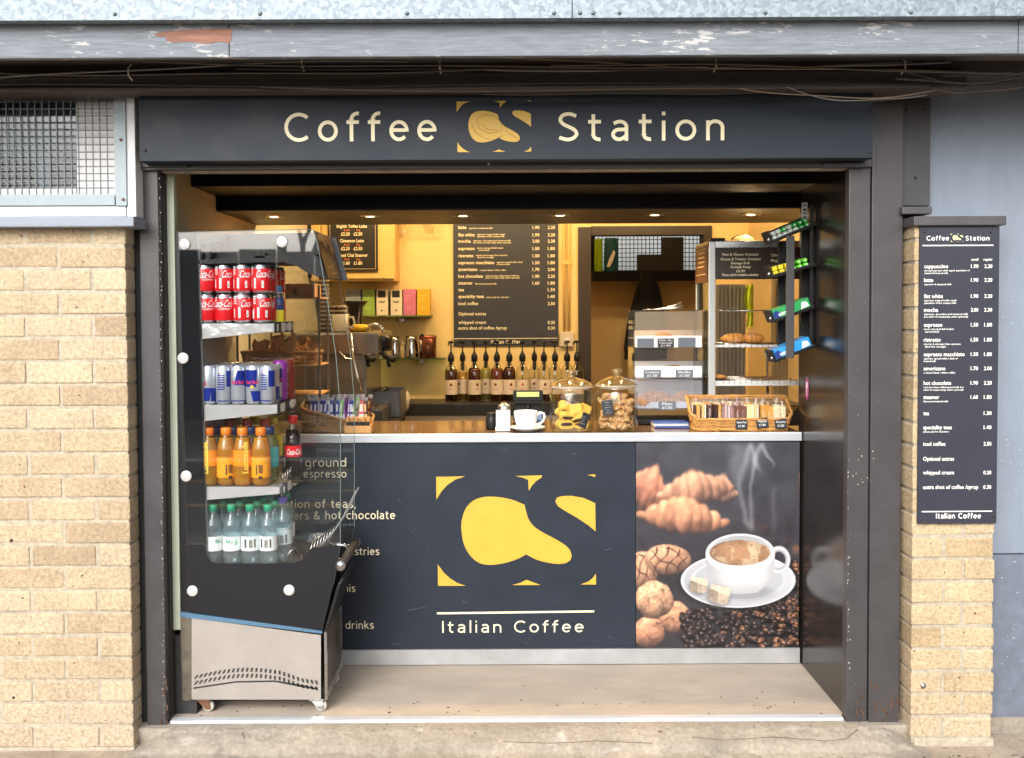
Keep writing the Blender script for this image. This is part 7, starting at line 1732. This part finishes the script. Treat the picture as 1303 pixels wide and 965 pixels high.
# ================================================================== coffee corner behind the fridge
cmx0, cmx1 = PX(372, 1.55), -.60
ZR = ZB + .002
cm = thing('coffee_machine', 'chrome and black espresso machine half hidden behind the fridge glass', 'coffee machine', ((cmx0 + cmx1) / 2, 1.6, ZR))
ZM = PZ(419, 1.55)
m = MB(); m.box(cmx0, cmx1 - .06, 1.45, 2.0, ZR + .06, ZM - .02, .012); m.box(cmx0 - .01, cmx1, 1.42, 2.02, ZM - .12, ZM - .01, .012); obj('body', m, mat('machine_steel', C(150, 146, 140), .22, metal=.9, var=.1, vs=8), cm)
m = MB(); m.box(cmx0, cmx1 + .02, 1.40, 2.04, ZR + .001, ZR + .075, .008); obj('drip_tray', m, mat('tray_dark', C(70, 70, 70), .35, metal=.7), cm)
m = MB()
for k in range(16): x = cmx0 + .02 + k * (cmx1 - cmx0) / 16; m.box(x, x + .008, 1.41, 1.8, ZR + .076, ZR + .08)
obj('grating', m, STEEL, cm)
for i, px in enumerate((462, 487)):
    x = PX(px, 1.62) - .0; q = at(px, 440, 1.62)
    m = MB(); m.lathe((x, 1.62, q.z), [(0, .05), (.042, .05), (.045, .03), (.045, -.01), (.036, -.025), (0, -.025)], 24); gh = obj('group_head', m, mat('group_black', (.02, .018, .016), .25, metal=.4), cm)
    m = MB(); m.lathe((x, 1.62, q.z - .03), [(0, -.035), (.03, -.03), (.036, 0), (.036, .012)], 24); pf = obj('portafilter', m, CHROME, gh)
    z_ = q.z - .045; m = MB(); m.tube([(x, 1.59, z_ + .01), (x + .03, 1.48, z_), (x + .075, 1.40, z_ - .012)], [.011, .014, .017], 12); m.tube([(x + .04, 1.47, z_ - .012), (x + .05, 1.455, z_ - .05)], .009, 8); obj('portafilter_handle', m, BLKPL, gh)
m = MB(); m.tube([at(467, 421, 1.45), at(470, 414, 1.45), at(480, 413, 1.45), at(486, 418, 1.45), at(487, 424, 1.45)], .006, 10); obj('top_rail', m, CHROME, cm)
m = MB(); m.tube([at(447, 425, 1.4), at(449, 450, 1.36), at(455, 480, 1.34), at(459, 497, 1.34)], .005, 8); m.tube([at(432, 448, 1.4), at(440, 456, 1.38), at(452, 458, 1.37)], .004, 8); obj('steam_wand', m, CHROME, cm)
# cup stacks, mug and cloth on the machine
PCUP = mat('paper_cup', C(92, 60, 38), .5); PRIM = mat('cup_rim', C(214, 196, 160), .5)
Yq = 1.6; zc_ = ZM - .0085
for i, px in enumerate((412.5, 424, 434)):
    x = PX(px, Yq); n_ = (13, 6, 6)[i]
    for k in range(n_):
        if i == 0 and k > 12: break
        z = zc_ + k * .021
        t = thing('paper_cup', 'brown paper cup in the %s nested stack on the espresso machine' % ('tall left', 'middle', 'right')[i], 'paper cup', (x, Yq, z), 'nested paper cups, %s stack' % ('left', 'middle', 'right')[i])
        m = MB(); m.lathe((x, Yq, z), [(.0235 + .0003, .0), (.026, .0205)], 20); 
        if k == n_ - 1: m.lathe((x, Yq, z + .0208), [(.026, 0), (.024, .001), (0, .0012)], 20)
        obj('wall', m, PCUP, t)
        m = MB(); m.lathe((x, Yq, z + .0165), [(.0275, -.003), (.0285, 0), (.0275, .0035), (.0262, .0035)], 20); obj('rolled_rim', m, PRIM, t)
x = PX(433, 1.5); mg = thing('stoneware_mug', 'cream stoneware mug on the edge of the espresso machine', 'mug', (x, 1.5, zc_))
m = MB(); m.lathe((x, 1.5, zc_), [(0, .001), (.036, 0), (.039, .006), (.041, .085), (.038, .085), (.036, .01), (0, .008)], 28); obj('bowl', m, mat('mug_cream', C(206, 196, 170), .35), mg)
m = MB(); m.tube([(x + .038, 1.5, zc_ + .07), (x + .06, 1.5, zc_ + .07), (x + .068, 1.5, zc_ + .045), (x + .06, 1.5, zc_ + .022), (x + .039, 1.5, zc_ + .018)], .0055, 8); obj('handle', m, mat('mug_cream', C(206, 196, 170)), mg)
m = MB(); q = at(457, 418, 1.52); m.ball((q.x, 1.55, zc_ + .014), (.052, .05, .022), 3, .3, 6, 3)
solo('folded_cloth', m, mat('cloth_yellow', C(222, 172, 30), .85, bump=.4, bs=200), 'crumpled yellow cloth on top of the espresso machine', 'cloth')
x = PX(452, 1.75); m = MB(); m.lathe((x, 1.75, zc_), [(0, .001), (.03, 0), (.04, .12), (.062, .145), (.064, .15), (.055, .15), (.036, .12), (0, .01)], 28)
solo('coffee_hopper', m, mat('hopper_smoke', (.03, .025, .02), .15), 'smoky bean hopper on the espresso machine beside the tea cartons', 'hopper')
# knock box and cloth on the side counter
t = thing('knock_box', 'grey metal knock box on the side counter', 'box', (PX(488, 1.8), 1.8, ZR))
a, b = PX(466, 1.75), PX(511, 1.75) ; zk_ = PZ(498, 1.75)
m = MB(); m.box(a, b - .01, 1.75, 1.753, ZR + .001, zk_); m.box(a, b - .01, 2.05, 2.053, ZR + .001, zk_); m.box(a, a + .003, 1.75, 2.05, ZR + .001, zk_); m.box(b - .013, b - .01, 1.75, 2.05, ZR + .001, zk_); m.box(a, b - .01, 1.75, 2.05, ZR + .001, ZR + .004); obj('bin', m, mat('knock_grey', C(112, 112, 116), .4, metal=.5), t)
m = MB(); m.cyl((a + .06, 1.755, zk_ - .005), (a + .06, 2.045, zk_ - .005), .012); obj('knock_bar', m, BLKRUB, t)
q = at(509, 503, 1.95); m = MB(); m.ball((q.x, 2.12, ZR + .055), (.035, .05, .06), 3, .35, 2, 2.5); solo('white_cloth', m, mat('cloth_white', C(206, 196, 180), .9, bump=.4, bs=150), 'crumpled white cloth behind the knock box', 'cloth')
# wooden rack with bread and paper bags seen through the fridge
Yk = .80; rk = thing('bread_rack', 'wooden rack with a cardboard box and wicker trays seen through the fridge', 'rack', (PX(385, Yk), Yk + .1, ZT))
xa, xb = PX(300, Yk), PX(407, Yk)
m = MB()
for py in (377, 463, 500): z = PZ(py, Yk); m.box(xa, xb, Yk, Yk + .2, z - .006, z, .001)
obj('shelf', m, WOODL, rk)
m = MB()
for x in (xa, xb - .008):
    for y in (Yk, Yk + .192): m.box(x, x + .008, y, y + .008, ZT + .001, PZ(362, Yk))
obj('upright', m, mat('rack_upright', C(120, 116, 104), .5, metal=.4), rk)
z = PZ(377, Yk) + .0005; m = MB(); m.box(PX(362, Yk), PX(400, Yk), Yk + .01, Yk + .15, z, z + .055, .002); t = thing('cardboard_box', 'small brown cardboard box on the rack above the paper bags', 'box', (PX(381, Yk), Yk + .08, z)); bb = obj('carton', m, mat('cardboard', C(176, 130, 78), .8, var=.1, vs=20), t)
m = MB(); m.box(PX(372, Yk), PX(377, Yk), Yk + .0085, Yk + .0095, z + .01, z + .04); obj('tape', m, mat('cardboard_dark', C(120, 84, 48), .6), bb)
z = PZ(463, Yk) + .0005
wicker('bread_basket', 'shallow wicker bread basket on the rack, under the paper bags', PX(352, Yk), Yk + .1, z, PX(402, Yk) - PX(300, Yk) - .03, .17, lambda x, y: .045, .05, mat('wicker_tan', C(170, 126, 70), .7, var=.25, vs=50, island=.3), rows=6)
for i, px in enumerate((362, 378, 393, 344, 326)):
    x = PX(px, Yk); y = Yk + .07 + .05 * (i % 2); m = MB(); h = .105 - .018 * (i % 3)
    m.grid(lambda u, v: Vector((x + (.037 * (1 - .3 * v)) * math.copysign(abs(math.cos(u * 6.2832)) ** .6, math.cos(u * 6.2832)) + .022 * mnoise.noise(Vector((u * 5, v * 4, i))), y + (.03 * (1 - .6 * v)) * math.copysign(abs(math.sin(u * 6.2832)) ** .6, math.sin(u * 6.2832)), z + .012 + h * v + .045 * mnoise.noise(Vector((u * 5, v * 2, i + 5))) * v)), 26, 10, smooth=False)
    solo('paper_bag', m, mat('kraft_paper', C(196, 150, 94), .8, var=.1, vs=15), 'crumpled brown paper bag in the bread basket, %s of five' % ['third from the left', 'fourth from the left', 'rightmost', 'second from the left', 'leftmost'][i], 'bag', 'paper bags in the bread basket')
